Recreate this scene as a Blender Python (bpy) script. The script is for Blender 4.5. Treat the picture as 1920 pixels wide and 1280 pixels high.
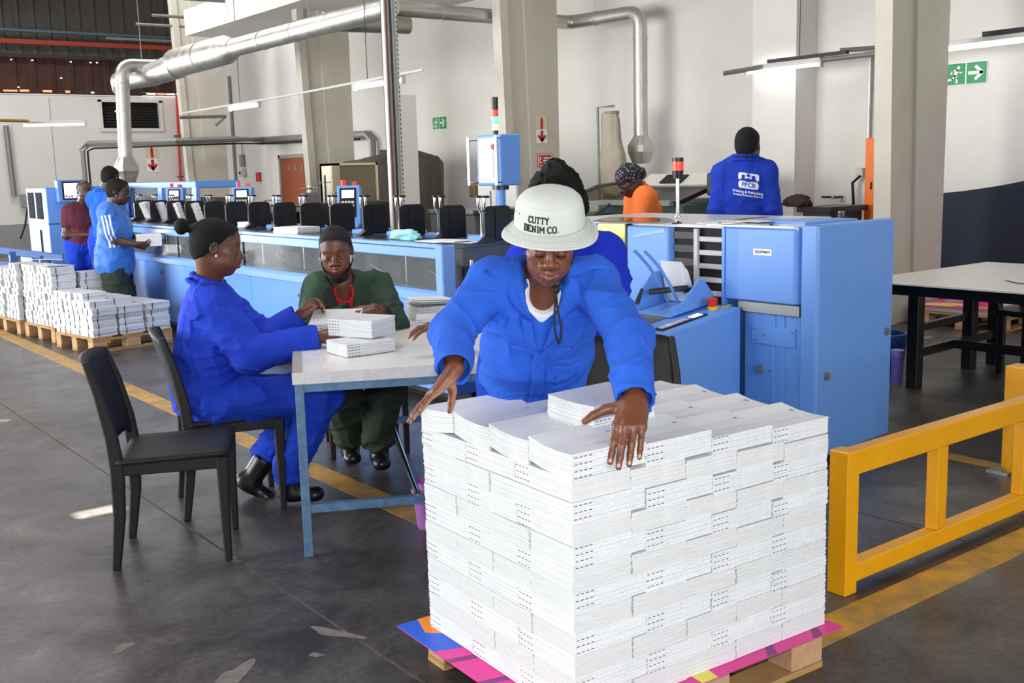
import bpy, math, random
import numpy as np
from math import sin, cos, pi, radians, sqrt, atan2
from mathutils import Vector, Matrix, Euler

random.seed(7)
RNG = np.random.default_rng(7)
SC = bpy.context.scene
COL = SC.collection
for _o in list(bpy.data.objects):
    bpy.data.objects.remove(_o)

# ---------------------------------------------------------------- camera, world, lights, exposure
# world axes: +Y runs along the stitching line towards the far gable, +X towards the long white wall, floor at z = 0
cam_d = bpy.data.cameras.new('camera')
cam_d.sensor_width = 36.0
cam_d.lens = 37.5
cam_d.clip_end = 200
cam = bpy.data.objects.new('camera', cam_d)
COL.objects.link(cam)
_ps, _th, _ro = radians(37.4586), radians(9.115), 0.0268
_fw = Vector((sin(_ps)*cos(_th), cos(_ps)*cos(_th), -sin(_th)))
_r = Vector((cos(_ps), -sin(_ps), 0)); _u = _r.cross(_fw)
_R = cos(_ro)*_r - sin(_ro)*_u; _U = sin(_ro)*_r + cos(_ro)*_u
cam.matrix_world = Matrix(((_R.x, _U.x, -_fw.x, 0), (_R.y, _U.y, -_fw.y, 0), (_R.z, _U.z, -_fw.z, 1.55), (0, 0, 0, 1)))
SC.camera = cam

world = bpy.data.worlds.new('world')
SC.world = world
world.use_nodes = True
world.node_tree.nodes['Background'].inputs[0].default_value = (0.93, 0.96, 1.0, 1)
world.node_tree.nodes['Background'].inputs[1].default_value = 0.85

def area_light(name, loc, rot, sx, sy, power, color=(1, 1, 1), spread=None):
    d = bpy.data.lights.new(name, 'AREA')
    d.shape = 'RECTANGLE'; d.size = sx; d.size_y = sy; d.energy = power; d.color = color
    if spread: d.spread = spread
    o = bpy.data.objects.new(name, d); COL.objects.link(o)
    o.location = loc; o.rotation_euler = rot
    return o
# daylight entering through the roller doors in the far gable (beyond the left edge of the frame) and in the left side wall
area_light('daylight_gable_door', (-1.2, 26.2, 2.1), (radians(-90), 0, 0), 7.5, 4.0, 1400, (0.95, 0.97, 1.0))
area_light('daylight_side_door', (-6.6, 10.5, 2.2), (0, radians(-90), 0), 4.0, 9.0, 1600, (0.96, 0.98, 1.0))
area_light('daylight_front_door', (1.0, -5.6, 2.6), (radians(90), 0, 0), 9.0, 4.4, 380, (1.0, 0.98, 0.95))
area_light('overhead_fill_far', (5.0, 21.5, 7.35), (0, 0, 0), 8.0, 1.2, 380, (0.97, 0.98, 1.0))  # unseen overhead fill, added to brighten the far wall
area_light('overhead_fill_near', (2.0, 6.5, 7.4), (0, 0, 0), 9.0, 1.2, 380, (0.97, 0.98, 1.0))  # unseen overhead fill, added to brighten tabletop, pile top and floor
sun_d = bpy.data.lights.new('sun', 'SUN'); sun_d.energy = 60.0; sun_d.angle = radians(0.3); sun_d.color = (1, 0.93, 0.82)
sun = bpy.data.objects.new('sun', sun_d); COL.objects.link(sun)
sun.rotation_euler = Vector((0.42, -0.30, -1.0)).to_track_quat('-Z', 'Y').to_euler()
# the photographer's flash, just above the camera
fl_d = bpy.data.lights.new('camera_flash', 'SPOT'); fl_d.energy = 205.0; fl_d.shadow_soft_size = 0.05; fl_d.spot_size = radians(95); fl_d.spot_blend = 0.6
fl = bpy.data.objects.new('camera_flash', fl_d); COL.objects.link(fl)
fl.location = (-0.02, -0.02, 1.66)
fl.rotation_euler = Vector((_fw.x, _fw.y, -0.12)).to_track_quat('-Z', 'Y').to_euler()

SC.view_settings.view_transform = 'Standard'
SC.view_settings.look = 'None'
SC.view_settings.gamma = 1.0
SC.view_settings.use_curve_mapping = False
SC.view_settings.exposure = 0.0
try:
    SC.cycles.use_denoising = True
    SC.cycles.max_bounces = 8; SC.cycles.diffuse_bounces = 4; SC.cycles.glossy_bounces = 3
    SC.cycles.transparent_max_bounces = 8; SC.cycles.transmission_bounces = 4
    SC.cycles.caustics_reflective = False; SC.cycles.caustics_refractive = False
    SC.cycles.sample_clamp_indirect = 6.0
except Exception:
    pass

# ---------------------------------------------------------------- materials
def lin(c):
    f = lambda v: v/12.92 if v <= 0.04045 else ((v+0.055)/1.055)**2.4
    return tuple(f(v/255.0) for v in c)
MATS = {}
def mat(name, rgb, rough=0.5, metal=0.0, var=0.0, vscale=6.0, bump=0.0, bscale=80.0, spec=None, emit=None, estr=0.0,
        alpha=None, trans=0.0, coat=0.0, rvar=0.0, var_rgb=None, sheen=0.0, stretch=None, ior=None):
    """procedural principled material; rgb are 0..255 sRGB; var mixes towards var_rgb by noise"""
    if name in MATS: return MATS[name]
    m = bpy.data.materials.new(name); m.use_nodes = True; MATS[name] = m
    nt = m.node_tree; N = nt.nodes; L = nt.links
    b = N['Principled BSDF']
    c = lin(rgb)
    b.inputs['Base Color'].default_value = (*c, 1)
    b.inputs['Roughness'].default_value = rough
    b.inputs['Metallic'].default_value = metal
    if spec is not None: b.inputs['Specular IOR Level'].default_value = spec
    if ior: b.inputs['IOR'].default_value = ior
    if trans: b.inputs['Transmission Weight'].default_value = trans
    if coat: b.inputs['Coat Weight'].default_value = coat; b.inputs['Coat Roughness'].default_value = 0.15
    if sheen: b.inputs['Sheen Weight'].default_value = sheen; b.inputs['Sheen Roughness'].default_value = 0.5
    if alpha is not None: b.inputs['Alpha'].default_value = alpha
    if emit: 
        b.inputs['Emission Color'].default_value = (*lin(emit), 1); b.inputs['Emission Strength'].default_value = estr
    if var or bump or rvar:
        tc = N.new('ShaderNodeTexCoord'); mp = N.new('ShaderNodeMapping')
        L.new(tc.outputs['Object'], mp.inputs[0])
        if stretch: mp.inputs['Scale'].default_value = stretch
    if var:
        n = N.new('ShaderNodeTexNoise'); n.inputs['Scale'].default_value = vscale; n.inputs['Detail'].default_value = 6; n.inputs['Roughness'].default_value = 0.6
        L.new(mp.outputs[0], n.inputs['Vector'])
        r = N.new('ShaderNodeValToRGB'); r.color_ramp.elements[0].position = 0.32; r.color_ramp.elements[1].position = 0.7
        c2 = lin(var_rgb) if var_rgb else tuple(v*0.55 for v in c)
        r.color_ramp.elements[0].color = (*[a*(1-var)+d*var for a, d in zip(c, c2)], 1); r.color_ramp.elements[1].color = (*c, 1)
        L.new(n.outputs['Fac'], r.inputs[0]); L.new(r.outputs[0], b.inputs['Base Color'])
    if rvar:
        n = N.new('ShaderNodeTexNoise'); n.inputs['Scale'].default_value = vscale*1.7; n.inputs['Detail'].default_value = 5
        L.new(mp.outputs[0], n.inputs['Vector'])
        mr = N.new('ShaderNodeMapRange'); mr.inputs['From Min'].default_value = 0.3; mr.inputs['From Max'].default_value = 0.7
        mr.inputs['To Min'].default_value = max(0.03, rough-rvar); mr.inputs['To Max'].default_value = min(1, rough+rvar)
        L.new(n.outputs['Fac'], mr.inputs[0]); L.new(mr.outputs[0], b.inputs['Roughness'])
    if bump:
        n = N.new('ShaderNodeTexNoise'); n.inputs['Scale'].default_value = bscale; n.inputs['Detail'].default_value = 3
        L.new(mp.outputs[0], n.inputs['Vector'])
        bp = N.new('ShaderNodeBump'); bp.inputs['Strength'].default_value = bump; bp.inputs['Distance'].default_value = 0.004
        L.new(n.outputs['Fac'], bp.inputs['Height']); L.new(bp.outputs[0], b.inputs['Normal'])
    return m

def vcol_mat(name, rough=0.5, bump=0.0, bscale=200.0, sheen=0.0, var=0.0, spec=0.5, coat=0.0):
    """base colour read from the mesh's own colour attribute 'Col' (lips, palms, stripes ... as the thing is coloured)"""
    if name in MATS: return MATS[name]
    m = bpy.data.materials.new(name); m.use_nodes = True; MATS[name] = m
    nt = m.node_tree; N = nt.nodes; L = nt.links; b = N['Principled BSDF']
    a = N.new('ShaderNodeAttribute'); a.attribute_name = 'Col'
    L.new(a.outputs['Color'], b.inputs['Base Color'])
    b.inputs['Roughness'].default_value = rough; b.inputs['Specular IOR Level'].default_value = spec
    if sheen: b.inputs['Sheen Weight'].default_value = sheen
    if coat: b.inputs['Coat Weight'].default_value = coat
    tc = N.new('ShaderNodeTexCoord')
    if var:
        n = N.new('ShaderNodeTexNoise'); n.inputs['Scale'].default_value = 14; n.inputs['Detail'].default_value = 5
        L.new(tc.outputs['Object'], n.inputs['Vector'])
        mr = N.new('ShaderNodeMapRange'); mr.inputs['To Min'].default_value = 1-var; mr.inputs['To Max'].default_value = 1+var*0.5
        L.new(n.outputs['Fac'], mr.inputs[0])
        mx = N.new('ShaderNodeVectorMath'); mx.operation = 'SCALE'
        L.new(a.outputs['Color'], mx.inputs[0]); L.new(mr.outputs[0], mx.inputs['Scale']); L.new(mx.outputs[0], b.inputs['Base Color'])
    if bump:
        n = N.new('ShaderNodeTexNoise'); n.inputs['Scale'].default_value = bscale; n.inputs['Detail'].default_value = 3
        L.new(tc.outputs['Object'], n.inputs['Vector'])
        bp = N.new('ShaderNodeBump'); bp.inputs['Strength'].default_value = bump; bp.inputs['Distance'].default_value = 0.002
        L.new(n.outputs['Fac'], bp.inputs['Height']); L.new(bp.outputs[0], b.inputs['Normal'])
    return m

# ---------------------------------------------------------------- mesh building
class MB:
    """collects simple solids; build() links them as ONE mesh object"""
    def __init__(s): s.v = []; s.f = []; s.m = []; s.cur = 0
    def use(s, i): s.cur = i; return s
    def add(s, vs, fs):
        o = len(s.v); s.v += [tuple(map(float, v)) for v in vs]
        s.f += [tuple(o+i for i in f) for f in fs]; s.m += [s.cur]*len(fs); return s
    def box(s, lo, hi, M=None):
        x0, y0, z0 = lo; x1, y1, z1 = hi
        if x1 < x0: x0, x1 = x1, x0
        if y1 < y0: y0, y1 = y1, y0
        if z1 < z0: z0, z1 = z1, z0
        vs = [(x0,y0,z0),(x1,y0,z0),(x1,y1,z0),(x0,y1,z0),(x0,y0,z1),(x1,y0,z1),(x1,y1,z1),(x0,y1,z1)]
        if M is not None: vs = [M @ Vector(v) for v in vs]
        return s.add(vs, [(0,3,2,1),(4,5,6,7),(0,1,5,4),(1,2,6,5),(2,3,7,6),(3,0,4,7)])
    def cbox(s, c, size, M=None):
        h = [v/2 for v in size]; B = Matrix.Translation(c)
        if M is not None: B = B @ M.to_4x4()
        return s.box([-v for v in h], h, B)
    def beam(s, a, b, w, h, up=(0,0,1)):
        a = Vector(a); b = Vector(b); d = (b-a); l = d.length; d.normalize()
        u = Vector(up); r = d.cross(u)
        if r.length < 1e-4: r = d.cross(Vector((1,0,0)))
        r.normalize(); u = r.cross(d)
        vs = [p + sx*r*w/2 + su*u*h/2 for p in (a, b) for sx, su in ((-1,-1),(1,-1),(1,1),(-1,1))]
        return s.add(vs, [(3,2,1,0),(4,5,6,7),(0,1,5,4),(1,2,6,5),(2,3,7,6),(3,0,4,7)])
    def cyl(s, a, b, r0, r1=None, n=16, caps=True):
        return s.tube([a, b], [r0, r0 if r1 is None else r1], n, caps)
    def tube(s, path, r, n=12, caps=True, closed=False):
        P = [Vector(p) for p in path]; k = len(P)
        if not hasattr(r, '__len__'): r = [r]*k
        T = []
        for i in range(k):
            if closed: t = P[(i+1) % k]-P[i-1]
            else: t = P[min(i+1, k-1)]-P[max(i-1, 0)]
            T.append(t.normalized() if t.length > 1e-9 else Vector((0,0,1)))
        u = T[0].orthogonal().normalized(); rings = []
        for i in range(k):
            u = (u - T[i]*u.dot(T[i]))
            u = u.normalized() if u.length > 1e-6 else T[i].orthogonal().normalized()
            w = T[i].cross(u)
            # widen at mitres
            sc = 1.0
            rings.append([P[i] + (cos(2*pi*j/n)*u + sin(2*pi*j/n)*w)*r[i]*sc for j in range(n)])
        vs = [v for q in rings for v in q]; fs = []
        for i in range(k if closed else k-1):
            i2 = (i+1) % k
            for j in range(n):
                j2 = (j+1) % n
                fs.append((i*n+j, i*n+j2, i2*n+j2, i2*n+j))
        if caps and not closed:
            fs.append(tuple(range(n-1, -1, -1))); fs.append(tuple((k-1)*n+j for j in range(n)))
        return s.add(vs, fs)
    def prism(s, poly, lo, hi, axis='z', M=None):
        """extrude a 2-D polygon; axis names the extrusion direction"""
        def p3(p, t):
            if axis == 'z': return (p[0], p[1], t)
            if axis == 'y': return (p[0], t, p[1])
            return (t, p[0], p[1])
        n = len(poly); vs = [p3(p, lo) for p in poly] + [p3(p, hi) for p in poly]
        if M is not None: vs = [M @ Vector(v) for v in vs]
        area = sum(poly[i][0]*poly[(i+1) % n][1]-poly[(i+1) % n][0]*poly[i][1] for i in range(n))
        flip = (area < 0) ^ (axis == 'y') ^ (hi < lo)
        fs = [tuple(range(n-1, -1, -1)), tuple(range(n, 2*n))] + [(i, (i+1) % n, n+(i+1) % n, n+i) for i in range(n)]
        if flip: fs = [tuple(reversed(f)) for f in fs]
        return s.add(vs, fs)
    def lathe(s, prof, c=(0,0,0), n=24, M=None, cap=True):
        """revolve (r,z) pairs around z"""
        vs = []; fs = []; k = len(prof)
        for r, z in prof:
            for j in range(n):
                v = Vector((r*cos(2*pi*j/n), r*sin(2*pi*j/n), z))
                if M is not None: v = M @ v
                vs.append(v + Vector(c))
        for i in range(k-1):
            for j in range(n):
                j2 = (j+1) % n
                fs.append((i*n+j, i*n+j2, (i+1)*n+j2, (i+1)*n+j))
        if cap:
            fs.append(tuple(range(n-1, -1, -1))); fs.append(tuple((k-1)*n+j for j in range(n)))
        return s.add(vs, fs)
    def ball(s, c, r, n=12, m=8, sc=(1,1,1)):
        prof = [(max(1e-4, r*sin(pi*i/m)), -r*cos(pi*i/m)) for i in range(m+1)]
        vs0 = len(s.v); s.lathe(prof, (0,0,0), n)
        for i in range(vs0, len(s.v)):
            v = s.v[i]; s.v[i] = (v[0]*sc[0]+c[0], v[1]*sc[1]+c[1], v[2]*sc[2]+c[2])
        return s
    def grid(s, fn, nu, nv, flip=False):
        vs = [fn(i/nu, j/nv) for j in range(nv+1) for i in range(nu+1)]
        fs = []
        for j in range(nv):
            for i in range(nu):
                a = j*(nu+1)+i; q = (a, a+1, a+nu+2, a+nu+1)
                fs.append(q[::-1] if flip else q)
        return s.add(vs, fs)
    def build(s, name, mats, parent=None, smooth=False, bevel=0.0, seg=1, wn=False, world=True, solid=0.0, sub=0):
        if not isinstance(mats, (list, tuple)): mats = [mats]
        me = bpy.data.meshes.new(name)
        off = Vector((0,0,0))
        o = bpy.data.objects.new(name, me); COL.objects.link(o)
        vs = s.v
        if parent is not None:
            o.parent = parent
            if world:
                top = parent
                W = Matrix.Identity(4)
                chain = []
                while top is not None: chain.append(top); top = top.parent
                for q in reversed(chain): W = W @ (Matrix.Translation(q.location) @ q.rotation_euler.to_matrix().to_4x4())
                Wi = W.inverted(); vs = [tuple(Wi @ Vector(v)) for v in vs]
        me.from_pydata(vs, [], s.f)
        for q in mats: me.materials.append(q)
        if len(mats) > 1: me.polygons.foreach_set('material_index', s.m)
        if smooth: me.polygons.foreach_set('use_smooth', [True]*len(me.polygons))
        me.update()
        if smooth and smooth != 'all':
            try: me.set_sharp_from_angle(angle=radians(40))
            except Exception: pass
        if solid:
            md = o.modifiers.new('solid', 'SOLIDIFY'); md.thickness = solid; md.offset = 0
        if sub:
            md = o.modifiers.new('sub', 'SUBSURF'); md.levels = sub; md.render_levels = sub
        if bevel:
            md = o.modifiers.new('bevel', 'BEVEL'); md.width = bevel; md.segments = seg; md.limit_method = 'ANGLE'; md.angle_limit = radians(35)
        return o

def tag(o, label=None, cat=None, group=None, kind=None):
    if label: o['label'] = label
    if cat: o['category'] = cat
    if group: o['group'] = group
    if kind: o['kind'] = kind
    return o
def thing(name, label, cat, loc=(0,0,0), rz=0.0, group=None, kind=None):
    o = bpy.data.objects.new(name, None); COL.objects.link(o)
    o.empty_display_size = 0.1
    o.location = loc; o.rotation_euler = (0, 0, rz)
    return tag(o, label, cat, group, kind)
def children(o): return [c for c in bpy.data.objects if c.parent == o]
KIDS = {}
def copy_tree(o, parent=None, kids=None):
    c = o.copy(); COL.objects.link(c); c.parent = parent
    for ch in children(o): copy_tree(ch, c)
    return c
def struct(o, label=None, cat=None): 
    o['kind'] = 'structure'
    if label: o['label'] = label
    if cat: o['category'] = cat
    return o

def text_mesh(name, body, size, mats, parent, M, depth=0.002, bold=0.0, align='CENTER', spacing=1.0):
    cu = bpy.data.curves.new('tmp_text', 'FONT'); cu.body = body; cu.size = size; cu.extrude = depth/2; cu.offset = bold
    cu.align_x = align; cu.align_y = 'CENTER'; cu.space_character = spacing; cu.resolution_u = 3
    to = bpy.data.objects.new('tmp_text', cu); COL.objects.link(to)
    dg = bpy.context.evaluated_depsgraph_get(); me = bpy.data.meshes.new_from_object(to.evaluated_get(dg))
    bpy.data.objects.remove(to); bpy.data.curves.remove(cu)
    me.name = name; me.transform(M)
    me.materials.clear(); me.materials.append(mats)
    o = bpy.data.objects.new(name, me); COL.objects.link(o)
    if parent is not None: o.parent = parent
    return o
def frame(o, x, y, z=None):
    """4x4 with given local x and y axes at origin o"""
    x = Vector(x).normalized(); y = Vector(y); y = (y - x*y.dot(x)).normalized(); z = x.cross(y)
    return Matrix(((x.x,y.x,z.x,o[0]),(x.y,y.y,z.y,o[1]),(x.z,y.z,z.z,o[2]),(0,0,0,1)))

M_WHITE = mat('white_wall_paint', (226,223,218), 0.75, var=0.25, vscale=1.2, var_rgb=(190,186,178), bump=0.08, bscale=40)
M_CREAM = mat('cream_column_paint', (205,200,188), 0.7, var=0.3, vscale=2.0, var_rgb=(170,160,140))
M_BLUE = mat('machine_blue_paint', (104,156,232), 0.38, var=0.12, vscale=3.0, var_rgb=(90,140,215), bump=0.03, bscale=300)
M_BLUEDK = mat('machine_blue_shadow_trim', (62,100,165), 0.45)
M_FRAME = mat('worn_blue_frame_paint', (104,146,184), 0.45, var=0.6, vscale=25, var_rgb=(58,78,96), bump=0.1, bscale=60)
M_BLACK = mat('black_plastic', (19,19,21), 0.32, bump=0.05, bscale=250)
M_CHAIR = mat('charcoal_chair_plastic', (34,34,35), 0.56, spec=.3, var=0.2, vscale=8, bump=0.12, bscale=420)
M_CHROME = mat('polished_chrome', (220,222,225), 0.12, 1.0)
M_STEEL = mat('brushed_steel', (160,160,158), 0.48, 0.9)
M_GALV = mat('galvanised_duct', (205,204,198), 0.42, 0.85, var=0.3, vscale=4, var_rgb=(160,156,148), rvar=0.1)
M_DKSTEEL = mat('dark_steel', (58,58,60), 0.45, 0.8)
M_YEL = mat('safety_yellow_paint', (232,164,6), 0.35, var=0.25, vscale=9, var_rgb=(190,125,10), bump=0.06, bscale=30)
M_WOOD = mat('pallet_pine', (190,150,95), 0.8, var=0.6, vscale=5, var_rgb=(120,88,52), bump=0.5, bscale=30, stretch=(1,1,9))
M_WOODB = mat('pallet_chip_block', (196,158,122), 0.85, var=0.5, vscale=30, var_rgb=(160,120,85), bump=0.4, bscale=80)
M_PAPER = mat('white_paper', (230,231,232), 0.55)
M_PAPER2 = mat('paper_edges', (226,228,230), 0.75, var=0.5, vscale=60, var_rgb=(176,180,186), stretch=(0.3,0.3,12))
M_INK = mat('black_ink', (25,25,30), 0.6)
M_RED = mat('red_plastic', (205,38,32), 0.35)
M_GREY = mat('grey_paint', (140,142,142), 0.5)
M_LTGREY = mat('light_grey_plastic', (190,192,194), 0.45)
M_DKGLASS = mat('smoked_acrylic', (120,125,130), 0.06, alpha=0.38, spec=0.8)
M_RUBBER = mat('black_rubber', (14,14,14), 0.7)
M_ORANGE = mat('orange_paint', (238,118,38), 0.4)
# ================================================================ THE SETTING
def floor_material():
    m = bpy.data.materials.new('worn_concrete'); m.use_nodes = True
    nt = m.node_tree; N = nt.nodes; L = nt.links; b = N['Principled BSDF']
    tc = N.new('ShaderNodeTexCoord')
    def noise(sc, det, rough=0.6, dist=0.0):
        n = N.new('ShaderNodeTexNoise'); n.inputs['Scale'].default_value = sc; n.inputs['Detail'].default_value = det
        n.inputs['Roughness'].default_value = rough; n.inputs['Distortion'].default_value = dist
        L.new(tc.outputs['Object'], n.inputs['Vector']); return n.outputs['Fac']
    def ramp(src, stops):
        r = N.new('ShaderNodeValToRGB'); e = r.color_ramp.elements
        e[0].position, e[0].color = stops[0][0], (*lin(stops[0][1]), 1)
        e[1].position, e[1].color = stops[-1][0], (*lin(stops[-1][1]), 1)
        for p, c in stops[1:-1]:
            q = e.new(p); q.color = (*lin(c), 1)
        L.new(src, r.inputs[0]); return r.outputs[0]
    def mix(a, bb, fac, mode='MULTIPLY'):
        x = N.new('ShaderNodeMix'); x.data_type = 'RGBA'; x.blend_type = mode
        x.inputs['Factor'].default_value = fac if not hasattr(fac, 'node') else 1
        if hasattr(fac, 'node'): L.new(fac, x.inputs['Factor'])
        L.new(a, x.inputs['A']); L.new(bb, x.inputs['B']); return x.outputs['Result']
    base = ramp(noise(0.55, 8, 0.65, 0.6), [(0.3, (80,77,74)), (0.5, (103,99,96)), (0.72, (124,119,115))])
    blot = ramp(noise(2.6, 7, 0.7, 1.2), [(0.33, (140,136,132)), (0.62, (255,255,255))])
    fine = ramp(noise(38, 5, 0.7), [(0.3, (170,170,170)), (0.7, (255,255,255))])
    c = mix(base, blot, 0.9); c = mix(c, fine, 1.0)
    scr = ramp(noise(9, 10, 0.8, 2.5), [(0.60, (0,0,0)), (0.70, (255,255,255))])
    w = N.new('ShaderNodeRGB'); w.outputs[0].default_value = (*lin((158,152,146)), 1)
    s2 = N.new('ShaderNodeMath'); s2.operation = 'MULTIPLY'; s2.inputs[1].default_value = 0.5; L.new(scr, s2.inputs[0])
    c = mix(c, w.outputs[0], s2.outputs[0], 'MIX')
    L.new(c, b.inputs['Base Color'])
    mr = N.new('ShaderNodeMapRange'); mr.inputs['From Min'].default_value = 0.3; mr.inputs['From Max'].default_value = 0.7
    mr.inputs['To Min'].default_value = 0.26; mr.inputs['To Max'].default_value = 0.5
    L.new(noise(1.8, 6), mr.inputs[0]); L.new(mr.outputs[0], b.inputs['Roughness'])
    bp = N.new('ShaderNodeBump'); bp.inputs['Strength'].default_value = 0.12; bp.inputs['Distance'].default_value = 0.004
    L.new(noise(22, 6), bp.inputs['Height']); L.new(bp.outputs[0], b.inputs['Normal'])
    return m
M_FLOOR = floor_material()
b = MB()
# slab cast in bays; the saw-cut joints between the bays are real gaps
JX = [-7, 1.635, 4.0, 11.2]
for i in range(3):
    b.box((JX[i] + (0.006 if i else 0), -7, -0.25), (JX[i+1] - 0.006, 27, 0))
struct(b.build('floor', M_FLOOR))
M_JOINT = mat('dirty_joint_filler', (78,74,68), 0.9, var=0.5, vscale=20, var_rgb=(150,140,120))
for k, x in enumerate((1.635, 4.0)):
    struct(MB().box((x-0.006, -7, -0.2), (x+0.006, 27, -0.004)).build('floor_joint', M_JOINT))
def ragged(cx, cy, rx, ry, seed, n=26, rz=0.0, wob=0.35):
    r = random.Random(seed); ph = [r.uniform(0, 6.28) for _ in range(5)]; am = [r.uniform(0.2, 1)*wob/(k+1) for k in range(5)]
    out = []
    for i in range(n):
        a = 2*pi*i/n; q = 1+sum(am[k]*sin((k+2)*a+ph[k]) for k in range(5))
        x, y = rx*q*cos(a), ry*q*sin(a)
        out.append((cx+x*cos(rz)-y*sin(rz), cy+x*sin(rz)+y*cos(rz)))
    return out
M_PATCH = mat('bare_cement_patch', (122,116,110), 0.85, var=0.95, vscale=26, var_rgb=(92,88,84))
for k, (x, y, rx, ry, a) in enumerate(((1.86,2.93,.045,.036,.4), (1.60,3.13,.085,.028,-1.1), (1.47,3.02,.020,.016,0), (1.16,3.02,.05,.12,-.8), (4.12,2.42,.05,.16,.2), (1.0,3.5,.018,.05,-.9), (3.98,2.0,.06,.10,0.3), (1.62,4.05,.05,.022,-1.0))):
    struct(MB().prism(ragged(x, y, rx, ry, k+3, rz=a, wob=.42, n=40), 0.0, 0.0012).build('floor_patch', M_PATCH))
M_LINE = mat('worn_yellow_floor_paint', (206,152,38), 0.5, var=0.95, vscale=7, var_rgb=(128,110,70), bump=0.05)
struct(MB().box((2.43, 3.2, 0), (2.57, 21, 0.0015)).build('floor_marking', M_LINE))
struct(MB().box((2.4, 1.98, 0), (9.5, 2.13, 0.0015)).build('floor_marking', M_LINE))
struct(MB().box((5.08, 2.62, 0), (5.19, 3.0, 0.0015)).build('floor_marking', M_LINE))
struct(MB().box((6.3, 5.1, 0), (8.6, 5.16, 0.0015)).build('floor_marking', mat('worn_white_floor_paint', (150,146,140), 0.6, var=0.8, vscale=6, var_rgb=(110,106,100))))

struct(MB().box((11, -7, 0), (11.25, 26.85, 8)).build('wall_right', M_WHITE))
# far gable: masonry with a louvred window and a roller-door opening (outside the frame on the left)
b = MB()
b.box((2.6, 26.6, 0), (8.19, 26.85, 3.56)); b.box((9.61, 26.6, 0), (11, 26.85, 3.56))
b.box((8.19, 26.6, 0), (9.61, 26.85, 2.81)); b.box((8.19, 26.6, 3.43), (9.61, 26.85, 3.56)); b.box((-7, 26.6, 0), (-5.0, 26.85, 3.56))
struct(b.build('wall_back', M_WHITE))
struct(MB().box((2.6, 26.585, 0), (11, 26.6, 0.62)).build('baseboard_back', mat('grey_dado_paint', (150,150,150), 0.7, var=0.3, vscale=3)))
struct(MB().box((7.02, 26.592, 0.62), (7.035, 26.6, 3.5)).build('trim_1', mat('wall_joint_grey', (165,162,158), 0.8)))  # thin grey strip marking a joint in the far wall
w = struct(MB().box((8.19, 26.6, 2.77), (9.61, 26.66, 2.81)).box((8.13, 26.56, 2.76), (8.21, 26.66, 3.47)).box((9.59, 26.56, 2.76), (9.67, 26.66, 3.47)).box((8.13, 26.56, 3.42), (9.67, 26.66, 3.49)).box((8.13, 26.54, 2.73), (9.67, 26.66, 2.80)).build('window_1', M_WHITE))
M_LOUV = mat('dark_louvre_blade', (44,42,42), 0.5)
for i in range(9):
    z = 2.83+i*0.068
    MB().beam((8.21, 26.70, z), (9.59, 26.70, z), 0.075, 0.006, up=(0, -0.75, 0.65)).build('louvre_blade', M_LOUV, w)
struct(MB().box((8.19, 26.8, 2.8), (9.61, 26.84, 3.45)).build('window_backing', mat('window_dark_void', (28,27,27), 0.9)))
# corrugated gable cladding
def corrugated(name, z0, z1, y, m, x0=-7, x1=11.2, pitch=0.34, amp=0.05):
    pr = []; x = x0
    while x < x1:
        pr += [(x, y), (x+pitch*.55, y), (x+pitch*.65, y-amp), (x+pitch*.9, y-amp)]; x += pitch
    vs = [(px, py, z0) for px, py in pr]+[(px, py, z1) for px, py in pr]; n = len(pr)
    bb = MB().add(vs, [(i, i+1, n+i+1, n+i) for i in range(n-1)])
    return struct(bb.build(name, m, solid=0.004))
corrugated('wall_gable_cladding', 4.36, 9.0, 26.78, mat('weathered_grey_sheeting', (74,71,68), 0.6, var=0.4, vscale=1.5))
corrugated('wall_gable_rusted_band', 3.60, 4.40, 26.72, mat('rusted_sheeting', (72,40,29), 0.8, var=0.8, vscale=3, var_rgb=(44,27,22)), pitch=0.42, amp=0.03)
struct(MB().beam((-7, 26.55, 4.69), (11, 26.55, 4.74), 0.09, 0.10).build('beam_red_girt', mat('red_oxide_steel', (150,48,30), 0.6)))
struct(MB().beam((-7, 26.5, 4.95), (11, 26.5, 4.98), 0.06, 0.06).build('beam_blue_girt', mat('blue_grey_pipe', (70,90,100), 0.5)))
struct(MB().box((-7, 26.5, 4.38), (11, 26.6, 4.46)).build('beam_gable_flashing', mat('dark_flashing', (46,34,30), 0.7)))
struct(MB().box((-7, 26.55, 3.58), (9.2, 26.68, 3.61)).box((9.2, 26.55, 3.66), (11, 26.68, 3.68)).build('beam_wall_plate', mat('dark_flashing', (46,34,30), 0.7)))
# chinks of daylight under the rusted sheeting: lit gaps in the wall
M_CHINK = mat('daylight_gap', (255,250,240), 0.5, emit=(255,244,230), estr=5.0)
M_CHINKR = mat('daylight_gap_red', (255,120,80), 0.5, emit=(255,130,90), estr=2.2)
cr = random.Random(4)
gap = thing('wall_daylight_gap', None, None, (8, 26.6, 3.6), kind='structure')
for k, (x0, x1, mm) in enumerate(((9.55,9.78,1),(9.80,10.0,0),(10.05,10.32,0),(9.30,9.52,0),(7.98,8.05,0),(6.05,6.35,1),(6.4,6.6,1),(6.9,7.1,1),(7.4,7.5,1),(5.8,5.95,0))):
    MB().box((x0, 26.54, 3.615), (x1, 26.548, 3.615+cr.uniform(.025,.05))).build('gap', (M_CHINK, M_CHINKR)[mm], gap)
for x, z in ((6.3,4.33),(6.75,4.33),(7.6,4.33),(8.05,4.33),(8.2,4.33),(7.35,3.95),(6.4,3.72)):
    MB().cbox((x, 26.62, z), (.035,.01,.02)).build('gap', M_CHINK, gap)
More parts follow.
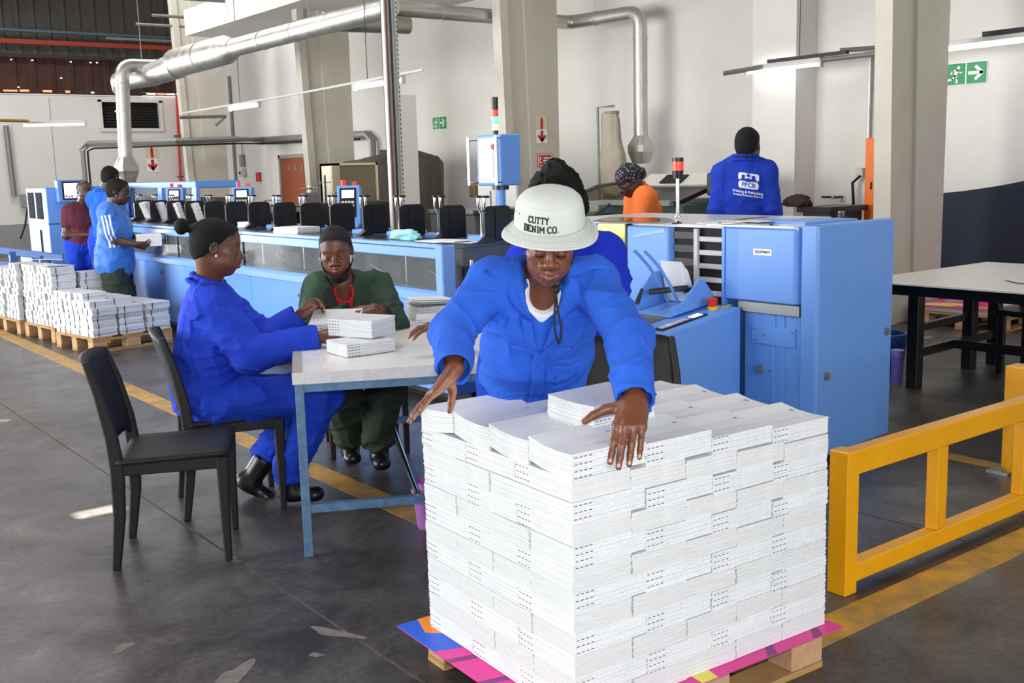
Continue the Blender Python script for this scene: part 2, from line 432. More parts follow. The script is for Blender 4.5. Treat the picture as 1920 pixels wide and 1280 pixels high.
# roof with one hole that lets a sunbeam reach the floor
HX, HY = -1.77, 7.36
b = MB()
b.box((-7.2, -7, 7.5), (HX-.13, 27, 7.6)); b.box((HX+.13, -7, 7.5), (11.3, 27, 7.6)); b.box((HX-.13, -7, 7.5), (HX+.13, HY-.07, 7.6)); b.box((HX-.13, HY+.07, 7.5), (HX+.13, 27, 7.6))
M_ROOF = mat('roof_sheeting_underside', (120,116,110), 0.7)
struct(b.build('roof', M_ROOF))
for x0, y0, x1, y1 in ((1.0,20.9,9.0,22.1),(-2.5,5.9,6.5,7.1)): struct(MB().box((x0,y0,7.44),(x1,y1,7.49)).build('overhead_fill_panel', mat('overhead_fill_panel_white',(235,238,240),.5)))  # unseen pale panels added above the two overhead fill lights
for y in (5.85, 11.65, 17.4, 23.2):
    struct(MB().beam((8.9, y, 6.9), (-7, y, 7.3), 0.18, 0.5).build('beam_rafter', mat('red_oxide_steel', (150,48,30), 0.6)))
# side wall at the left with its roller-door opening, and the open front behind the photographer
b = MB(); b.box((-7, -7, 0), (-6.8, 5.5, 7.5)); b.box((-7, 19.5, 0), (-6.8, 27, 7.5)); b.box((-7, 5.5, 4.4), (-6.8, 19.5, 7.5))
struct(b.build('wall_left', M_WHITE))

# yard outside the side door: pale hedge and ground, only seen as a reflection
struct(MB().box((-40,-10,-.3),(-7,40,-.02)).build('ground_yard', mat('pale_yard_gravel',(150,146,138),.9)))
hb = MB(); hr = random.Random(6)
for k in range(60): hb.ball((-15+hr.uniform(-1,1), 2+.6*k, .9+hr.uniform(-.3,.3)), 1.1+hr.uniform(-.3,.4), 8, 6)
o = hb.build('hedge', mat('sunlit_hedge',(150,165,80),.9,var=.8,vscale=3), smooth='all'); tag(o, 'sunlit green hedge along the yard outside the side door', 'hedge', kind='stuff')
# portal-frame columns, tapering deeper towards the top
def column(y, x0b, x0t, x1, wid=0.18, top=7.4):
    t = thing('column', None, None, (0.5*(x0b+x1), y+wid/2, 0), kind='structure')
    fl, z = 0.13, top
    def slab(xa0, xa1, xb0, xb1, ya, yb):
        vs = [(xa0,ya,0),(xb0,ya,0),(xb0,yb,0),(xa0,yb,0),(xa1,ya,z),(xb1,ya,z),(xb1,yb,z),(xa1,yb,z)]
        return MB().add(vs, [(0,3,2,1),(4,5,6,7),(0,1,5,4),(1,2,6,5),(2,3,7,6),(3,0,4,7)])
    slab(x0b, x0t, x0b+fl, x0t+fl, y, y+wid).build('flange', M_CREAM, t)
    slab(x0b+fl, x0t+fl, x0b+.42, x0t+.42, y+.05, y+wid-.05).build('web', M_CREAM, t)
    slab(x0b+.42, x0t+.42, x1, x1, y+.012, y+wid-.012).build('casing', M_CREAM, t)
    return t
for y in (23.1, 17.35, 11.57, 5.76):
    column(y, 8.92, 8.70, 9.80)
struct(MB().box((10.6, 8.18, 0), (11, 8.83, 7.5)).build('column_pilaster', M_WHITE))
struct(MB().box((8.45, 5.9, 4.4), (11, 21.6, 4.9)).build('ceiling_soffit', M_WHITE))
# brown door in the long wall
d = struct(MB().box((10.93, 21.42, 0), (11, 21.50, 2.03)).box((10.93, 22.82, 0), (11, 22.90, 2.03)).box((10.93, 21.42, 1.95), (11, 22.90, 2.03)).build('door_1', mat('door_frame_grey', (150,146,138), 0.6)))
MB().box((10.955, 21.50, 0), (10.985, 22.82, 1.95)).build('door_leaf', mat('red_brown_door', (150,74,36), 0.5, var=0.3, vscale=4), d)
for k in range(3): MB().box((10.945, 21.75+.3*k, 1.68), (10.957, 21.80+.3*k, 1.80)).build('door_hook', M_STEEL, d)

# ---------------------------------------------------------------- services on the walls
def duct_joint(bb, p, d, r):
    d = Vector(d).normalized(); p = Vector(p); bb.cyl(p-d*.012, p+d*.012, r+.008, n=24)
def elbow(a, c, b_, r, n=7):
    """points of a rounded corner a->c->b with bend radius r"""
    a, c, b_ = Vector(a), Vector(c), Vector(b_); d0 = (a-c).normalized(); d1 = (b_-c).normalized()
    p0 = c+d0*r; p1 = c+d1*r; out = []
    for i in range(n+1):
        t = i/n; out.append((1-t)**2*p0+2*t*(1-t)*c+t*t*p1)
    return out
dt = thing('extraction_duct', 'long galvanised extraction duct crossing above the machines and dropping to both ends', 'duct', (10.46, 10.6, 1.4))
A, B_, C_, D_ = (10.46,10.64,1.95), (10.46,10.64,3.6), (10.3,11.9,3.6), (7.25,11.9,3.6)
MB().tube([A]+elbow(A,B_,C_,.2)+elbow(B_,C_,D_,.16)+[D_], 0.095, 24).build('branch_pipe', M_GALV, dt, smooth=True)
def band(p, d, r):
    bj = MB(); duct_joint(bj, p, d, r); bj.build('joint_band', M_GALV, dt, smooth=True)
for z in (2.05, 2.7, 3.25): band((10.46,10.64,z), (0,0,1), .095)
for x in (9.9, 9.0, 8.1): band((x,11.9,3.6), (1,0,0), .095)
band((10.36,11.4,3.6), (0,1,0), .095)
MB().tube([(7.25,11.75,3.6),(7.27,12.1,3.6),(7.28,14.8,3.6),(7.28,16.6,3.6),(7.28,16.9,3.6),(7.30,19.2,3.6)], [.13,.14,.14,.14,.23,.25], 28).build('main_pipe', M_GALV, dt, smooth=True)
for y, r in ((12.2,.14),(13.3,.14),(14.4,.14),(15.5,.14),(16.6,.14),(17.9,.235)): band((7.28,y,3.6), (0,1,0), r)
E_ = (6.62,20.1,3.62)
MB().tube([(7.35,18.95,3.6),(7.35,19.4,3.6)]+elbow((7.35,19.4,3.6),(7.3,20.1,3.62),E_,.3)+[(6.9,20.1,3.62)]+elbow((6.9,20.1,3.62),E_,(6.58,20.1,1.9),.22)+[(6.56,20.1,1.95)], 0.125, 24).build('branch_pipe', M_GALV, dt, smooth=True)
MB().tube([(7.28,19.1,3.55),(7.1,20.0,3.45),(6.75,20.7,3.38),(6.9,21.1,3.3)], [.23,.2,.17,.16], 24).build('branch_pipe', M_GALV, dt, smooth=True)
MB().cyl((7.3,13.6,3.64), (8.61,13.5,3.66), .13, n=24).build('branch_pipe', M_GALV, dt, smooth=True)
for z in (3.3, 2.8, 2.2): band((6.575,20.1,z), (0,0,1), .125)
def hopper(bb, c, z, r, sq, h1, h2, h3):
    x, y = c; n = 16
    def ring(zz, rr, f):
        out = []
        for j in range(n):
            a = 2*pi*(j+.5)/n; ca, sa = cos(a), sin(a); k = 1/max(abs(ca), abs(sa)); q = (1-f)*rr+f*rr*min(k, 1.32)
            out.append((x+q*ca, y+q*sa, zz))
        return out
    rs = [ring(z, r, 0), ring(z-h1, sq, 1), ring(z-h1-h2, sq, 1), ring(z-h1-h2-h3, r*1.05, .6)]
    vs = [v for q in rs for v in q]
    bb.add(vs, [(i*n+(j+1) % n, i*n+j, (i+1)*n+j, (i+1)*n+(j+1) % n) for i in range(3) for j in range(n)]+[tuple(range(n)), tuple(3*n+j for j in range(n-1,-1,-1))])
hb = MB(); hopper(hb, (10.46,10.64), 1.97, .1, .15, .13, .09, .16); hb.build('outlet_hopper', M_GALV, dt)
hb = MB(); hopper(hb, (6.56,20.1), 1.98, .13, .19, .16, .1, .2); hb.cyl((6.56,20.1,1.55),(6.56,20.1,1.1),.13,n=20); hb.build('outlet_hopper', M_GALV, dt)
MB().cyl((7.0,20.1,3.75),(7.0,20.1,7.5),.006,n=6).build('hanger_rod', M_STEEL, dt)
MB().cyl((9.97,11.0,3.7),(9.97,11.0,7.5),.006,n=6).build('hanger_rod', M_STEEL, dt)
for y in (14.0, 16.5): MB().cyl((7.28,y,3.72),(7.28,y,7.5),.006,n=6).build('hanger_rod', M_STEEL, dt)

M_TUBE = mat('lit_fluorescent_tube', (255,255,255), 0.4, emit=(248,250,255), estr=11.0)
M_TUBEW = mat('fluorescent_housing', (200,200,198), 0.4)
def fluoro(a, b_, label, rail=None, rise=.05, group='fluorescent lights'):
    a, b_ = Vector(a), Vector(b_); d = (b_-a).normalized(); c = (a+b_)/2
    t = thing('fluorescent_light', label, 'light fitting', tuple(c), 0, group)
    MB().cyl(a, b_, .021, n=12).build('tube', M_TUBE, t, smooth=True)
    MB().beam(a-d*.03+Vector((0,0,rise)), b_+d*.03+Vector((0,0,rise)), .07, .045).build('housing', M_TUBEW, t, bevel=.006)
    for p, s in ((a,-1),(b_,1)):
        MB().beam(p+d*s*.005, p+d*s*.035, .05, .07).build('lamp_holder', M_LTGREY, t)
    return t
fluoro((10.43,8.76,2.65),(10.43,7.72,2.65),'lit fluorescent tube on the grey rail above the worker in a blue jacket')
fluoro((10.40,6.20,2.65),(10.36,5.28,2.65),'lit fluorescent tube above the large exit sign by the thick column')
fluoro((7.32,17.0,2.66),(7.32,15.9,2.66),'short lit fluorescent tube far down the hanging rail, before the door')
fluoro((7.12,12.5,2.66),(7.12,11.35,2.66),'lit fluorescent tube crossed by the tall perforated cable post')
fluoro((5.39,22.3,2.65),(6.37,21.8,2.65),'lit fluorescent tube by the far wall, beside the louvred window')
def rail(pts, label, r=.02, m=None, hang=(), name='light_rail'):
    t = thing(name, label, 'rail', pts[0])
    MB().tube(pts, r, 8).build('bar', m or M_STEEL, t)
    for h in hang: MB().cyl(h, (h[0], h[1], 7.5), .005, n=6).build('hanger_wire', M_DKSTEEL, t)
    return t
M_RAILG = mat('grey_rail', (128,126,122), 0.5, 0.3)
rail([(10.0,8.77,2.62),(10.43,8.5,2.69),(10.43,5.0,2.69)], 'grey rail carrying the two tubes along the white wall', .028, M_RAILG, [(10.43,8.0,2.7)])
t = thing('cable_bracket', 'dark bracket bar above the tube over the worker in blue', 'bracket', (10.43,8.2,2.75))
MB().beam((10.43,8.45,2.745),(10.43,7.35,2.745),.05,.04).build('bar', M_DKSTEEL, t); MB().beam((10.5,7.5,2.78),(10.95,7.05,2.80),.04,.05).build('arm', M_RAILG, t)
t = thing('cable_bracket', 'dark bracket bar above the tube over the exit sign', 'bracket', (10.38,5.5,2.75))
MB().beam((10.38,5.75,2.75),(10.38,4.6,2.75),.05,.05).build('bar', M_DKSTEEL, t)
rail([(7.33,19.2,2.72),(7.22,14.5,2.72),(6.95,10.62,2.72)], 'long thin white rail carrying two hanging tubes', .018, mat('white_rail', (205,203,198), .45), [(7.32,16.6,2.73),(7.13,12.2,2.73)])
rail([(7.37,19.4,2.66),(8.2,19.3,2.68),(9.3,22.4,2.68)], 'grey cable tray arm reaching to the far column', .03, M_RAILG)
rail([(4.4,21.0,2.68),(5.2,21.3,2.68),(5.5,22.25,2.70)], 'yellow and grey bar ending at the far wall tube', .03, mat('ochre_bar', (150,120,40), .6))
for k, (x0, x1, y, lab) in enumerate(((8.18,10.43,25.75,'lowest grey hanging bar under the dark gable'),(8.02,12.0,23.2,'longest grey hanging bar under the dark gable'),(7.89,9.70,21.85,'second highest grey hanging bar under the dark gable'),(7.63,9.6,19.6,'highest grey hanging bar near the white soffit'))):
    rail([(x0,y,4.8),(min(x1,10.9),y-.1,4.8)], lab, .032, M_RAILG, [(x0+.05,y,4.8),(min(x1,10.9)-.3,y-.1,4.8)], name='hanging_bar')
# cable trays
M_TRAY = mat('galvanised_cable_tray', (150,150,148), 0.5, 0.6, var=0.4, vscale=30, var_rgb=(110,110,110))
t = thing('cable_tray', 'galvanised cable tray running around the far corner and down behind the workers', 'cable tray', (7.35,22.9,1.2))
MB().tube([(7.0,24.3,1.2),(7.0,24.3,2.22),(7.15,24.3,2.36),(8.6,22.95,2.36),(9.9,22.95,2.40),(10.88,23.5,2.40),(10.88,18.75,2.33),(10.88,18.55,2.2),(10.88,18.55,1.9)], .07, 6).build('tray', M_TRAY, t)
MB().tube([(7.1,24.22,1.2),(7.1,24.22,2.2),(7.22,24.2,2.26),(8.6,22.86,2.27),(9.9,22.86,2.30),(10.8,23.4,2.31),(10.8,18.9,2.24)], .022, 6).build('cable', M_RUBBER, t)
t = thing('conduit', 'vertical grey conduit on the long wall beside the far column', 'conduit', (10.95,25.4,1.3))
MB().tube([(10.95,25.4,4.0),(10.95,25.4,1.4),(10.95,25.2,1.32)], .035, 8).build('pipe', M_RAILG, t)
t = thing('switch_box', 'small white switch box under a grey isolator on the long wall', 'switch box', (10.93,24.9,1.4))
MB().cbox((10.93,24.9,1.66),(.12,.16,.2)).build('case', M_LTGREY, t, bevel=.01); MB().cbox((10.93,24.9,1.95),(.1,.12,.3)).build('isolator', M_GREY, t, bevel=.01); MB().cyl((10.86,24.9,1.66),(10.84,24.9,1.66),.03).build('knob', M_BLACK, t); MB().cyl((10.95,24.9,2.1),(10.95,24.9,2.35),.015,n=8).build('cable', M_GREY, t)
tag(MB().box((10.95,24.7,1.05),(10.99,25.5,1.32)).build('wall_notice', mat('faded_notice', (200,200,205), .6, var=.4, vscale=12)), 'faded paper notice under the switch box', 'notice')
t = thing('standpipe', 'thin red vertical pipe on the far wall', 'pipe', (9.95,26.5,1.2))
MB().cyl((9.95,26.5,1.0),(10.03,26.5,3.62),.032,n=10).build('pipe', M_RED, t, smooth=True)
for z in (1.6, 2.6): MB().box((9.93,26.5,z),(10.06,26.6,z+.03)).build('clamp', M_DKSTEEL, t)
t = thing('conduit', 'grey conduit with a switch box on the far wall beneath the yellow bar', 'conduit', (6.0,26.5,1.0))
MB().tube([(6.02,26.5,2.85),(6.05,26.5,1.25)],.06,8).build('pipe', M_RAILG, t); MB().cbox((6.3,26.5,1.15),(.25,.12,.3)).build('case', M_GREY, t, bevel=.01); MB().tube([(6.3,26.45,1.0),(6.2,26.4,.6),(6.05,26.3,.3)],.02,6).build('cable', M_RUBBER, t)
tag(MB().cbox((11-.02,15.9,.9),(.04,.02,.02)).build('wall_hook', M_DKSTEEL), 'tiny dark hook on the white wall beneath the small exit sign','hook')

# tall perforated post with cables, standing behind the stitching line
PX, PY = 5.72, 9.3
t = thing('cable_post', 'tall perforated steel post with brown and green cables behind the feeder line', 'post', (PX,PY,0))
M_PERF = mat('perforated_strut', (200,201,200), 0.4, 0.4)
MB().box((PX-.075,PY-.01,0),(PX-.06,PY+.05,7.4)).box((PX+.06,PY-.01,0),(PX+.075,PY+.05,7.4)).box((PX-.075,PY+.04,0),(PX+.075,PY+.05,7.4)).build('channel', M_PERF, t)
MB().box((PX-.045,PY+.02,0.6),(PX-.02,PY+.042,7.4)).build('copper_strip', mat('brown_cable_strip', (140,82,52), .5, var=.6, vscale=30), t)
MB().cyl((PX+.015,PY+.015,.6),(PX+.015,PY+.015,7.4),.011,n=8).build('cable', mat('dark_green_cable', (24,42,34), .5), t)
hb = MB()
for k in range(110): hb.box((PX+.063,PY-.012,.9+k*.045),(PX+.073,PY-.0095,.92+k*.045))
o = hb.build('slot_row', M_RUBBER, t); o['kind'] = 'stuff'
tag(MB().box((5.98,9.6,0),(6.18,9.66,2.35)).build('wall_post', mat('white_upright', (222,218,208), .6)), 'plain white upright beside the tall perforated post', 'post')

# ---------------------------------------------------------------- safety signs
M_GREEN = mat('exit_green', (24,142,82), 0.4); M_SIGNW = mat('sign_white', (240,240,236), 0.4)
M_SIGNR = mat('sign_red', (188,40,44), 0.4); M_SIGNB = mat('sign_beige', (214,206,170), 0.5)
def stroke(bb, M, pts, w, z0=.004, z1=.007):
    for p, q in zip(pts, pts[1:]):
        p, q = Vector((*p, 0)), Vector((*q, 0)); d = (q-p).normalized(); n = Vector((-d.y, d.x, 0))*w/2
        c = [(p-d*w*.35-n), (q+d*w*.35-n), (q+d*w*.35+n), (p-d*w*.35+n)]
        bb.prism([(v.x, v.y) for v in c], z0, z1, M=M)
def exit_sign(M, s, label):
    t = thing('exit_sign', label, 'sign', M.to_translation(), 0, 'green exit signs')
    for k, cx in enumerate((-.54*s, .54*s)):
        Q = M @ Matrix.Translation((cx, 0, 0))
        p = MB().box((-s/2,-s/2,0),(s/2,s/2,.004),Q).build('running_figure_panel' if k == 0 else 'arrow_panel', M_GREEN, t)
        g = MB()
        if k == 0:
            g.prism([(.17*s+.075*s*cos(a*pi/8), .30*s+.075*s*sin(a*pi/8)) for a in range(16)], .004, .007, M=Q)
            stroke(g, Q, [(.10*s,.17*s),(-.03*s,-.08*s)], .15*s); stroke(g, Q, [(.08*s,.19*s),(-.14*s,.16*s),(-.22*s,.02*s)], .075*s)
            stroke(g, Q, [(.12*s,.18*s),(.2*s,.03*s),(.33*s,.06*s)], .07*s); stroke(g, Q, [(-.02*s,-.08*s),(.1*s,-.2*s),(.08*s,-.4*s)], .09*s)
            stroke(g, Q, [(-.05*s,-.08*s),(-.14*s,-.25*s),(-.38*s,-.26*s)], .09*s)
        else:
            stroke(g, Q, [(-.36*s,0),(.22*s,0)], .15*s); stroke(g, Q, [(-.02*s,.28*s),(.30*s,0)], .15*s); stroke(g, Q, [(-.02*s,-.28*s),(.30*s,0)], .15*s)
        g.build('running_figure' if k == 0 else 'arrow', M_SIGNW, p)
    MB().box((-1.08*s,-.53*s,-.004),(1.08*s,.53*s,0),M).build('backing', M_SIGNW, t)
WX = lambda y, z: frame((10.99, y, z), (0,-1,0), (0,0,1))
exit_sign(WX(16.32, 2.425), .21, 'small green exit sign with running figure and arrow on the far stretch of wall')
exit_sign(WX(6.265, 2.44), .22, 'large green exit sign half hidden by the thick column')
def fire_sign(M, w, h, label):
    t = thing('fire_sign', label, 'sign', M.to_translation())
    p = MB().box((-w/2,0,0),(w/2,h/2,.004),M).build('extinguisher_panel', M_SIGNB, t)
    g = MB(); stroke(g, M, [(0,.07*h),(0,.33*h)], .24*w); stroke(g, M, [(0,.36*h),(0,.42*h)], .12*w); g.build('pictogram', M_SIGNR, p)
    p = MB().box((-w/2,-h/2,0),(w/2,0,.004),M).build('arrow_panel', M_SIGNW, t)
    g = MB(); stroke(g, M, [(0,-.08*h),(0,-.33*h)], .26*w); stroke(g, M, [(-.3*w,-.24*h),(0,-.40*h)], .2*w); stroke(g, M, [(.3*w,-.24*h),(0,-.40*h)], .2*w); g.build('arrow', M_SIGNR, p)
fire_sign(frame((9.48,11.575,2.09),(1,0,0),(0,0,1)), .19, .37, 'fire extinguisher sign with red down arrow on the column')
fire_sign(frame((9.33,26.59,2.07),(1,0,0),(0,0,1)), .30, .66, 'faded fire hose sign with red arrow on the far wall')
M_ = frame((9.53,11.575,1.675),(1,0,0),(0,0,1))
t = thing('fire_notice', 'red fire notice with white print below the extinguisher sign', 'sign', M_.to_translation())
p = MB().box((-.135,-.09,0),(.135,.09,.004),M_).build('plate', M_SIGNR, t)
g = MB(); stroke(g, M_, [(-.12,-.075),(.12,-.075),(.12,.075),(-.12,.075),(-.12,-.075)], .008)
for y, x0, x1 in ((.03,-.02,.1),(-.005,-.03,.1),(-.04,-.02,.09)): stroke(g, M_, [(x0,y),(x1,y)], .018)
stroke(g, M_, [(-.08,.04),(-.095,0),(-.08,-.04)], .02); g.build('print', M_SIGNW, p)
tag(MB().cbox((10.97,24.1,1.55),(.04,.22,.22)).build('alarm_box', M_RED, bevel=.01), 'small red alarm box on the wall left of the brown door', 'alarm box')
# ================================================================ MACHINES
# ---- saddle-stitching line: blue housing along +Y, feeder stations on top
FX = 3.80                    # plane of the front covers
sl = thing('stitching_line', 'long blue stitching line with black feeder stations and acrylic front covers', 'machine', (4.25, 9.3, 0))
Y0, Y1 = 5.65, 13.45
SEG = [5.65, 7.21, 8.77, 10.33, 11.89, 13.45]
M_LEDGE = mat('machine_blue_ledge', (128,172,238), 0.25, var=0.1, vscale=3)
M_PLATE = mat('steel_bed_plate', (110,108,104), 0.28, 0.85, rvar=0.12, vscale=6)
M_INNER = mat('dark_machine_inside', (52,52,54), 0.6)
MB().box((FX+.10, Y0+.05, .10), (4.62, Y1, .70)).build('base_housing', M_BLUEDK, sl)
MB().box((FX+.25, Y0+.1, 0), (4.55, Y1-.1, .10)).build('plinth', M_RUBBER, sl)
MB().box((FX+.30, Y0+.03, .70), (4.62, Y1, 1.06)).build('inner_wall', M_INNER, sl)
for i in range(5):
    a, c = SEG[i]+.004, SEG[i+1]-.004
    p = MB().box((FX+.06, a, .10), (FX+.10, c, .715)).build('lower_panel', M_BLUE, sl, bevel=.006)
    k = MB(); k.cyl((FX+.045, a+.62, .60), (FX+.062, a+.62, .60), .017, n=14); k.cyl((FX+.04, a+.62, .60), (FX+.046, a+.62, .60), .008, n=8)
    k.build('key_lock', M_CHROME, p, smooth=True)
    MB().prism([(FX-.015,.715),(FX+.12,.715),(FX+.12,.79),(FX+.02,.79),(FX-.015,.765)], a, c, 'y').build('lower_ledge', M_LEDGE, sl, bevel=.004)
    p = MB().box((FX+.012, a+.02, .79), (FX+.018, c-.02, 1.0)).build('acrylic_cover', M_DKGLASS, sl)
    MB().box((FX-.012, a, 1.0), (FX+.05, c, 1.062)).build('upper_beam', M_LEDGE, sl, bevel=.005)
    MB().box((FX-.005, a, 1.067), (FX+.08, c, 1.09)).build('edge_trim', M_LEDGE, sl, bevel=.004)
    for q in range(2):
        yy = a+.40+.78*q
        w = MB(); w.cyl((FX+.16, yy, .885), (FX+.20, yy, .885), .10, n=28); w.cyl((FX+.15, yy, .885), (FX+.165, yy, .885), .035, n=16)
        w = w.build('chain_wheel', M_BLACK, sl, smooth=True)
        MB().beam((FX+.14, yy-.03, .90), (FX+.14, yy-.28, .83), .012, .03, up=(1,0,0)).build('wheel_arm', M_STEEL, w)
        MB().ball((FX+.13, yy-.20, .86), .014, 8, 6).build('red_fitting', M_RED, w, smooth=True)
        MB().cbox((FX+.19, yy-.36, .87), (.1,.16,.14)).build('drive_block', M_DKSTEEL, sl, bevel=.01)
        MB().cyl((FX+.16, yy-.48, .80),(FX+.16,yy-.48,.99),.012,n=10).build('guide_shaft', M_CHROME, sl, smooth=True)
MB().box((FX+.02, Y0+.03, 1.06), (4.62, Y1, 1.088)).build('bed_plate', M_PLATE, sl)
MB().box((FX-.02, Y0-.01, .70), (FX+.085, Y0+.075, 1.09)).build('corner_post', M_LEDGE, sl, bevel=.008)
MB().box((FX+.085, Y0, .79), (4.60, Y0+.012, 1.06)).build('end_cover', M_DKGLASS, sl)
MB().box((FX-.01, Y0, .70), (4.60, Y0+.06, .79)).build('end_ledge', M_LEDGE, sl, bevel=.005)
MB().box((FX+.08, Y0+.02, .1), (4.58, Y0+.06, .70)).build('end_panel', M_BLUE, sl, bevel=.006)
MB().cyl((FX+.03,Y0+.018,.62),(FX+.30,Y0+.018,.62),.001,n=4)
for y in (6.0, 9.0, 12.4):
    MB().cyl((4.1,y,0),(4.1,y,.10),.045,n=12).build('levelling_foot', M_DKSTEEL, sl)

def rounded_plate(bb, y0, y1, z0, z1, r, x0, x1, lean=0.0, n=5):
    pts = []
    for cy, cz, a0 in ((y1-r, z1-r, 0), (y0+r, z1-r, 90)):
        for k in range(n+1):
            a = radians(a0+90*k/n); pts.append((cy+r*cos(a), cz+r*sin(a)))
    pts += [(y0, z0), (y1, z0)]
    M = Matrix.Identity(4)
    if lean: M = Matrix.Translation((x0, 0, z0)) @ Matrix.Rotation(lean, 4, 'Y') @ Matrix.Translation((-x0, 0, -z0))
    bb.prism(pts, x0, x1, 'x', M)
    return bb
NST = 14
for k in range(NST):
    y = 5.80 + .522*k
    st = MB().box((4.14, y-.10, 1.088), (4.40, y+.07, 1.125)).build('feeder_station', M_BLUE, sl, bevel=.006)
    PM = Matrix.Translation((4.20, y-.20, 1.10)) @ Matrix.Rotation(radians(-90), 4, 'Z')
    pts = []
    for cy_, cz2, a0 in ((.065,.175,0),(-.065,.175,90)):
        for q in range(6):
            a_ = radians(a0+18*q); pts.append((cy_+.045*cos(a_), cz2+.05*sin(a_)))
    pts += [(-.11,0),(.11,0)]
    MB().prism(pts, y-.21, y-.19, 'y', Matrix.Translation((4.20,0,1.10))).build('hopper_plate', M_BLACK, st, bevel=.004)
    MB().prism([(-.05,.0),(.05,.0),(.05,.20),(-.05,.20)], y-.216, y-.209, 'y', Matrix.Translation((4.22,0,1.11))).build('plate_rib', M_BLACK, st)
    MB().prism([(4.02,1.09),(4.14,1.09),(4.10,1.14)], y-.26, y-.20, 'y').build('sheet_stop', M_BLACK, st)
    for dy in (-.035, .035):
        MB().tube([(4.24,y+dy,1.12),(4.24,y+dy,1.27),(4.215,y+dy,1.31),(4.215,y+dy,1.375)], .0115, 8).build('guide_rod', M_CHROME, st, smooth=True)
        MB().box((4.20,y+dy-.011,1.372),(4.25,y+dy+.011,1.388)).build('rod_cap', M_DKSTEEL, st)
def control_pod(y, x=4.78, beacons=True):
    M = Matrix.Translation((x, y, 1.05)) @ Matrix.Rotation(radians(-18), 4, 'Z') @ Matrix.Rotation(radians(14), 4, 'X')
    # pod faces -Y/-X in local -y
    M = Matrix.Translation((x, y, 1.05)) @ Matrix.Rotation(radians(-38), 4, 'Z') @ Matrix.Rotation(radians(-10), 4, 'X')
    p = MB().prism([(-.10,0),(.08,0),(.11,.05),(.11,.40),(-.10,.40)], -.06, .06, 'y', M).build('control_pod', M_BLUE, sl, bevel=.008)
    MB().box((-.075,-.068,.11),(.075,-.060,.375),M).build('keypad_plate', M_BLACK, p, bevel=.004)
    MB().box((-.055,-.072,.285),(.055,-.068,.355),M).build('lit_screen', mat('lit_lcd', (235,240,230), .4, emit=(235,245,232), estr=1.6), p)
    for r in range(4):
        for c in range(4):
            MB().box((-.058+.03*c,-.073,.135+.033*r),(-.036+.03*c,-.068,.158+.033*r),M).build('key', M_LTGREY if not (r == 0 and c in (1,)) else M_RED, p)
    MB().cyl(M @ Vector((-.05,0,.40)), M @ Vector((-.05,0,.455)), .022, n=14).build('red_beacon', mat('lit_red_beacon', (230,30,30), .3, emit=(255,40,40), estr=1.2), p, smooth=True)
    MB().box((.03,-.02,.40),(.075,.02,.44),M).build('amber_switch', mat('amber_plastic', (200,70,40), .4), p)
    MB().cyl(M @ Vector((0,0,.02)), M @ Vector((0,0,-.02))+Vector((0,0,-.05)), .03, n=12).build('pod_stalk', M_BLUE, p)
for y in (8.62, 10.95, 12.95): control_pod(y)

# ---- swivelling operator panel with signal tower on the stitching line
op = thing('operator_panel', 'blue operator panel with chrome handles and a signal tower on a post', 'control panel', (4.63, 6.13, 1.09))
MB().cyl((4.63,6.13,1.09),(4.63,6.13,1.42),.036,n=20).build('post', M_BLUE, op, smooth=True)
MB().cyl((4.555,6.16,1.09),(4.555,6.16,1.41),.012,n=12).build('cable_pipe', M_STEEL, op, smooth=True)
MB().cyl((4.63,6.13,1.415),(4.63,6.13,1.445),.062,n=24).build('collar', M_BLACK, op, smooth=True)
case = MB().box((4.545,6.0,1.445),(4.72,6.29,1.80)).build('case', M_BLUE, op, bevel=.008)
MB().box((4.536,6.03,1.465),(4.546,6.26,1.78)).build('bezel', M_LTGREY, case)
MB().box((4.531,6.085,1.50),(4.537,6.235,1.745)).build('touch_screen', mat('pale_touch_screen', (225,232,236), .15, emit=(220,228,235), estr=.5), case)
MB().cyl((4.536,6.055,1.715),(4.51,6.055,1.715),.018,n=16).build('emergency_button', M_RED, case, smooth=True)
for k in range(5): MB().box((4.531,6.045,1.665-.035*k),(4.537,6.065,1.68-.035*k)).build('button', M_BLACK if k < 3 else M_GREY, case)
for yy in (6.005, 6.335):
    h = MB().cyl((4.505,yy,1.45),(4.505,yy,1.79),.011,n=12).build('handle', M_CHROME, op, smooth=True)
    for z in (1.47, 1.77): MB().cyl((4.505,yy,z),(4.55,min(yy,6.28),z),.008,n=8).build('handle_lug', M_CHROME, h)
zz = 1.80
for nm, hh, m in (('tower_base',.03,M_BLACK),('clear_lens',.05,mat('clear_lens',(240,236,205),.3,emit=(255,250,220),estr=.6)),('green_lens',.05,mat('lit_green_lens',(90,230,160),.3,emit=(120,255,190),estr=1.1)),('red_lens',.045,mat('red_lens',(235,70,50),.3,emit=(255,60,40),estr=.5)),('siren',.085,M_BLACK)):
    MB().cyl((4.60,6.13,zz),(4.60,6.13,zz+hh-.004),.024 if nm != 'tower_base' else .02,n=18).build(nm, m, op, smooth=True)
    MB().cyl((4.60,6.13,zz+hh-.004),(4.60,6.13,zz+hh),.022,n=18).build('tower_ring', M_BLACK, op, smooth=True); zz += hh

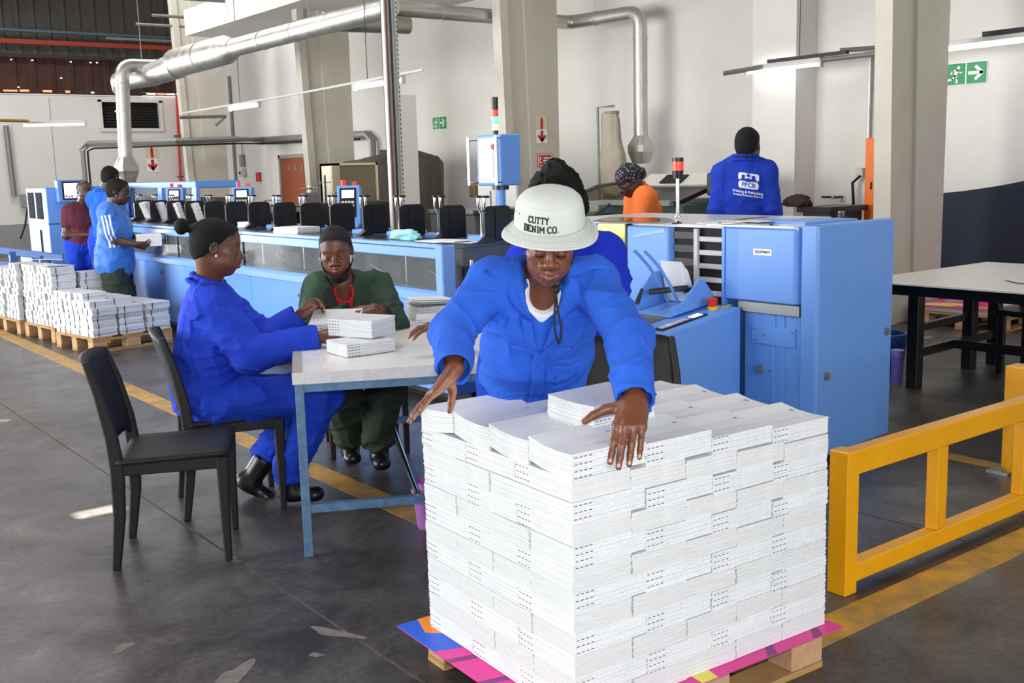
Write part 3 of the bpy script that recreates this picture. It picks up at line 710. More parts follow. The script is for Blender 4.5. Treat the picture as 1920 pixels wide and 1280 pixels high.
# ---- three-knife trimmer at the near end
TX = 4.47
tr = thing('trimmer', 'tall blue trimming machine at the near end with open rack and side console', 'machine', (4.95, 4.1, 0))
MB().box((TX+.03, 3.42, .05), (5.22, 5.60, 1.20)).build('core_housing', M_BLUEDK, tr)
MB().box((5.22, 3.95, .05), (5.50, 5.60, 1.20)).build('rear_housing', M_BLUEDK, tr)
o = tr
MB().prism([(TX,3.29),(TX+.76,3.36),(TX+.76,3.44),(TX,3.40)], .03, 1.235, 'z').build('end_panel', M_BLUE, tr, bevel=.007)
MB().box((TX-.005, 3.30, .03), (TX+.05, 3.395, 1.235)).build('corner_pillar', M_BLUE, tr, bevel=.006)
for x, z in ((4.56,.46),(5.17,.62)):
    s_ = MB(); yy = 3.29+.07*(x-TX)/.76; s_.cyl((x,yy+.004,z),(x,yy-.012,z),.022,n=18); s_.cyl((x,yy-.01,z),(x,yy-.018,z),.010,n=6)
    s_.build('panel_lock', M_STEEL, tr, smooth=True)
# sliding door with inventory label
d_ = MB().prism([(TX+.02,3.41),(TX-.012,3.43),(TX-.012,3.80),(TX+.0,3.905),(TX+.03,3.905),(TX+.03,3.41)], .825, 1.215, 'z').build('guard_door', M_BLUE, tr, bevel=.008)
lb = MB().box((TX-.016,3.575,1.075),(TX-.012,3.695,1.107)).build('inventory_label', M_SIGNW, d_)
text_mesh('label_print', '2023/PM/09', .021, mat('label_ink',(70,40,50),.6), d_, Matrix.Translation(-Vector(tr.location)) @ frame((TX-.0165,3.635,1.091),(0,-1,0),(0,0,1)), .0006, .0004)
MB().box((TX-.014,3.40,.765),(TX+.04,3.80,.822)).build('steel_sill', M_STEEL, tr, bevel=.004)
lp = MB().box((TX+.01,3.40,.05),(TX+.03,3.77,.765)).build('lower_panel', M_BLUE, tr, bevel=.004)
for y in (3.50, 3.56): MB().box((TX+.003,y,.05),(TX+.012,y+.018,.76)).build('rib', M_BLUE, lp)
bk = MB().prism([(TX-.004,3.43),(TX+.0,3.44),(TX+.0,3.70),(TX-.004,3.71),(TX+.012,3.71),(TX+.012,3.43)], .60, .70, 'z').build('bracket_plate', M_BLUE, tr, bevel=.003)
for y, z in ((3.69,.68),(3.69,.62),(3.63,.65),(3.45,.68)): MB().cyl((TX-.002,y,z),(TX-.009,y,z),.006,n=8).build('bolt', M_STEEL, bk)
kb = MB(); kb.cyl((TX+.012,3.665,.46),(TX-.012,3.665,.46),.023,n=20); kb.cyl((TX-.01,3.665,.46),(TX-.02,3.665,.46),.014,n=14); kb.build('knurled_knob', M_STEEL, tr, smooth=True)
MB().cyl((TX+.01,3.60,.46),(TX+.002,3.60,.46),.006,n=8).build('bolt', M_STEEL, tr)
# open rack: recess with steel bars
MB().box((TX+.005,3.90,.72),(TX+.035,4.32,.78)).build('rack_sill', M_BLUEDK, tr)
MB().box((TX-.002,3.905,.75),(TX+.04,3.925,1.215)).build('rack_side', M_BLUE, tr)
rk = MB().box((TX+.028,3.92,.78),(TX+.034,4.30,1.2)).build('rack_void', mat('rack_dark', (30,30,32), .8), tr)
for k in range(5):
    z = .83+.075*k
    MB().box((TX+.0,3.925,z),(TX+.02,4.10,z+.028)).build('rack_bar', M_LTGREY, tr, bevel=.003)
    MB().box((TX+.01,4.12,z+.01),(TX+.022,4.29,z+.05)).build('rack_plate', M_DKSTEEL, tr)
MB().box((TX-.012,4.095,.74),(TX+.01,4.125,1.2)).build('rack_upright', M_LTGREY, tr, bevel=.003)
for k in range(4): MB().cyl((TX-.01,3.95+.035*k,.76),(TX-.01,3.95+.035*k,.815),.008,n=8).build('rack_screw', M_CHROME, tr)
# left guard with mirrored inspection window
dg = MB().prism([(TX+.02,4.30),(TX-.014,4.315),(TX-.014,4.66),(TX+.03,4.66),(TX+.03,4.30)], .72, 1.205, 'z').build('guard_door', M_BLUE, tr, bevel=.008)
MB().beam((TX-.016,4.34,1.185),(TX-.016,4.60,1.145),.004,.02,up=(0,0,1)).build('door_crease_highlight', M_LEDGE, dg)  # raised diagonal strip; the highlight along it is painted in lighter blue
MB().box((TX-.012,4.28,.665),(TX+.03,4.72,.715)).build('steel_sill', M_STEEL, tr, bevel=.004)
wn_ = MB().box((-.005,4.665,-.215),(.005,4.93,.215), Matrix.Translation((TX-.008,0,.995)) @ Matrix.Rotation(radians(4),4,'Y')).build('inspection_window', mat('mirror_acrylic', (205,205,190), .03, 1.0), tr)
MB().box((TX-.014,4.66,.76),(TX+.03,4.675,1.215)).box((TX-.014,4.66,.765),(TX+.03,4.93,.782)).build('window_frame', M_BLACK, wn_)
MB().box((TX+.0,4.93,.4),(TX+.05,5.6,1.21)).build('rear_panel', M_BLUE, tr, bevel=.006)
MB().box((TX+.0,4.32,.05),(TX+.04,5.6,.66)).build('lower_panel', M_BLUE, tr, bevel=.006)
MB().cyl((TX+.0,4.62,.60),(TX-.004,4.62,.60),.012,n=10).build('panel_mark', M_BLACK, tr)
# top: acrylic lids over the housing
MB().prism([(TX+.0,3.42),(5.23,3.44),(5.23,3.95),(5.48,3.95),(5.48,5.55),(TX+.05,5.55)], 1.205, 1.222, 'z').build('top_plate', mat('top_plate_grey', (205,208,210), .3, var=.15, vscale=5), tr)
MB().prism([(TX-.02,4.28),(TX+.06,4.28),(TX+.42,4.75),(TX+.36,5.2),(TX-.02,4.95)], 1.222, 1.230, 'z').build('smoked_lid', mat('smoked_lid', (30,28,28), .08), tr)
MB().prism([(TX-.02,3.43),(TX+.16,3.43),(TX+.16,4.25),(TX-.02,4.02)], 1.222, 1.229, 'z').build('clear_lid', mat('clear_lid', (225,228,226), .1), tr)
for x, y in ((TX+.01,3.6),(TX+.01,3.95),(TX+.05,4.3),(TX+.2,4.6)): MB().cyl((x,y,1.228),(x,y,1.238),.008,n=8).build('lid_stud', M_BLACK, tr)
MB().prism([(TX+.16,3.50),(TX+.62,3.50),(TX+.62,3.72),(TX+.3,3.95)], 1.222, 1.240, 'z').build('blue_cover_strip', M_BLUE, tr)
bc = thing('warning_beacon', 'red and black warning beacon on a chrome pole on the trimmer', 'beacon', (4.96,4.72,1.231))
MB().cyl((4.96,4.72,1.231),(4.96,4.72,1.47),.012,n=12).build('pole', M_CHROME, bc, smooth=True)
MB().cyl((4.96,4.72,1.47),(4.96,4.72,1.52),.031,.036,n=20).build('socket', M_BLACK, bc, smooth=True)
MB().cyl((4.96,4.72,1.52),(4.96,4.72,1.575),.036,n=20).build('red_lens', mat('beacon_lens',(235,72,45),.3,emit=(255,70,40),estr=.35), bc, smooth=True)
MB().cyl((4.96,4.72,1.575),(4.96,4.72,1.60),.036,n=20).build('cap', M_BLACK, bc, smooth=True)
MB().cyl((4.96,4.72,1.231),(4.96,4.72,1.238),.025,n=14).build('flange', M_CHROME, bc)

# ---- delivery console in front of the trimmer
cs = thing('delivery_console', 'sloping blue delivery console with steel belt, keypad strip and red stop button', 'console', (4.1, 4.1, 0))
MB().prism([(3.62,.05),(4.45,.05),(4.45,.79),(3.62,.672)], 3.77, 4.46, 'y').build('housing', M_BLUE, cs, bevel=.008)
SLP = atan2(.118, .83)
def cz(x): return .672+(x-3.62)*.118/.83
CM = lambda x, y, dz=0: Matrix.Translation((x, y, cz(x)+dz)) @ Matrix.Rotation(-SLP, 4, 'Y')
MB().box((-.36,-.20,0),(.22,.20,.006),CM(4.0,4.20)).build('steel_belt', mat('brown_steel_belt', (128,120,112), .4, .6, rvar=.1), cs)
MB().box((-.36,-.006,.006),(.22,.006,.009),CM(4.0,4.28)).build('belt_seam', M_RUBBER, cs)
kp = MB().box((-.175,-.032,0),(.175,.032,.008),CM(4.08,3.86)).build('keypad_strip', M_BLACK, cs, bevel=.003)
for k in range(5): MB().box((-.155+.042*k,-.018,.008),(-.122+.042*k,.018,.012),CM(4.08,3.86)).build('key', M_LTGREY if k != 1 else mat('pressed_key', (225,225,215), .5), kp)
MB().box((.075,-.02,.008),(.15,.02,.011),CM(4.08,3.86)).build('lit_display', mat('lit_amber_display', (245,240,205), .4, emit=(250,245,205), estr=1.2), kp)
es = MB().cyl(CM(4.36,3.89) @ Vector((0,0,.0)), CM(4.36,3.89) @ Vector((0,0,.018)), .028, n=20).build('stop_button_base', mat('yellow_label', (230,190,40), .5), cs, smooth=True)
MB().cyl(CM(4.36,3.89) @ Vector((0,0,.018)), CM(4.36,3.89) @ Vector((0,0,.06)), .024, .03, n=20).build('stop_button', mat('stop_red', (215,52,36), .35), es, smooth=True)
MB().box((-.05,-.012,0),(.05,.012,.002),CM(4.44-.02,3.86)).build('warning_label', mat('yellow_label', (230,190,40), .5), cs)
# sheet guide: blue bracket with curved arms and black clamps
gd = thing('sheet_guide', 'blue sheet guide with two curved arms and black clamp levers on the console', 'guide', (4.25,4.12,cz(4.25)+.007))
MB().box((-.16,-.15,.007),(.16,.14,.018),CM(4.27,4.12)).build('tray', mat('guide_blue', (112,162,232), .15), gd)
MB().prism([(-.15,0),(.17,0),(.17,.05),(.10,.15),(.06,.15),(-.08,.06),(-.15,.05)], -.155, -.143, 'y', CM(4.29,4.12,.007)).build('front_cheek', M_BLUE, gd, bevel=.004)
MB().prism([(-.15,0),(.17,0),(.17,.05),(.12,.19),(.02,.19),(-.1,.10),(-.15,.05)], .13, .142, 'y', CM(4.27,4.12,.007)).build('back_cheek', M_BLUE, gd, bevel=.004)
for dy in (-.03, .05):
    MB().tube([(4.30,4.12+dy,.80),(4.25,4.13+dy,.90),(4.19,4.15+dy,1.0),(4.13,4.17+dy,1.07),(4.10,4.18+dy,1.10)], .0085, 8).build('curved_arm', M_BLUE, gd, smooth=True)
MB().beam((4.18,4.20,.865),(4.34,4.05,.885),.035,.03).build('clamp_bar', M_BLACK, gd, bevel=.006)
for a, c in (((4.13,4.24,.80),(4.17,4.24,.88)),((4.27,4.02,.875),(4.36,3.99,.89))):
    MB().tube([a,c],[.013,.009],10).build('clamp_lever', M_BLACK, gd, smooth=True)
for x, y in ((4.42,4.0),(4.40,3.985)): MB().cyl((x,y,.80),(x,y-.02,.80),.008,n=8).build('thumb_screw', M_BLACK, gd)
for k in range(7):
    MM = Matrix.Translation((4.355+.007*k, 4.14-.004*k, .80)) @ Matrix.Rotation(radians(-14-1.5*k), 4, 'Y')
    tag(MB().box((0,-.075,0),(.004,.085,.235-.006*k),MM).build('trimmed_booklet', M_PAPER), ('nearest','second','third','fourth','fifth','sixth','farthest')[k]+' thin booklet leaning upright in the sheet guide, counted from the curved arms', 'booklet', 'booklets standing in the sheet guide')
# loose things lying on the trimmer and the line
for k, (x, y, w_, h_, a, lab, m) in enumerate(((4.62,4.02,.34,.22,.3,'white proof sheet lying on the trimmer top beside the lid',M_PAPER),(4.78,3.86,.30,.2,-.2,'white proof sheet lying across the middle of the trimmer top',M_PAPER),(4.86,4.05,.30,.04,.1,'brown paper strip lying on the trimmer top',mat('brown_strip',(110,84,74),.6)))):
    M = Matrix.Translation((x,y,1.231+.004*k)) @ Matrix.Rotation(a,4,'Z')
    tag(MB().box((-w_/2,-h_/2,0),(w_/2,h_/2,.003),M).build('paper_sheet', m), lab, 'paper')
t = thing('pipe_joint', 'small metal clamp standing on the trimmer edge', 'clamp', (5.3,3.75,1.222))
MB().box((5.27,3.73,1.222),(5.33,3.77,1.232)).build('foot', M_DKSTEEL, t); MB().box((5.275,3.74,1.232),(5.285,3.76,1.26)).build('jaw', M_DKSTEEL, t); MB().box((5.315,3.74,1.232),(5.325,3.76,1.26)).build('jaw', M_DKSTEEL, t); MB().box((5.275,3.742,1.255),(5.325,3.758,1.265)).build('bridge', M_STEEL, t)
# crumpled turquoise cloth on the line
def lump(name, c, size, seed, m, label, cat, zfloor=None):
    r = np.random.default_rng(seed); n, mm = 36, 20; ph = r.uniform(0, 6.28, (8, 3)); fr = r.uniform(2, 7, (8, 3))
    bb = MB()
    def fn(u, v):
        a = 2*pi*u; q = pi*v; d = np.array([sin(q)*cos(a), sin(q)*sin(a), cos(q)])
        k = 1+sum(.09*sin(fr[i, 0]*d[0]+fr[i, 1]*d[1]*1.3+fr[i, 2]*d[2]+ph[i, 0])*abs(sin(fr[i, 1]*d[0]*1.5+ph[i, 1])) for i in range(8))
        z = max(d[2]*k*size[2], -size[2]*.35)
        return (c[0]+d[0]*k*size[0], c[1]+d[1]*k*size[1], c[2]+z+size[2]*.35)
    bb.grid(fn, n, mm, flip=True)
    return tag(bb.build(name, m, smooth='all'), label, cat)
lump('crumpled_cloth', (4.0,6.42,1.09), (.06,.17,.05), 3, mat('turquoise_gauze', (140,205,212), .8, sheen=.3), 'crumpled turquoise gauze lying on the line between feeders', 'cloth')
for k, (x, y, a, lab) in enumerate(((3.98,5.86,.2,'top white sheet fanned out on the near end of the line'),(3.96,5.95,-.1,'lower white sheet fanned out on the near end of the line'),(4.03,5.80,.45,'crooked white sheet beside the corner post of the line'))):
    M = Matrix.Translation((x,y,1.091+.005*(2-k))) @ Matrix.Rotation(a,4,'Z')
    tag(MB().box((-.10,-.15,0),(.10,.15,.004),M).build('paper_sheet', M_PAPER), lab, 'paper')
def paper_block(c, size, a, label, cat='paper stack', name='paper_stack', lean=0, group=None):
    t = thing(name, label, cat, c, a, group)
    n = max(3, int(size[2]/.012)); r = random.Random(int(c[1]*100))
    M0 = Matrix.Rotation(lean, 4, 'Y')
    for k in range(n):
        h = size[2]/n; dx, dy = r.uniform(-.003,.003), r.uniform(-.003,.003)
        MB().box((-size[0]/2+dx,-size[1]/2+dy,k*h+.0004),(size[0]/2+dx,size[1]/2+dy,(k+1)*h-.0006), M0).build('booklet', M_PAPER, t, world=False)
    return t
paper_block((3.97,8.05,1.09),(.22,.34,.05),.15,'flat white paper stack lying on the line behind the seated worker in green')
for k, y in enumerate((11.05, 11.6, 12.05, 12.55)):
    paper_block((4.24,y-.24,1.09),(.05,.20,.22),.1*(k % 2),('first','second','third','fourth')[k]+' upright wad of white sheets counted from the near end, loaded in the far feeders', lean=-.3)
paper_block((4.2,9.45,1.09),(.14,.22,.05),.3,'small flat white sheet wad lying by a middle feeder')

# ---- far end: blue feeder cabinet with monitor, and the glazed drive hood
fc = thing('feeder_cabinet', 'blue upright machine cabinet with a lit monitor at the far end', 'machine', (4.4, 16.0, 0))
MB().box((3.94,15.5,.0),(5.05,16.55,1.48)).build('housing', M_BLUE, fc, bevel=.01)
MB().box((3.935,15.49,.98),(5.06,15.52,1.0)).build('seam', M_BLUEDK, fc)
for y in (15.72, 16.15): MB().box((3.93,y,1.05),(3.945,y+.3,1.42)).build('side_window', mat('dark_window', (34,38,44), .8, spec=.05), fc)
MB().box((3.92,15.9,.55),(3.945,16.2,.9)).build('side_slot', M_DKSTEEL, fc)
MB().box((3.7,15.55,.45),(3.94,16.2,.55)).build('side_shelf', M_BLUEDK, fc, bevel=.01)
mo = MB().box((4.06,15.36,1.28),(4.42,15.47,1.58)).build('monitor', M_BLUE, fc, bevel=.01)
MB().box((4.12,15.35,1.31),(4.40,15.362,1.56)).build('monitor_bezel', M_BLACK, mo)
MB().box((4.145,15.345,1.335),(4.375,15.352,1.535)).build('lit_screen', mat('lit_monitor', (235,240,250), .3, emit=(235,242,255), estr=2.2), mo)
for k, c in enumerate(((214,60,60),(60,70,200),(214,60,60),(240,240,240),(60,70,200),(214,60,60))): MB().box((4.15+.037*k,15.342,1.34),(4.18+.037*k,15.346,1.375-.012*(k % 2))).build('screen_icon', mat('icon_%d' % k, c, .4, emit=c, estr=1.2), mo)
text_mesh('machine_lettering', 'VARIO', .10, mat('dark_lettering', (40,42,52), .5), fc, Matrix.Translation(-Vector(fc.location)) @ frame((4.28,15.495,1.05),(1,0,0),(0,0,1)), .004, .002)
hd = thing('drive_hood', 'wide blue glazed hood behind the far feeders', 'machine', (5.2, 14.9, 0))
HXX = 5.15
MB().box((HXX,13.2,0),(HXX+.7,16.6,1.05)).build('base', M_BLUE, hd, bevel=.01)
MB().box((HXX,13.2,1.43),(HXX+.6,16.6,1.52)).build('top_rail', M_BLUE, hd, bevel=.01)
for y0, y1, nm in ((13.12,13.32,'post'),(14.35,14.55,'post'),(15.6,15.8,'post'),(16.4,16.6,'post')): MB().add([(HXX-.04,y0,1.05),(HXX+.04,y0,1.05),(HXX+.04,y1,1.05),(HXX-.04,y1,1.05),(HXX-.0,y0+.06,1.44),(HXX+.04,y0+.06,1.44),(HXX+.04,y1,1.44),(HXX-.0,y1,1.44)],[(0,3,2,1),(4,5,6,7),(0,1,5,4),(1,2,6,5),(2,3,7,6),(3,0,4,7)]).build(nm, M_BLUE, hd)
for y0, y1 in ((13.32,14.35),(14.55,15.6),(15.8,16.4)): MB().box((HXX+.01,y0,1.05),(HXX+.016,y1,1.43)).build('pane', M_DKGLASS, hd)
MB().box((HXX+.3,13.3,1.05),(HXX+.5,16.5,1.30)).build('inner_works', mat('grey_works', (96,92,88), .5, var=.6, vscale=6), hd)

# ---- roller conveyor at the far left
rc = thing('roller_conveyor', 'low blue steel conveyor frame beside the far pallets', 'conveyor', (3.0, 14.2, 0))
MB().beam((2.4,15.3,.86),(3.75,14.2,.60),.05,.09).build('top_rail', M_BLUEDK, rc, bevel=.005)
MB().beam((2.4,15.3,.32),(3.6,14.3,.30),.05,.09).build('bottom_rail', M_BLUEDK, rc, bevel=.005)
MB().beam((2.6,15.6,.60),(3.9,14.5,.42),.05,.09).build('back_rail', M_BLUEDK, rc, bevel=.005)
for x, y, h in ((2.5,15.2,.84),(3.25,14.6,.70),(3.55,14.38,.64)): MB().beam((x,y,0),(x,y,h),.09,.09,up=(0,1,0)).build('post', M_BLUEDK, rc)
for k in range(6): MB().cyl((2.6+.2*k,15.15-.165*k,.40),(2.75+.2*k,15.42-.165*k,.40),.03,n=12).build('roller', M_STEEL, rc, smooth=True)
t = thing('yellow_handrail', 'thin yellow bent pipe rail by the far conveyor', 'rail', (3.1,15.0,0))
MB().tube([(2.98,15.5,.0),(3.02,15.5,1.1),(2.95,15.6,1.2),(2.6,15.9,1.22)], .022, 10).build('pipe', M_YEL, t, smooth=True); MB().cyl((2.98,15.5,0),(2.98,15.5,.01),.05,n=12).build('foot', M_YEL, t)
t = thing('call_post', 'white box pedestal with a red push button by the workers', 'pedestal', (3.93,14.0,0))
MB().box((3.86,13.9,0),(4.06,14.1,.74)).build('body', M_SIGNW, t, bevel=.01); MB().cyl((3.94,14.0,.74),(3.94,14.0,.80),.035,n=14).build('button', M_RED, t, smooth=True)
t = thing('low_rack', 'brown low timber rack behind the stacked pallets', 'rack', (3.5,13.7,0))
MB().box((3.25,13.66,.30),(3.78,13.76,.36)).build('beam', mat('ochre_timber', (170,110,40), .6), t); MB().box((3.3,13.68,0),(3.36,13.74,.3)).build('leg', mat('ochre_timber', (170,110,40), .6), t); MB().box((3.66,13.68,0),(3.72,13.74,.3)).build('leg', mat('ochre_timber', (170,110,40), .6), t)
tag(lump('dark_sack', (2.9,16.6,0.0), (.3,.3,.35), 8, mat('dark_sack', (50,46,42), .9), 'dark sack slumped behind the far conveyor', 'sack'))

# ---- background machines along the long wall
M_BENCH = mat('dark_bench_paint', (46,38,36), .5, var=.3, vscale=5)
bn = thing('old_binder', 'low dark brown binding machine with chrome wheels behind the feeder line', 'machine', (6.2, 12.9, 0))
MB().box((5.45,12.3,0),(6.1,13.1,1.10)).build('left_housing', M_BENCH, bn, bevel=.02)
MB().box((5.4,12.25,1.10),(6.12,13.12,1.16)).build('table_top', M_GREY, bn, bevel=.01)
MB().box((6.35,11.3,0),(7.1,12.1,1.22)).build('right_housing', M_BENCH, bn, bevel=.02)
MB().box((6.1,12.1,0),(6.5,13.1,1.2)).build('middle_housing', M_BENCH, bn, bevel=.02)
MB().box((6.14,12.2,.8),(6.36,12.32,1.34)).build('column', mat('mauve_grey', (120,112,114), .5), bn, bevel=.02)
for x, y, z in ((6.25,12.26,1.36),(6.6,12.1,1.30),(6.0,12.8,1.22)):
    h = MB(); 
    wv = h.cyl((x,y,z-.02),(x,y,z+.07),.012,n=10).build('wheel_spindle', M_CHROME, bn, smooth=True)
    MB().tube([(x+.10*cos(a*pi/10),y+.10*sin(a*pi/10),z+.03) for a in range(20)],.009,6,closed=True).build('hand_wheel', M_CHROME, wv, smooth=True)
    MB().beam((x-.10,y,z+.03),(x+.10,y,z+.03),.012,.012).build('spoke', M_CHROME, wv)
MB().cyl((6.5,12.3,1.2),(6.5,12.3,1.55),.012,n=8).build('threaded_rod', M_BLACK, bn)
MB().beam((6.4,12.3,1.46),(6.6,12.3,1.46),.015,.015).build('cross_bar', M_CHROME, bn)
cb = thing('steel_cabinet', 'beige steel cabinet with an open door behind the keypad', 'cabinet', (7.1, 13.0, 0))
M_BEIGE = mat('beige_steel', (222,210,178), .5, var=.15, vscale=3)
MB().box((6.80,12.5,0),(7.40,12.56,.06)).box((6.80,12.5,0),(6.83,13.0,1.70)).box((7.37,12.5,0),(7.40,13.0,1.70)).box((6.80,12.5,1.67),(7.40,13.0,1.70)).box((6.8,12.95,0),(7.4,13.0,1.7)).build('carcass', M_BEIGE, cb)
MB().box((6.83,12.52,.06),(7.37,12.54,1.67)).build('closed_door', mat('drab_door', (128,116,92), .5), cb)
MB().beam((6.815,12.5,.84),(6.58,12.27,.84),.02,1.66,up=(0,0,1)).build('open_door', M_BEIGE, cb)
tp = thing('covered_machine', 'machine hidden under a dark olive tarpaulin by the white wall', 'machine', (9.2, 14.9, 0))
def tarp(u, v):
    a = 2*pi*u; k = 1/max(abs(cos(a)), abs(sin(a))); k = min(k, 1.25)
    top = [(0,0),(.55,1.93),(.95,1.80),(1.02,1.70),(1.0,1.0),(1.06,0.0)][min(5, int(round(v*5)))] 
    r, z = top; w = 1+.03*sin(9*a)*(v > .5)
    x = .72*k*cos(a)*r*w; y = .95*k*sin(a)*r*w
    if v == 0: z = 1.93
    z -= (.10*(1+cos(a-2.5))*(v < .7))*.8
    return (9.05+x, 15.2+y, max(z, 0.01))
MB().grid(tarp, 48, 5, flip=True).build('tarpaulin', mat('olive_tarpaulin', (84,78,70), .7, var=.3, vscale=3), tp, smooth=True)
t = thing('drum_pump', 'small hand pump with bent black pipe against the white wall', 'pump', (10.4,13.9,0))
MB().cyl((10.35,13.9,0),(10.35,13.9,1.05),.10,n=16).build('drum', M_BENCH, t, smooth=True)
MB().tube([(10.40,13.85,1.05),(10.40,13.85,1.35),(10.37,13.82,1.44),(10.30,13.85,1.46),(10.24,13.95,1.40)],.035,10).build('spout', M_BLACK, t, smooth=True)
MB().cbox((10.2,14.15,1.24),(.2,.16,.2)).build('motor', mat('tan_motor',(150,130,90),.6), t, bevel=.02)
t = thing('guillotine', 'dark machine partly hidden behind the near feeders, with a chrome edge', 'machine', (7.4,9.9,0))
MB().box((6.95,9.7,0),(7.9,10.6,1.08)).build('housing', mat('slate_housing',(92,90,94),.5), t, bevel=.02); MB().box((6.9,9.65,1.08),(7.95,10.65,1.12)).build('table_top', M_PLATE, t)
tag(MB().box((8.2,10.55,0),(8.25,11.35,1.50)).build('white_panel_board', M_SIGNW, bevel=.01), 'bright white board standing behind the operator panel post', 'board')

# ---- green folding machine with slanted guards in front of the wall
M_MGREEN = mat('machine_dark_green', (62,82,74), .5, var=.3, vscale=5)
gm = thing('folding_machine', 'dark green folding machine with cream top and slanted side guards', 'machine', (9.2, 9.2, 0))
MB().box((9.0,8.5,0),(10.4,9.9,1.12)).build('body', M_MGREEN, gm, bevel=.02)
MB().box((8.9,8.6,1.10),(9.9,9.8,1.16)).build('roller_bed', M_GREY, gm)
MB().add([(8.95,8.55,1.14),(8.95,9.75,1.14),(9.6,9.75,1.32),(9.6,8.55,1.32),(9.0,8.55,1.10),(9.0,9.75,1.10),(9.65,9.75,1.28),(9.65,8.55,1.28)],[(0,1,2,3),(7,6,5,4),(0,4,5,1),(1,5,6,2),(2,6,7,3),(3,7,4,0)]).build('black_hood', M_BLACK, gm)
MB().add([(9.5,8.5,1.33),(9.5,9.7,1.33),(9.7,9.7,1.46),(9.7,8.5,1.46),(9.55,8.5,1.28),(9.55,9.7,1.28),(9.8,9.7,1.42),(9.8,8.5,1.42)],[(0,1,2,3),(7,6,5,4),(0,4,5,1),(1,5,6,2),(2,6,7,3),(3,7,4,0)]).build('cream_panel', mat('cream_panel',(222,220,208),.45), gm, bevel=.01)
MB().add([(9.49,9.0,1.35),(9.49,9.35,1.35),(9.64,9.35,1.445),(9.64,9.0,1.445),(9.51,9.0,1.34),(9.51,9.35,1.34),(9.66,9.35,1.435),(9.66,9.0,1.435)],[(0,1,2,3),(7,6,5,4),(0,4,5,1),(1,5,6,2),(2,6,7,3),(3,7,4,0)]).build('dial_plate', M_DKSTEEL, gm)
MB().box((9.45,8.15,1.20),(9.8,8.55,1.46)).build('green_end', M_MGREEN, gm, bevel=.02)
MB().beam((9.3,8.38,1.36),(9.8,7.95,1.12),.06,.05).build('slanted_arm', M_MGREEN, gm)
MB().beam((9.35,8.30,1.28),(9.75,8.0,1.13),.02,.20).build('cream_guard', mat('cream_panel',(222,220,208),.45), gm)
ga = MB().tube([(8.6,10.45,.98),(8.6,10.45,1.06),(9.0,9.95,1.32),(9.45,9.95,1.36)],.022,8).build('guard_frame', M_MGREEN, gm)
MB().tube([(8.62,10.2,.95),(8.62,9.6,.98),(9.0,9.6,1.15)],.022,8).build('guard_frame', M_MGREEN, gm)
MB().add([(8.62,10.42,1.06),(9.02,9.93,1.31),(9.4,9.93,1.34),(9.4,9.93,1.16),(8.9,10.2,1.14)],[(0,1,2,3,4)]).build('guard_pane', mat('tan_acrylic',(150,140,100),.2,alpha=.6), gm, solid=.006)
MB().box((8.7,9.65,.3),(9.3,10.35,1.0)).build('feeder_base', M_MGREEN, gm, bevel=.02)
# hanging dust bag on a frame
db = thing('dust_bag', 'tall beige dust bag hanging from a thin frame by the wall', 'dust bag', (10.2,11.0,0))
MB().tube([(10.05,11.03,0),(10.0,11.0,2.36),(10.0,10.68,2.36)],.018,8).build('frame', M_GREY, db)
def bag(u, v):
    a = 2*pi*u; r = .10+.075*min(1, v*1.4)+.008*sin(7*a+3*v)+.01*sin(13*v); z = 2.28-1.0*v
    return (10.08+r*cos(a)*.9, 10.78+.06*(1-v)+r*sin(a)*1.15, z)
MB().grid(bag, 28, 18, flip=True).build('bag', mat('beige_filter_cloth',(186,176,160),.8,var=.3,vscale=6), db, smooth='all')
MB().cyl((10.08,10.8,2.27),(10.08,10.8,2.30),.10,n=20).build('top_ring', M_GREY, db); MB().cyl((10.08,10.78,1.29),(10.08,10.78,1.2),.18,n=20).build('collar', M_GREY, db)
MB().cyl((10.08,10.78,0),(10.08,10.78,1.2),.15,n=20).build('collection_drum', M_DKSTEEL, db, smooth=True)
# orange cabinet with black hose, conduit, tap
oc = thing('orange_cabinet', 'narrow orange steel cabinet beside the thick column', 'cabinet', (10.8,7.12,0))
MB().box((10.66,7.04,0),(10.98,7.25,1.80)).build('case', M_ORANGE, oc, bevel=.006); MB().cbox((10.655,7.16,1.27),(.012,.02,.08)).build('handle', M_BLACK, oc)
t = thing('black_ladder_tray', 'black ladder cable tray rising above the orange cabinet', 'cable tray', (10.8,7.1,1.8))
MB().box((10.8,7.16,1.82),(10.84,7.19,7.4)).build('side_rail', M_BLACK, t); MB().box((10.8,7.02,1.82),(10.84,7.05,7.4)).build('side_rail', M_BLACK, t); MB().box((10.83,7.05,1.82),(10.85,7.16,7.4)).build('cable_bundle', M_BLACK, t)
for k in range(10): MB().box((10.79,7.03,1.95+.5*k),(10.805,7.18,1.97+.5*k)).build('rung', M_STEEL, t)
t = thing('conduit', 'steel conduit running down the wall beside the orange cabinet', 'conduit', (10.96,7.45,1.3))
MB().tube([(10.96,7.42,2.78),(10.96,7.42,1.45)],.022,8).build('pipe', M_GALV, t); MB().cbox((10.95,7.50,1.42),(.08,.10,.1)).build('case', M_LTGREY, t, bevel=.008)
MB().tube([(10.92,7.48,1.38),(10.88,7.56,1.30),(10.88,7.54,1.05),(10.88,7.48,.9)],.018,8).build('hose', M_RUBBER, t, smooth=True)
t = thing('wall_tap', 'small metal tap sticking out of the white wall', 'tap', (10.95,8.0,1.13))
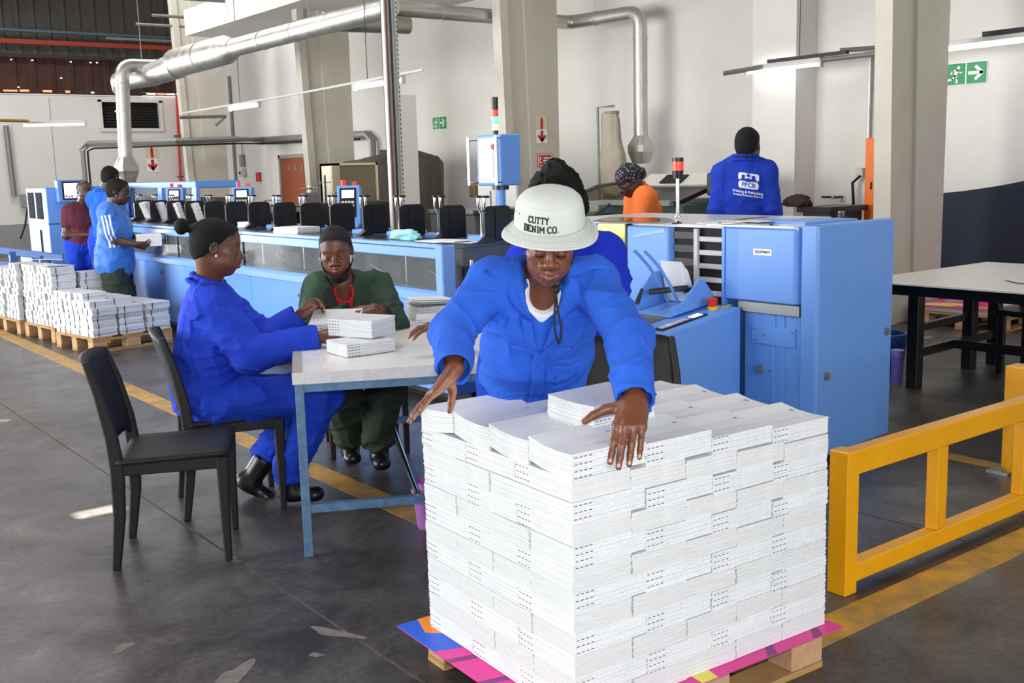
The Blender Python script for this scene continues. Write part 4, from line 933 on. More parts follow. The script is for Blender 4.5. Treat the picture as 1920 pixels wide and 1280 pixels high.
MB().cyl((11.0,7.78,1.13),(10.93,7.78,1.13),.014,n=8).build('stub', M_DKSTEEL, t); MB().cyl((10.93,8.02,1.13),(10.93,7.74,1.13),.013,n=8).build('spindle', M_DKSTEEL, t); MB().cyl((10.93,7.75,1.13),(10.93,7.75,1.07),.012,n=8).build('spout', M_STEEL, t); MB().ball((10.93,7.86,1.13),.025,8,6).build('body', M_STEEL, t)
t = thing('tool_trolley', 'low black trolley with a folded dark jacket beside the orange cabinet', 'trolley', (10.4,7.5,0))
MB().box((9.9,7.15,1.0),(10.6,7.6,1.06)).build('top', M_BLACK, t); MB().box((9.95,7.2,.1),(10.55,7.55,1.0)).build('body', M_DKSTEEL, t)
for x in (10.0,10.5):
    for y in (7.25,7.5): MB().cyl((x,y-.015,.05),(x,y+.015,.05),.05,n=14).build('wheel', M_RUBBER, t)
lump('folded_jacket', (9.95,7.62,1.06), (.10,.16,.10), 12, mat('dark_jacket',(52,34,36),.8), 'dark folded jacket on the black trolley', 'jacket')
# dark cloth hung on the wall
def curtain(u, v):
    y = 6.5-1.9*u; top = 1.18+.34*u**1.6; z = top*(1-v)+.05*v
    return (10.78+.05*sin(16*u+1.5*v)*(.3+.7*v)-.12*v*v, y, z)
tag(MB().grid(curtain, 60, 16).build('navy_dust_sheet', mat('navy_cloth', (34,40,58), .8, var=.3, vscale=4), smooth='all', solid=.006), 'navy dust sheet draped over goods against the white wall', 'dust sheet')
# ================================================================ PALLETS, BOOKLETS, FURNITURE
def rtube(bb, path, ws, hs, side):
    """rectangular bar along a path; side = direction of the width"""
    P = [Vector(p) for p in path]; k = len(P); S = Vector(side).normalized()
    if not hasattr(ws, '__len__'): ws = [ws]*k
    if not hasattr(hs, '__len__'): hs = [hs]*k
    vs = []
    for i in range(k):
        t = (P[min(i+1,k-1)]-P[max(i-1,0)]).normalized(); s = (S-t*S.dot(t)).normalized(); n = s.cross(t)
        for a, c in ((-1,-1),(1,-1),(1,1),(-1,1)): vs.append(P[i]+s*a*ws[i]/2+n*c*hs[i]/2)
    fs = [(i*4+j, (i+1)*4+j, (i+1)*4+(j+1) % 4, i*4+(j+1) % 4) for i in range(k-1) for j in range(4)]
    fs += [(0,1,2,3), tuple((k-1)*4+j for j in (3,2,1,0))]
    return bb.add(vs, fs)

ORD = ['first','second','third','fourth','fifth','sixth','seventh','eighth','ninth','tenth','eleventh','twelfth','thirteenth']
# ---- wooden pallet: boards and blocks are single parts
def pallet(loc, rz, lx, ly, label, nb=5, group='wooden pallets', h=.142):
    t = thing('wooden_pallet', label, 'pallet', loc, rz, group)
    bw = lx/(nb*1.35)
    for i in range(nb):
        x = -lx/2+bw/2+i*(lx-bw)/(nb-1)
        MB().box((x-bw/2,-ly/2,h-.02),(x+bw/2,ly/2,h)).build('deck_board', M_WOOD, t, world=False, bevel=.002)
    for y in (-ly/2+.05, 0, ly/2-.05):
        MB().box((-lx/2,y-.05,h-.04),(lx/2,y+.05,h-.02)).build('stringer_board', M_WOOD, t, world=False)
        MB().box((-lx/2,y-.05,0),(lx/2,y+.05,.02)).build('bottom_board', M_WOOD, t, world=False)
        for x in (-lx/2+.07, 0, lx/2-.07):
            MB().box((x-.07,y-.05,.02),(x+.07,y+.05,h-.04)).build('block', M_WOODB, t, world=False, bevel=.004)
    return t
pallet((2.185,2.325,0), radians(-3), .95, .80, 'wooden pallet under the big pile of booklets in front')
sh = thing('slip_sheet', 'bright pink and blue printed card sheet between pallet and booklets', 'card sheet', (2.15,2.28,.143))
SH0 = sh
M_PINK = mat('pink_print', (226,52,150), .4); M_PURP = mat('purple_print', (132,30,120), .4); M_BLUEP = mat('blue_print', (40,96,214), .4); M_ORP = mat('orange_print', (246,138,50), .4); M_YELP = mat('yellow_print', (240,226,90), .4)
MB().box((1.605,1.845,.1432),(2.685,2.70,.1462)).build('sheet', M_PINK, sh)
MB().prism([(1.604,2.47),(1.75,2.42),(1.75,2.701),(1.604,2.701)], .1463, .1467, 'z').build('blue_print', M_BLUEP, sh)
MB().prism([(1.65,2.60),(1.70,2.55),(1.76,2.58),(1.76,2.701),(1.68,2.701)], .1468, .1471, 'z').build('orange_print', M_ORP, sh)
for k, y in enumerate((2.40, 2.23, 2.05)): MB().prism([(1.604,y),(1.604,y-.025),(1.75,y-.06),(1.75,y-.03)], .1463, .1466, 'z').build('purple_stripe', M_PURP, sh)
MB().prism([(2.09,1.844),(2.15,1.844),(2.17,1.95),(2.10,1.95)], .1463, .1466, 'z').build('yellow_print', M_YELP, sh)
for x in (1.9, 2.35, 2.55): MB().prism([(x,1.844),(x+.04,1.844),(x+.08,1.9),(x+.05,1.9)], .1463, .1466, 'z').build('purple_stripe', M_PURP, sh)

SH0.location = (2.145,2.305,.143); SH0.rotation_euler = (0, 0, radians(-3))
# ---- booklets: long edge with rounded spine in local x, spine at -y
BL, BW = .2410, .1835
def booklet_arrays(l, w, t, curl=0.0, dash=False, seed=0):
    """returns verts, faces, material ids; three slots: cover, paper edges, ink"""
    r = random.Random(seed); V = []; F = []; Mi = []
    xs = [-l/2]
    if dash:
        x = -l/2+.006
        for k in range(4): xs += [x, x+.009]; x += .0155
    xs += [-l/6, l/6, l/2]
    prof = [(-w/2+.0016,0),(-w/2,.3*t),(-w/2,.7*t),(-w/2+.0016,t),(-w/6,t),(w/6,t),(w/2,t),(w/2,0),(w/6,0),(-w/6,0)]
    def cz_(x, y):
        v = (y+w/2)/w
        return curl*(1.9*(v-.42)**2+.16*v - .25*(1-v)**3)
    n = len(prof)
    for x in xs:
        for y, z in prof: V.append((x, y, z+cz_(x, y)))
    for i in range(len(xs)-1):
        for j in range(n):
            a, b2 = i*n+j, i*n+(j+1) % n
            F.append((a, b2, b2+n, a+n))
            if dash and j == 1 and i % 2 == 1 and i < 9: Mi.append(2)
            else: Mi.append(1 if j == 6 else 0)
    F.append(tuple(range(n-1, -1, -1))); F.append(tuple((len(xs)-1)*n+j for j in range(n))); Mi += [1, 1]
    F = [tuple(reversed(f)) for f in F]
    return V, F, Mi
M_COVER = mat('booklet_cover', (230,232,235), .42, var=.3, vscale=9, var_rgb=(196,203,212))
BMATS = [M_COVER, M_PAPER2, M_INK]
BMESH = {}
def booklet_mesh(t, curl, dash, l=None, w=None):
    l, w = l or BL, w or BW; k = (round(t, 5), round(curl, 4), dash, l, w)
    if k not in BMESH:
        me = bpy.data.meshes.new('booklet'); V, F, Mi = booklet_arrays(l, w, t*.93, curl, dash)
        me.from_pydata(V, [], F)
        for q in BMATS: me.materials.append(q)
        me.polygons.foreach_set('material_index', Mi); me.update(); BMESH[k] = me
    return BMESH[k]
X0, X1, YF, YB, ZB = 1.658, 2.63, 1.888, 2.630, .1475
PIV, PROT = Vector((2.63, 1.888, 0)), radians(-3.0)          # the pile stands slightly askew
PR = Matrix.Translation(PIV) @ Matrix.Rotation(PROT, 4, 'Z') @ Matrix.Translation(-PIV)
NL = 12
def lay_h(x): return .0588-.0046*(x-X0)/(X1-X0)
stuff_V, stuff_F, stuff_M = [], [], []
def stuff_add(V, F, Mi, M):
    o = len(stuff_V); R = np.array(M)[:3, :3]; T = np.array(M)[:3, 3]
    stuff_V.extend(map(tuple, np.array(V) @ R.T + T)); stuff_F.extend(tuple(o+i for i in f) for f in F); stuff_M.extend(Mi)
br = random.Random(21)
IND = 8                       # layers from here upward are single booklets
COVPR = []
n_single = 0
for L_ in range(NL):
    typeA = (NL-1-L_) % 2 == 0
    nx, ny = (4, 4) if typeA else (5, 3); l_, w_ = (BL, BW) if typeA else (.2450, .1925)
    px, py = (X1-X0)/nx, (YB-YF)/ny
    for ix in range(nx):
        for iy in range(ny):
            cx, cy = X0+px*(ix+.5), YF+py*(iy+.5)
            if L_ == NL-1 and iy == ny-1 and ix in (1, 2): continue          # gap in the top layer where the worker leans over
            h = lay_h(cx); z = ZB+h*L_; nb = 10; t = h/nb
            top = L_ == NL-1
            if top: nb = 11 if ix < 2 else 9
            # spines outwards on the front rows, booklets alternate like bricks
            rz = 0.0 if typeA else (-pi/2 if ix == 0 else pi/2)
            if not typeA and iy == 0: rz = -pi/2 if ix == 0 else pi/2
            if typeA and iy == ny-1: rz = pi
            cx += br.uniform(-.002,.002); cy += br.uniform(-.002,.002); rz += br.uniform(-.008,.008)
            outer = iy == 0 or ix == 0 or top
            ph = br.randint(0, 2)
            for k in range(nb):
                if not outer:
                    if k: break
                    V, F, Mi = booklet_arrays(l_, w_, nb*t*.98, 0, False)
                    stuff_add(V, F, Mi, PR @ Matrix.Translation((cx, cy, z)) @ Matrix.Rotation(rz, 4, 'Z')); break
                jx, jy, ja = br.uniform(-.0015,.0015), br.uniform(-.0015,.0015), br.uniform(-.006,.006)
                dash = (k+ph) % 3 == 0 and (typeA or ix == 0)
                curl = .020 if top else 0.0
                interior = top and not (iy == 0 or ix == 0) and k < nb-1
                if L_ >= IND and not interior and not (top and k < nb-1 and not (iy == 0 or ix == 0)) and n_single < 296:
                    o = bpy.data.objects.new('booklet', booklet_mesh(t, curl, dash, l_, w_)); COL.objects.link(o)
                    o.location = PR @ Vector((cx+jx, cy+jy, z+k*t)); o.rotation_euler = (0, 0, rz+ja+PROT)
                    face = 'front' if iy == 0 else ('side' if ix == 0 else 'inner')
                    if top and k == nb-1:
                        row = ('nearest the camera', 'second row', 'third row', 'row against the worker')[iy]; colm = ('leftmost', 'second', 'third', 'rightmost')[ix]
                        lab = 'uppermost white booklet of the %s stack, %s, on the pallet pile' % (colm, row); COVPR.append(o)
                    elif iy == 0: lab = '%s white booklet down in the %s front bundle, %s layer of the pile' % (ORD[nb-1-k], ORD[ix], ('topmost', 'second', 'third', 'fourth')[NL-1-L_])
                    else: lab = '%s white booklet down in the %s side bundle, %s layer of the pile' % (ORD[nb-1-k], ORD[iy], ('topmost', 'second', 'third', 'fourth')[NL-1-L_])
                    tag(o, lab, 'booklet', 'booklets piled on the front pallet'); n_single += 1
                else:
                    V, F, Mi = booklet_arrays(l_, w_, t*.93, curl, dash)
                    stuff_add(V, F, Mi, PR @ Matrix.Translation((cx+jx, cy+jy, z+k*t)) @ Matrix.Rotation(rz+ja, 4, 'Z'))
me = bpy.data.meshes.new('booklet_pile'); me.from_pydata(stuff_V, [], stuff_F)
for q in BMATS: me.materials.append(q)
me.polygons.foreach_set('material_index', stuff_M); me.update()
o = bpy.data.objects.new('booklet_pile', me); COL.objects.link(o)
tag(o, 'dense lower layers of white booklets stacked crosswise on the front pallet', 'booklet pile', kind='stuff')
# faint grey print on the uppermost covers
M_PRINT = mat('grey_cover_print', (128,134,146), .6); M_PRINTB = mat('blue_cover_print', (120,150,190), .6)
def cover_print(o, curl, t):
    def zc(y): 
        v = (y+BW/2)/BW; return curl*(1.9*(v-.42)**2+.16*v-.25*(1-v)**3)+t*.93+.0004
    b = MB(); r = random.Random(int(o.location.x*1000+o.location.y*777))
    for k in range(7):
        x = -.05+.017*k; y0 = -.05+r.uniform(-.01,.01); y1 = y0+r.uniform(.03,.075); n = 4
        for i in range(n):
            a, c = y0+(y1-y0)*i/n, y0+(y1-y0)*(i+1)/n
            b.add([(x,a,zc(a)),(x+.0016,a,zc(a)),(x+.0016,c,zc(c)),(x,c,zc(c))],[(0,1,2,3)])
    q = b.build('cover_print', M_PRINT, o, world=False); q['kind'] = 'stuff'
    MB().add([(.09,.02,zc(.02)),(.104,.02,zc(.02)),(.104,.038,zc(.038)),(.09,.038,zc(.038))],[(0,1,2,3)]).build('cover_emblem', M_PRINTB, o, world=False)
for o in COVPR: cover_print(o, .020, .0055)
# the loose bundle being set down on top
tb_z = ZB+lay_h(1.95)*NL+.012
for k in range(12):
    o = bpy.data.objects.new('booklet', booklet_mesh(.0058, .012, (k % 3) == 1)); COL.objects.link(o)
    o.location = (1.985+br.uniform(-.002,.002), 2.185+br.uniform(-.002,.002), tb_z+k*.0058); o.rotation_euler = (0, 0, .05+br.uniform(-.01,.01))
    tag(o, 'uppermost white booklet of the loose bundle beside the worker\'s hand' if k == 11 else '%s white booklet down in the loose bundle on top of the pile' % ORD[11-k], 'booklet', 'booklets in the bundle being set down')
    if k == 11: cover_print(o, .012, .0058)

# ---- charcoal plastic chair, +x is its front
def make_chair(label, loc, deg, group='charcoal plastic chairs'):
    t = thing('plastic_chair', label, 'chair', loc, radians(deg), group)
    def seat(u, v):
        x = -.20+.43*u; w = .225-.012*u; y = (2*v-1)*w
        return (x, y, .445+.010*u-.014*sin(pi*min(1,max(0,v)))*sin(pi*min(1,u*1.05)))
    b = MB(); b.grid(seat, 12, 12); b.build('seat', M_CHAIR, t, world=False, smooth='all', solid=.022)
    for s in (-1, 1):
        b = MB(); rtube(b, [(.205,s*.205,0),(.205,s*.203,.25),(.208,s*.20,.44)], [.03,.036,.044], [.03,.04,.05], (0,1,0)); b.build('front_leg', M_CHAIR, t, world=False, bevel=.006)
        b = MB(); rtube(b, [(-.235,s*.20,0),(-.205,s*.203,.22),(-.198,s*.205,.42),(-.21,s*.205,.55),(-.245,s*.203,.72),(-.285,s*.198,.855)], [.03,.034,.036,.034,.03,.026], [.034,.046,.054,.048,.036,.024], (0,1,0)); b.build('rear_leg', M_CHAIR, t, world=False, bevel=.006)
        b = MB(); rtube(b, [(-.19,s*.205,.415),(.19,s*.203,.418)], .022, .05, (0,1,0)); b.build('side_rail', M_CHAIR, t, world=False, bevel=.004)
    b = MB(); rtube(b, [(.212,-.19,.418),(.212,.19,.418)], .022, .05, (1,0,0)); b.build('front_rail', M_CHAIR, t, world=False, bevel=.004)
    def back(u, v):
        y = (2*u-1)*.20; q = abs(2*u-1)
        z0 = .50+.0*q-.03*max(0, q-.75)*4; z1 = .868-.02*q**4
        z = z0+(z1-z0)*v
        x = -.205-.085*max(0,(z-.5)/.36)**1.3-.030*(1-q*q)
        return (x, y, z)
    b = MB(); b.grid(back, 16, 10); b.build('backrest', M_CHAIR, t, world=False, smooth='all', solid=.02)
    return t
make_chair('empty charcoal plastic chair standing alone in the open floor', (1.515,4.32,0), -27)
make_chair('charcoal plastic chair under the seated worker in bright blue', (1.95,4.79,0), -17)
make_chair('charcoal plastic chair under the seated worker in dark green', (2.95,5.25,0), -114)
make_chair('charcoal plastic chair half hidden behind the standing worker\'s arm', (2.865,2.90,0), -118)

# ---- steel-framed white work table
TE1, TE2 = Vector((.895,-.446,0)), Vector((.410,.912,0)); TE2 = Vector((.446,.895,0))
TZ = .77
tc_ = Vector((1.855,3.865,0)); TW, TL = 1.02, 1.52
tb = thing('work_table', 'white-topped work table with worn blue steel frame', 'table', tuple(tc_+TE1*TW/2+TE2*TL/2), atan2(TE1.y, TE1.x))
M_TTOP = mat('worn_white_laminate', (238,237,232), .25, var=.12, vscale=2, var_rgb=(212,210,203), rvar=.05)
M_TEDGE = mat('white_edge_strip', (235,236,236), .5, var=.25, vscale=30, var_rgb=(150,150,150))
hx, hy = TW/2, TL/2
MB().box((-hx,-hy,TZ-.035),(hx,hy,TZ)).build('tabletop', M_TTOP, tb, world=False, bevel=.003)
for nm, lo, hi in (('front_edge',(-hx-.006,-hy-.006,TZ-.045),(hx+.006,-hy,TZ+.002)),('back_edge',(-hx-.006,hy,TZ-.045),(hx+.006,hy+.006,TZ+.002)),('left_edge',(-hx-.006,-hy,TZ-.045),(-hx,hy,TZ+.002)),('right_edge',(hx,-hy,TZ-.045),(hx+.006,hy,TZ+.002))):
    MB().box(lo, hi).build(nm, M_TEDGE if nm != 'left_edge' else M_GREY, tb, world=False)
MB().box((-hx,-hy,TZ+.0005),(-hx+.035,hy,TZ+.002)).build('left_top_strip', mat('grey_top_strip', (160,160,158), .5), tb, world=False)
lx_, ly_ = hx-.02, hy-.02
for sx in (-1, 1):
    for sy in (-1, 1):
        MB().box((sx*lx_-.018,sy*ly_-.018,0),(sx*lx_+.018,sy*ly_+.018,TZ-.045)).build('leg', M_FRAME, tb, world=False, bevel=.002)
    MB().box((sx*lx_-.015,-ly_,TZ-.08),(sx*lx_+.015,ly_,TZ-.046)).build('apron_rail', M_FRAME, tb, world=False)
for sy in (-1, 1):
    MB().box((-lx_,sy*ly_-.015,TZ-.08),(lx_,sy*ly_+.015,TZ-.046)).build('apron_rail', M_FRAME, tb, world=False)
    MB().box((-lx_,sy*ly_-.015,.185),(lx_,sy*ly_+.015,.22)).build('lower_rail', M_FRAME, tb, world=False)
MB().cyl((-.03,-ly_,.225),(-.03,ly_,.225),.014,n=12).build('foot_bar', M_CHROME, tb, world=False, smooth=True)
tag(MB().prism(ragged(2.05,3.93,.022,.010,5),TZ+.0005,TZ+.004).build('paper_scrap', M_PAPER), 'tiny torn paper scrap on the table edge', 'scrap')
tag(MB().prism(ragged(1.52,7.55,.02,.06,9,rz=.3),0,.003).build('leaf', mat('dry_leaf', (150,160,120), .7)), 'small pale leaf lying on the concrete floor', 'leaf')

def bundle(loc, rz, n, t, label0, curl=.006, group=None, what='bundle', tilt=0):
    for k in range(n):
        o = bpy.data.objects.new('booklet', booklet_mesh(t, curl, (k % 2) == 0)); COL.objects.link(o)
        M = Matrix.Translation(loc) @ Matrix.Rotation(rz, 4, 'Z') @ Matrix.Rotation(tilt, 4, 'X') @ Matrix.Translation((br.uniform(-.002,.002), br.uniform(-.002,.002), k*t))
        o.matrix_world = M
        tag(o, ('uppermost' if k == n-1 else 'lowest' if k == 0 else ORD[n-1-k])+' '+label0, 'booklet', group)
T_RZ = atan2(TE1.y, TE1.x)
bundle((2.31,4.12,TZ+.002), .0, 9, .0060, 'booklet of the lower bundle on the work table', group='lower bundle on the work table')
bundle((2.385,4.235,TZ+.060), radians(-66), 12, .0064, 'booklet of the bundle gripped by the worker in bright blue', group='upper bundle on the work table')
bundle((2.46,4.61,TZ+.026), radians(-37), 12, .0064, 'booklet of the bundle held by the worker in green', group='bundle before the worker in green', tilt=radians(14))
bundle((3.02,4.55,TZ+.002), T_RZ-.1, 7, .0064, 'booklet of the small bundle in the middle of the table', group='small bundle in the middle of the table')
bundle((3.16,4.82,TZ+.002), T_RZ+.3, 11, .0064, 'booklet of the untidy bundle at the far table edge', group='untidy bundle at the far table edge', curl=.016)
for k, (dx, a) in enumerate(((0,.3),(.015,.05),(-.02,.5),(.01,.2))):
    tag(MB().box((-.11,-.08,0),(.11,.08,.003), Matrix.Translation((3.15+dx,4.83+dx,TZ+.085+.006*k)) @ Matrix.Rotation(T_RZ+a,4,'Z') @ Matrix.Rotation(.05,4,'Y')).build('loose_sheet', M_PAPER), ('bottom','second','third','top')[k]+' loose sheet of four lying crooked on the untidy bundle', 'paper')

# lilac lidded bin behind the table
bn_ = thing('swing_bin', 'small lilac plastic bin with rounded swing lid', 'bin', (2.45,3.84,0))
M_LIL = mat('lilac_plastic', (188,120,206), .45)
MB().lathe([(.045,0),(.05,.01),(.064,.155),(.066,.16),(.058,.16)], (2.45,3.84,0), 24).build('bucket', M_LIL, bn_, smooth=True)
MB().lathe([(.068,.156),(.072,.17),(.07,.18),(.02,.182)], (2.45,3.84,0), 24).build('rim', M_LIL, bn_, smooth=True)
MB().lathe([(.052,.18),(.048,.21),(.03,.232),(.004,.24)], (2.45,3.84,0), 24).build('lid', M_LIL, bn_, smooth=True)

# ---- black steel stool behind the standing worker
st = thing('steel_stool', 'tall black steel stool behind the standing worker', 'stool', (3.22,3.70,0), radians(170))
for x in (-.17,.17):
    for y in (-.17,.17): MB().box((x-.016,y-.016,0),(x+.016,y+.016,.60)).build('leg', M_BLACK, st, world=False)
    MB().box((x-.012,-.17,.26),(x+.012,.17,.285)).build('stretcher', M_BLACK, st, world=False)
    MB().box((x-.016,-.17,.565),(x+.016,.17,.60)).build('seat_rail', M_BLACK, st, world=False)
for y in (-.17,.17):
    MB().box((-.17,y-.016,.565),(.17,y+.016,.60)).build('seat_rail', M_BLACK, st, world=False); MB().box((-.17,y-.012,.16),(.17,y+.012,.185)).build('stretcher', M_BLACK, st, world=False)
MB().box((-.19,-.19,.601),(.19,.19,.625)).build('seat', mat('dark_seat_pad',(40,36,36),.7), st, world=False, bevel=.008)

# ---- yellow barrier gate and its far post
def bar(o, name, lo, hi): MB().box(lo, hi).build(name, M_YEL, o, bevel=.004)
GY0, GY1 = 2.185, 2.245
gt = thing('barrier', 'yellow steel guard barrier with two rails beside the booklet pile', 'barrier', (4.2,2.215,0))
bar(gt,'end_post',(3.145,GY0-.01,0),(3.215,GY1+.01,.535)); bar(gt,'top_rail',(3.215,GY0,.44),(5.6,GY1,.53)); bar(gt,'bottom_rail',(3.215,GY0,.035),(5.6,GY1,.105))
for x in (3.79, 4.46, 5.1): bar(gt,'upright',(x-.035,GY0+.004,.105),(x+.035,GY1-.004,.44))
bar(gt,'end_post',(5.6,GY0-.01,0),(5.67,GY1+.01,.535))
gp = thing('barrier_post', 'single yellow post with foot plate behind the barrier', 'post', (5.08,2.58,0))
MB().box((5.045,2.50,.0),(5.155,2.61,.54)).build('post', M_YEL, gp, bevel=.004); MB().box((5.0,2.55,0),(5.09,2.66,.012)).build('foot_plate', M_STEEL, gp); MB().cyl((5.02,2.60,.012),(5.02,2.60,.03),.014,n=8).build('anchor_bolt', M_STEEL, gp)

# ---- white table with black legs, and what stands around it
wt = thing('packing_table', 'large white table on black timber legs behind the barrier', 'table', (7.1,3.4,0))
MB().box((6.28,2.0,.735),(7.95,4.30,.752)).build('tabletop', mat('white_table_top',(232,228,220),.3,var=.15,vscale=4), wt, bevel=.003)
MB().box((6.36,2.1,.66),(6.42,4.2,.733)).build('apron', M_BLACK, wt); MB().box((7.75,2.1,.66),(7.81,4.2,.733)).build('apron', M_BLACK, wt); MB().box((6.36,4.14,.66),(7.81,4.2,.733)).build('apron', M_BLACK, wt)
for x, y in ((6.56,4.03),(7.44,4.13),(7.74,4.10),(6.56,2.2),(7.74,2.2)): MB().box((x-.04,y-.04,0),(x+.04,y+.04,.733)).build('leg', M_BLACK, wt, bevel=.003)
MB().beam((6.56,4.03,.24),(7.74,4.10,.24),.04,.06).build('stretcher', M_BLACK, wt); MB().beam((6.56,4.07,.40),(7.44,4.14,.40),.04,.05).build('stretcher', M_BLACK, wt); MB().beam((7.1,4.05,.24),(7.1,2.2,.24),.04,.06).build('stretcher', M_BLACK, wt)
for k, (x, y, a, w_, h_, lab) in enumerate(((6.85,3.05,.5,.6,.42,'large printed sheet lying nearest the table edge'),(7.15,3.0,.3,.7,.5,'large pale sheet lying on the back of the white table'),(6.78,3.42,.9,.24,.16,'small white leaflet with a red corner on the white table'))):
    M = Matrix.Translation((x,y,.7525+.004*k)) @ Matrix.Rotation(a,4,'Z')
    q = tag(MB().box((-w_/2,-h_/2,0),(w_/2,h_/2,.003),M).build('printed_sheet', mat('pale_print_%d' % k,(236,226,224),.4,var=.5,vscale=6,var_rgb=(226,205,212))), lab, 'paper')
    if k == 2: MB().box((-.1,-.06,.003),(-.02,.0,.0034),M).build('red_print', mat('red_patch',(200,80,60),.5), q)
pallet((9.75,5.22,0), radians(4), 1.2, .80, 'wooden pallet of colourful posters under the white table')
ps = thing('poster_stack', 'stack of bright pink and yellow posters lying on the far pallet', 'poster stack', (9.75,5.22,.143), radians(4))
MB().box((-.56,-.44,0),(.56,.44,.05)).build('paper_block', M_PAPER2, ps, world=False)
MB().box((-.62,-.44,.05),(.62,.44,.056)).build('top_sheet', M_PINK, ps, world=False)
for k, (x, y, rx, ry, m) in enumerate(((-.45,.2,.12,.2,M_YELP),(-.5,-.2,.08,.2,M_ORP),(.05,.2,.3,.16,mat('lilac_print',(190,160,215),.4)),(-.1,-.15,.2,.12,mat('pale_print',(230,225,235),.4)),(.3,-.25,.14,.1,M_YELP),(.45,.1,.12,.2,M_BLUEP),(-.3,-.35,.1,.08,mat('green_print',(90,170,90),.4)))):
    MB().prism(ragged(x,y,rx,ry,k+40),.0562,.0566+.0003*k).build('print_patch', m, ps, world=False)
MB().prism([(.0+.10*cos(a*pi/8),-.1+.05*sin(a*pi/8)) for a in range(16)],.059,.0594).build('print_patch', mat('grey_print',(110,110,110),.4), ps, world=False)
wb = thing('blue_tub', 'dark blue plastic tub behind the trimmer', 'tub', (6.94,4.52,0))
MB().lathe([(.13,0),(.14,.01),(.165,.27),(.175,.275),(.175,.29),(.15,.29),(.13,.02)], (6.94,4.52,0), 28).build('tub', mat('dark_blue_plastic',(24,62,128),.35), wb, smooth=True)
bt = thing('drink_bottle', 'slim violet drinks bottle standing by the blue tub', 'bottle', (6.62,4.20,0))
MB().lathe([(.036,0),(.038,.01),(.044,.19),(.03,.195)], (6.62,4.20,0), 20).build('bottle', mat('violet_plastic',(112,104,196),.3), bt, smooth=True)
MB().lathe([(.045,.19),(.046,.2),(.046,.235),(.03,.24)], (6.62,4.20,0), 20).build('cap', mat('violet_cap',(130,124,200),.35), bt, smooth=True)
bk_ = thing('dark_wood_chair', 'dark chair seat and leg at the right edge behind the white table', 'chair', (7.75,3.75,0))
MB().box((7.42,3.5,.42),(7.85,3.95,.46)).build('seat', M_BLACK, bk_, bevel=.01)
for x, y in ((7.46,3.9),(7.82,3.9),(7.46,3.54),(7.82,3.54)): MB().box((x-.022,y-.022,0),(x+.022,y+.022,.42)).build('leg', M_BLACK, bk_)
MB().box((7.8,3.5,.46),(7.84,3.95,.72)).build('backrest', M_BLACK, bk_)

# ---- three pallets of bundled booklets by the far end of the line
M_BAND = mat('black_band', (20,20,22), .5)
def make_bundle(sx, sy, sz, seed):
    r = random.Random(seed); b = MB(); n = 4
    for k in range(n):
        d = r.uniform(-.004,.004); b.box((-sx/2+d,-sy/2+d,sz*k/n+.0005),(sx/2+d,sy/2+d,sz*(k+1)/n-.001))
    b.use(1); b.box((-sx/2+.05,-sy/2-.004,.004),(-sx/2+.058,-sy/2-.001,sz-.006)); b.box((-sx/2-.004,-.004,.004),(-sx/2-.001,.004,sz-.006))
    me_o = b.build('booklet_bundle', [M_PAPER2, M_BAND]); me = me_o.data; bpy.data.objects.remove(me_o); return me
BM = [make_bundle(.235,.17,.066,s) for s in range(3)]
def stack_pallet(name, loc, rz, lx, ly, cols, heights, label):
    pallet(loc, rz, lx, ly, 'wooden pallet under '+label, 3)
    W = Matrix.Translation(loc) @ Matrix.Rotation(rz, 4, 'Z')
    nx, ny = cols; hz = .066; rr = random.Random(int(loc[1]*10))
    for iy in range(ny):
        for ix in range(nx):
            H = heights[iy][ix]
            for k in range(H):
                o = bpy.data.objects.new('booklet_bundle', BM[rr.randint(0, 2)]); COL.objects.link(o)
                x = -lx/2+lx/nx*(ix+.5)+rr.uniform(-.012,.012); y = -ly/2+ly/ny*(iy+.5)+rr.uniform(-.012,.012)
                o.matrix_world = W @ Matrix.Translation((x, y, .1425+hz*k)) @ Matrix.Rotation(rr.uniform(-.05,.05), 4, 'Z')
                pos = 'topmost' if k == H-1 else 'lowest' if k == 0 else ORD[k]+' up'
                tag(o, '%s white bundle in the %s column, %s row, of %s' % (pos, ('first','second','third','fourth')[ix], ('front','second','third','back')[iy], label), 'booklet bundle', 'bundles on '+label)
stack_pallet('low', (3.14,10.37,0), radians(10), .80, .74, (3, 4), ((5,4,4),(6,5,4),(6,5,4),(6,5,4)), 'the low pallet')
stack_pallet('mid', (2.97,11.33,0), radians(6), .56, .80, (2, 4), ((9,8),(9,7),(9,7),(9,7)), 'the tall middle pallet')
stack_pallet('far', (2.86,12.30,0), radians(6), .56, .90, (2, 4), ((9,8),(8,8),(8,8),(8,8)), 'the farthest pallet')
for k, (x, y, z, a, lab) in enumerate(((2.84,11.05,.745,.3,'loose cardboard-grey sheet on the tall middle pallet'),(3.0,12.0,.745,.1,'loose sheet curling on the farthest pallet'))):
    tag(MB().box((-.15,-.1,0),(.15,.1,.004), Matrix.Translation((x,y,z)) @ Matrix.Rotation(a,4,'Z') @ Matrix.Rotation(.06,4,'Y')).build('loose_sheet', M_PAPER), lab, 'paper')
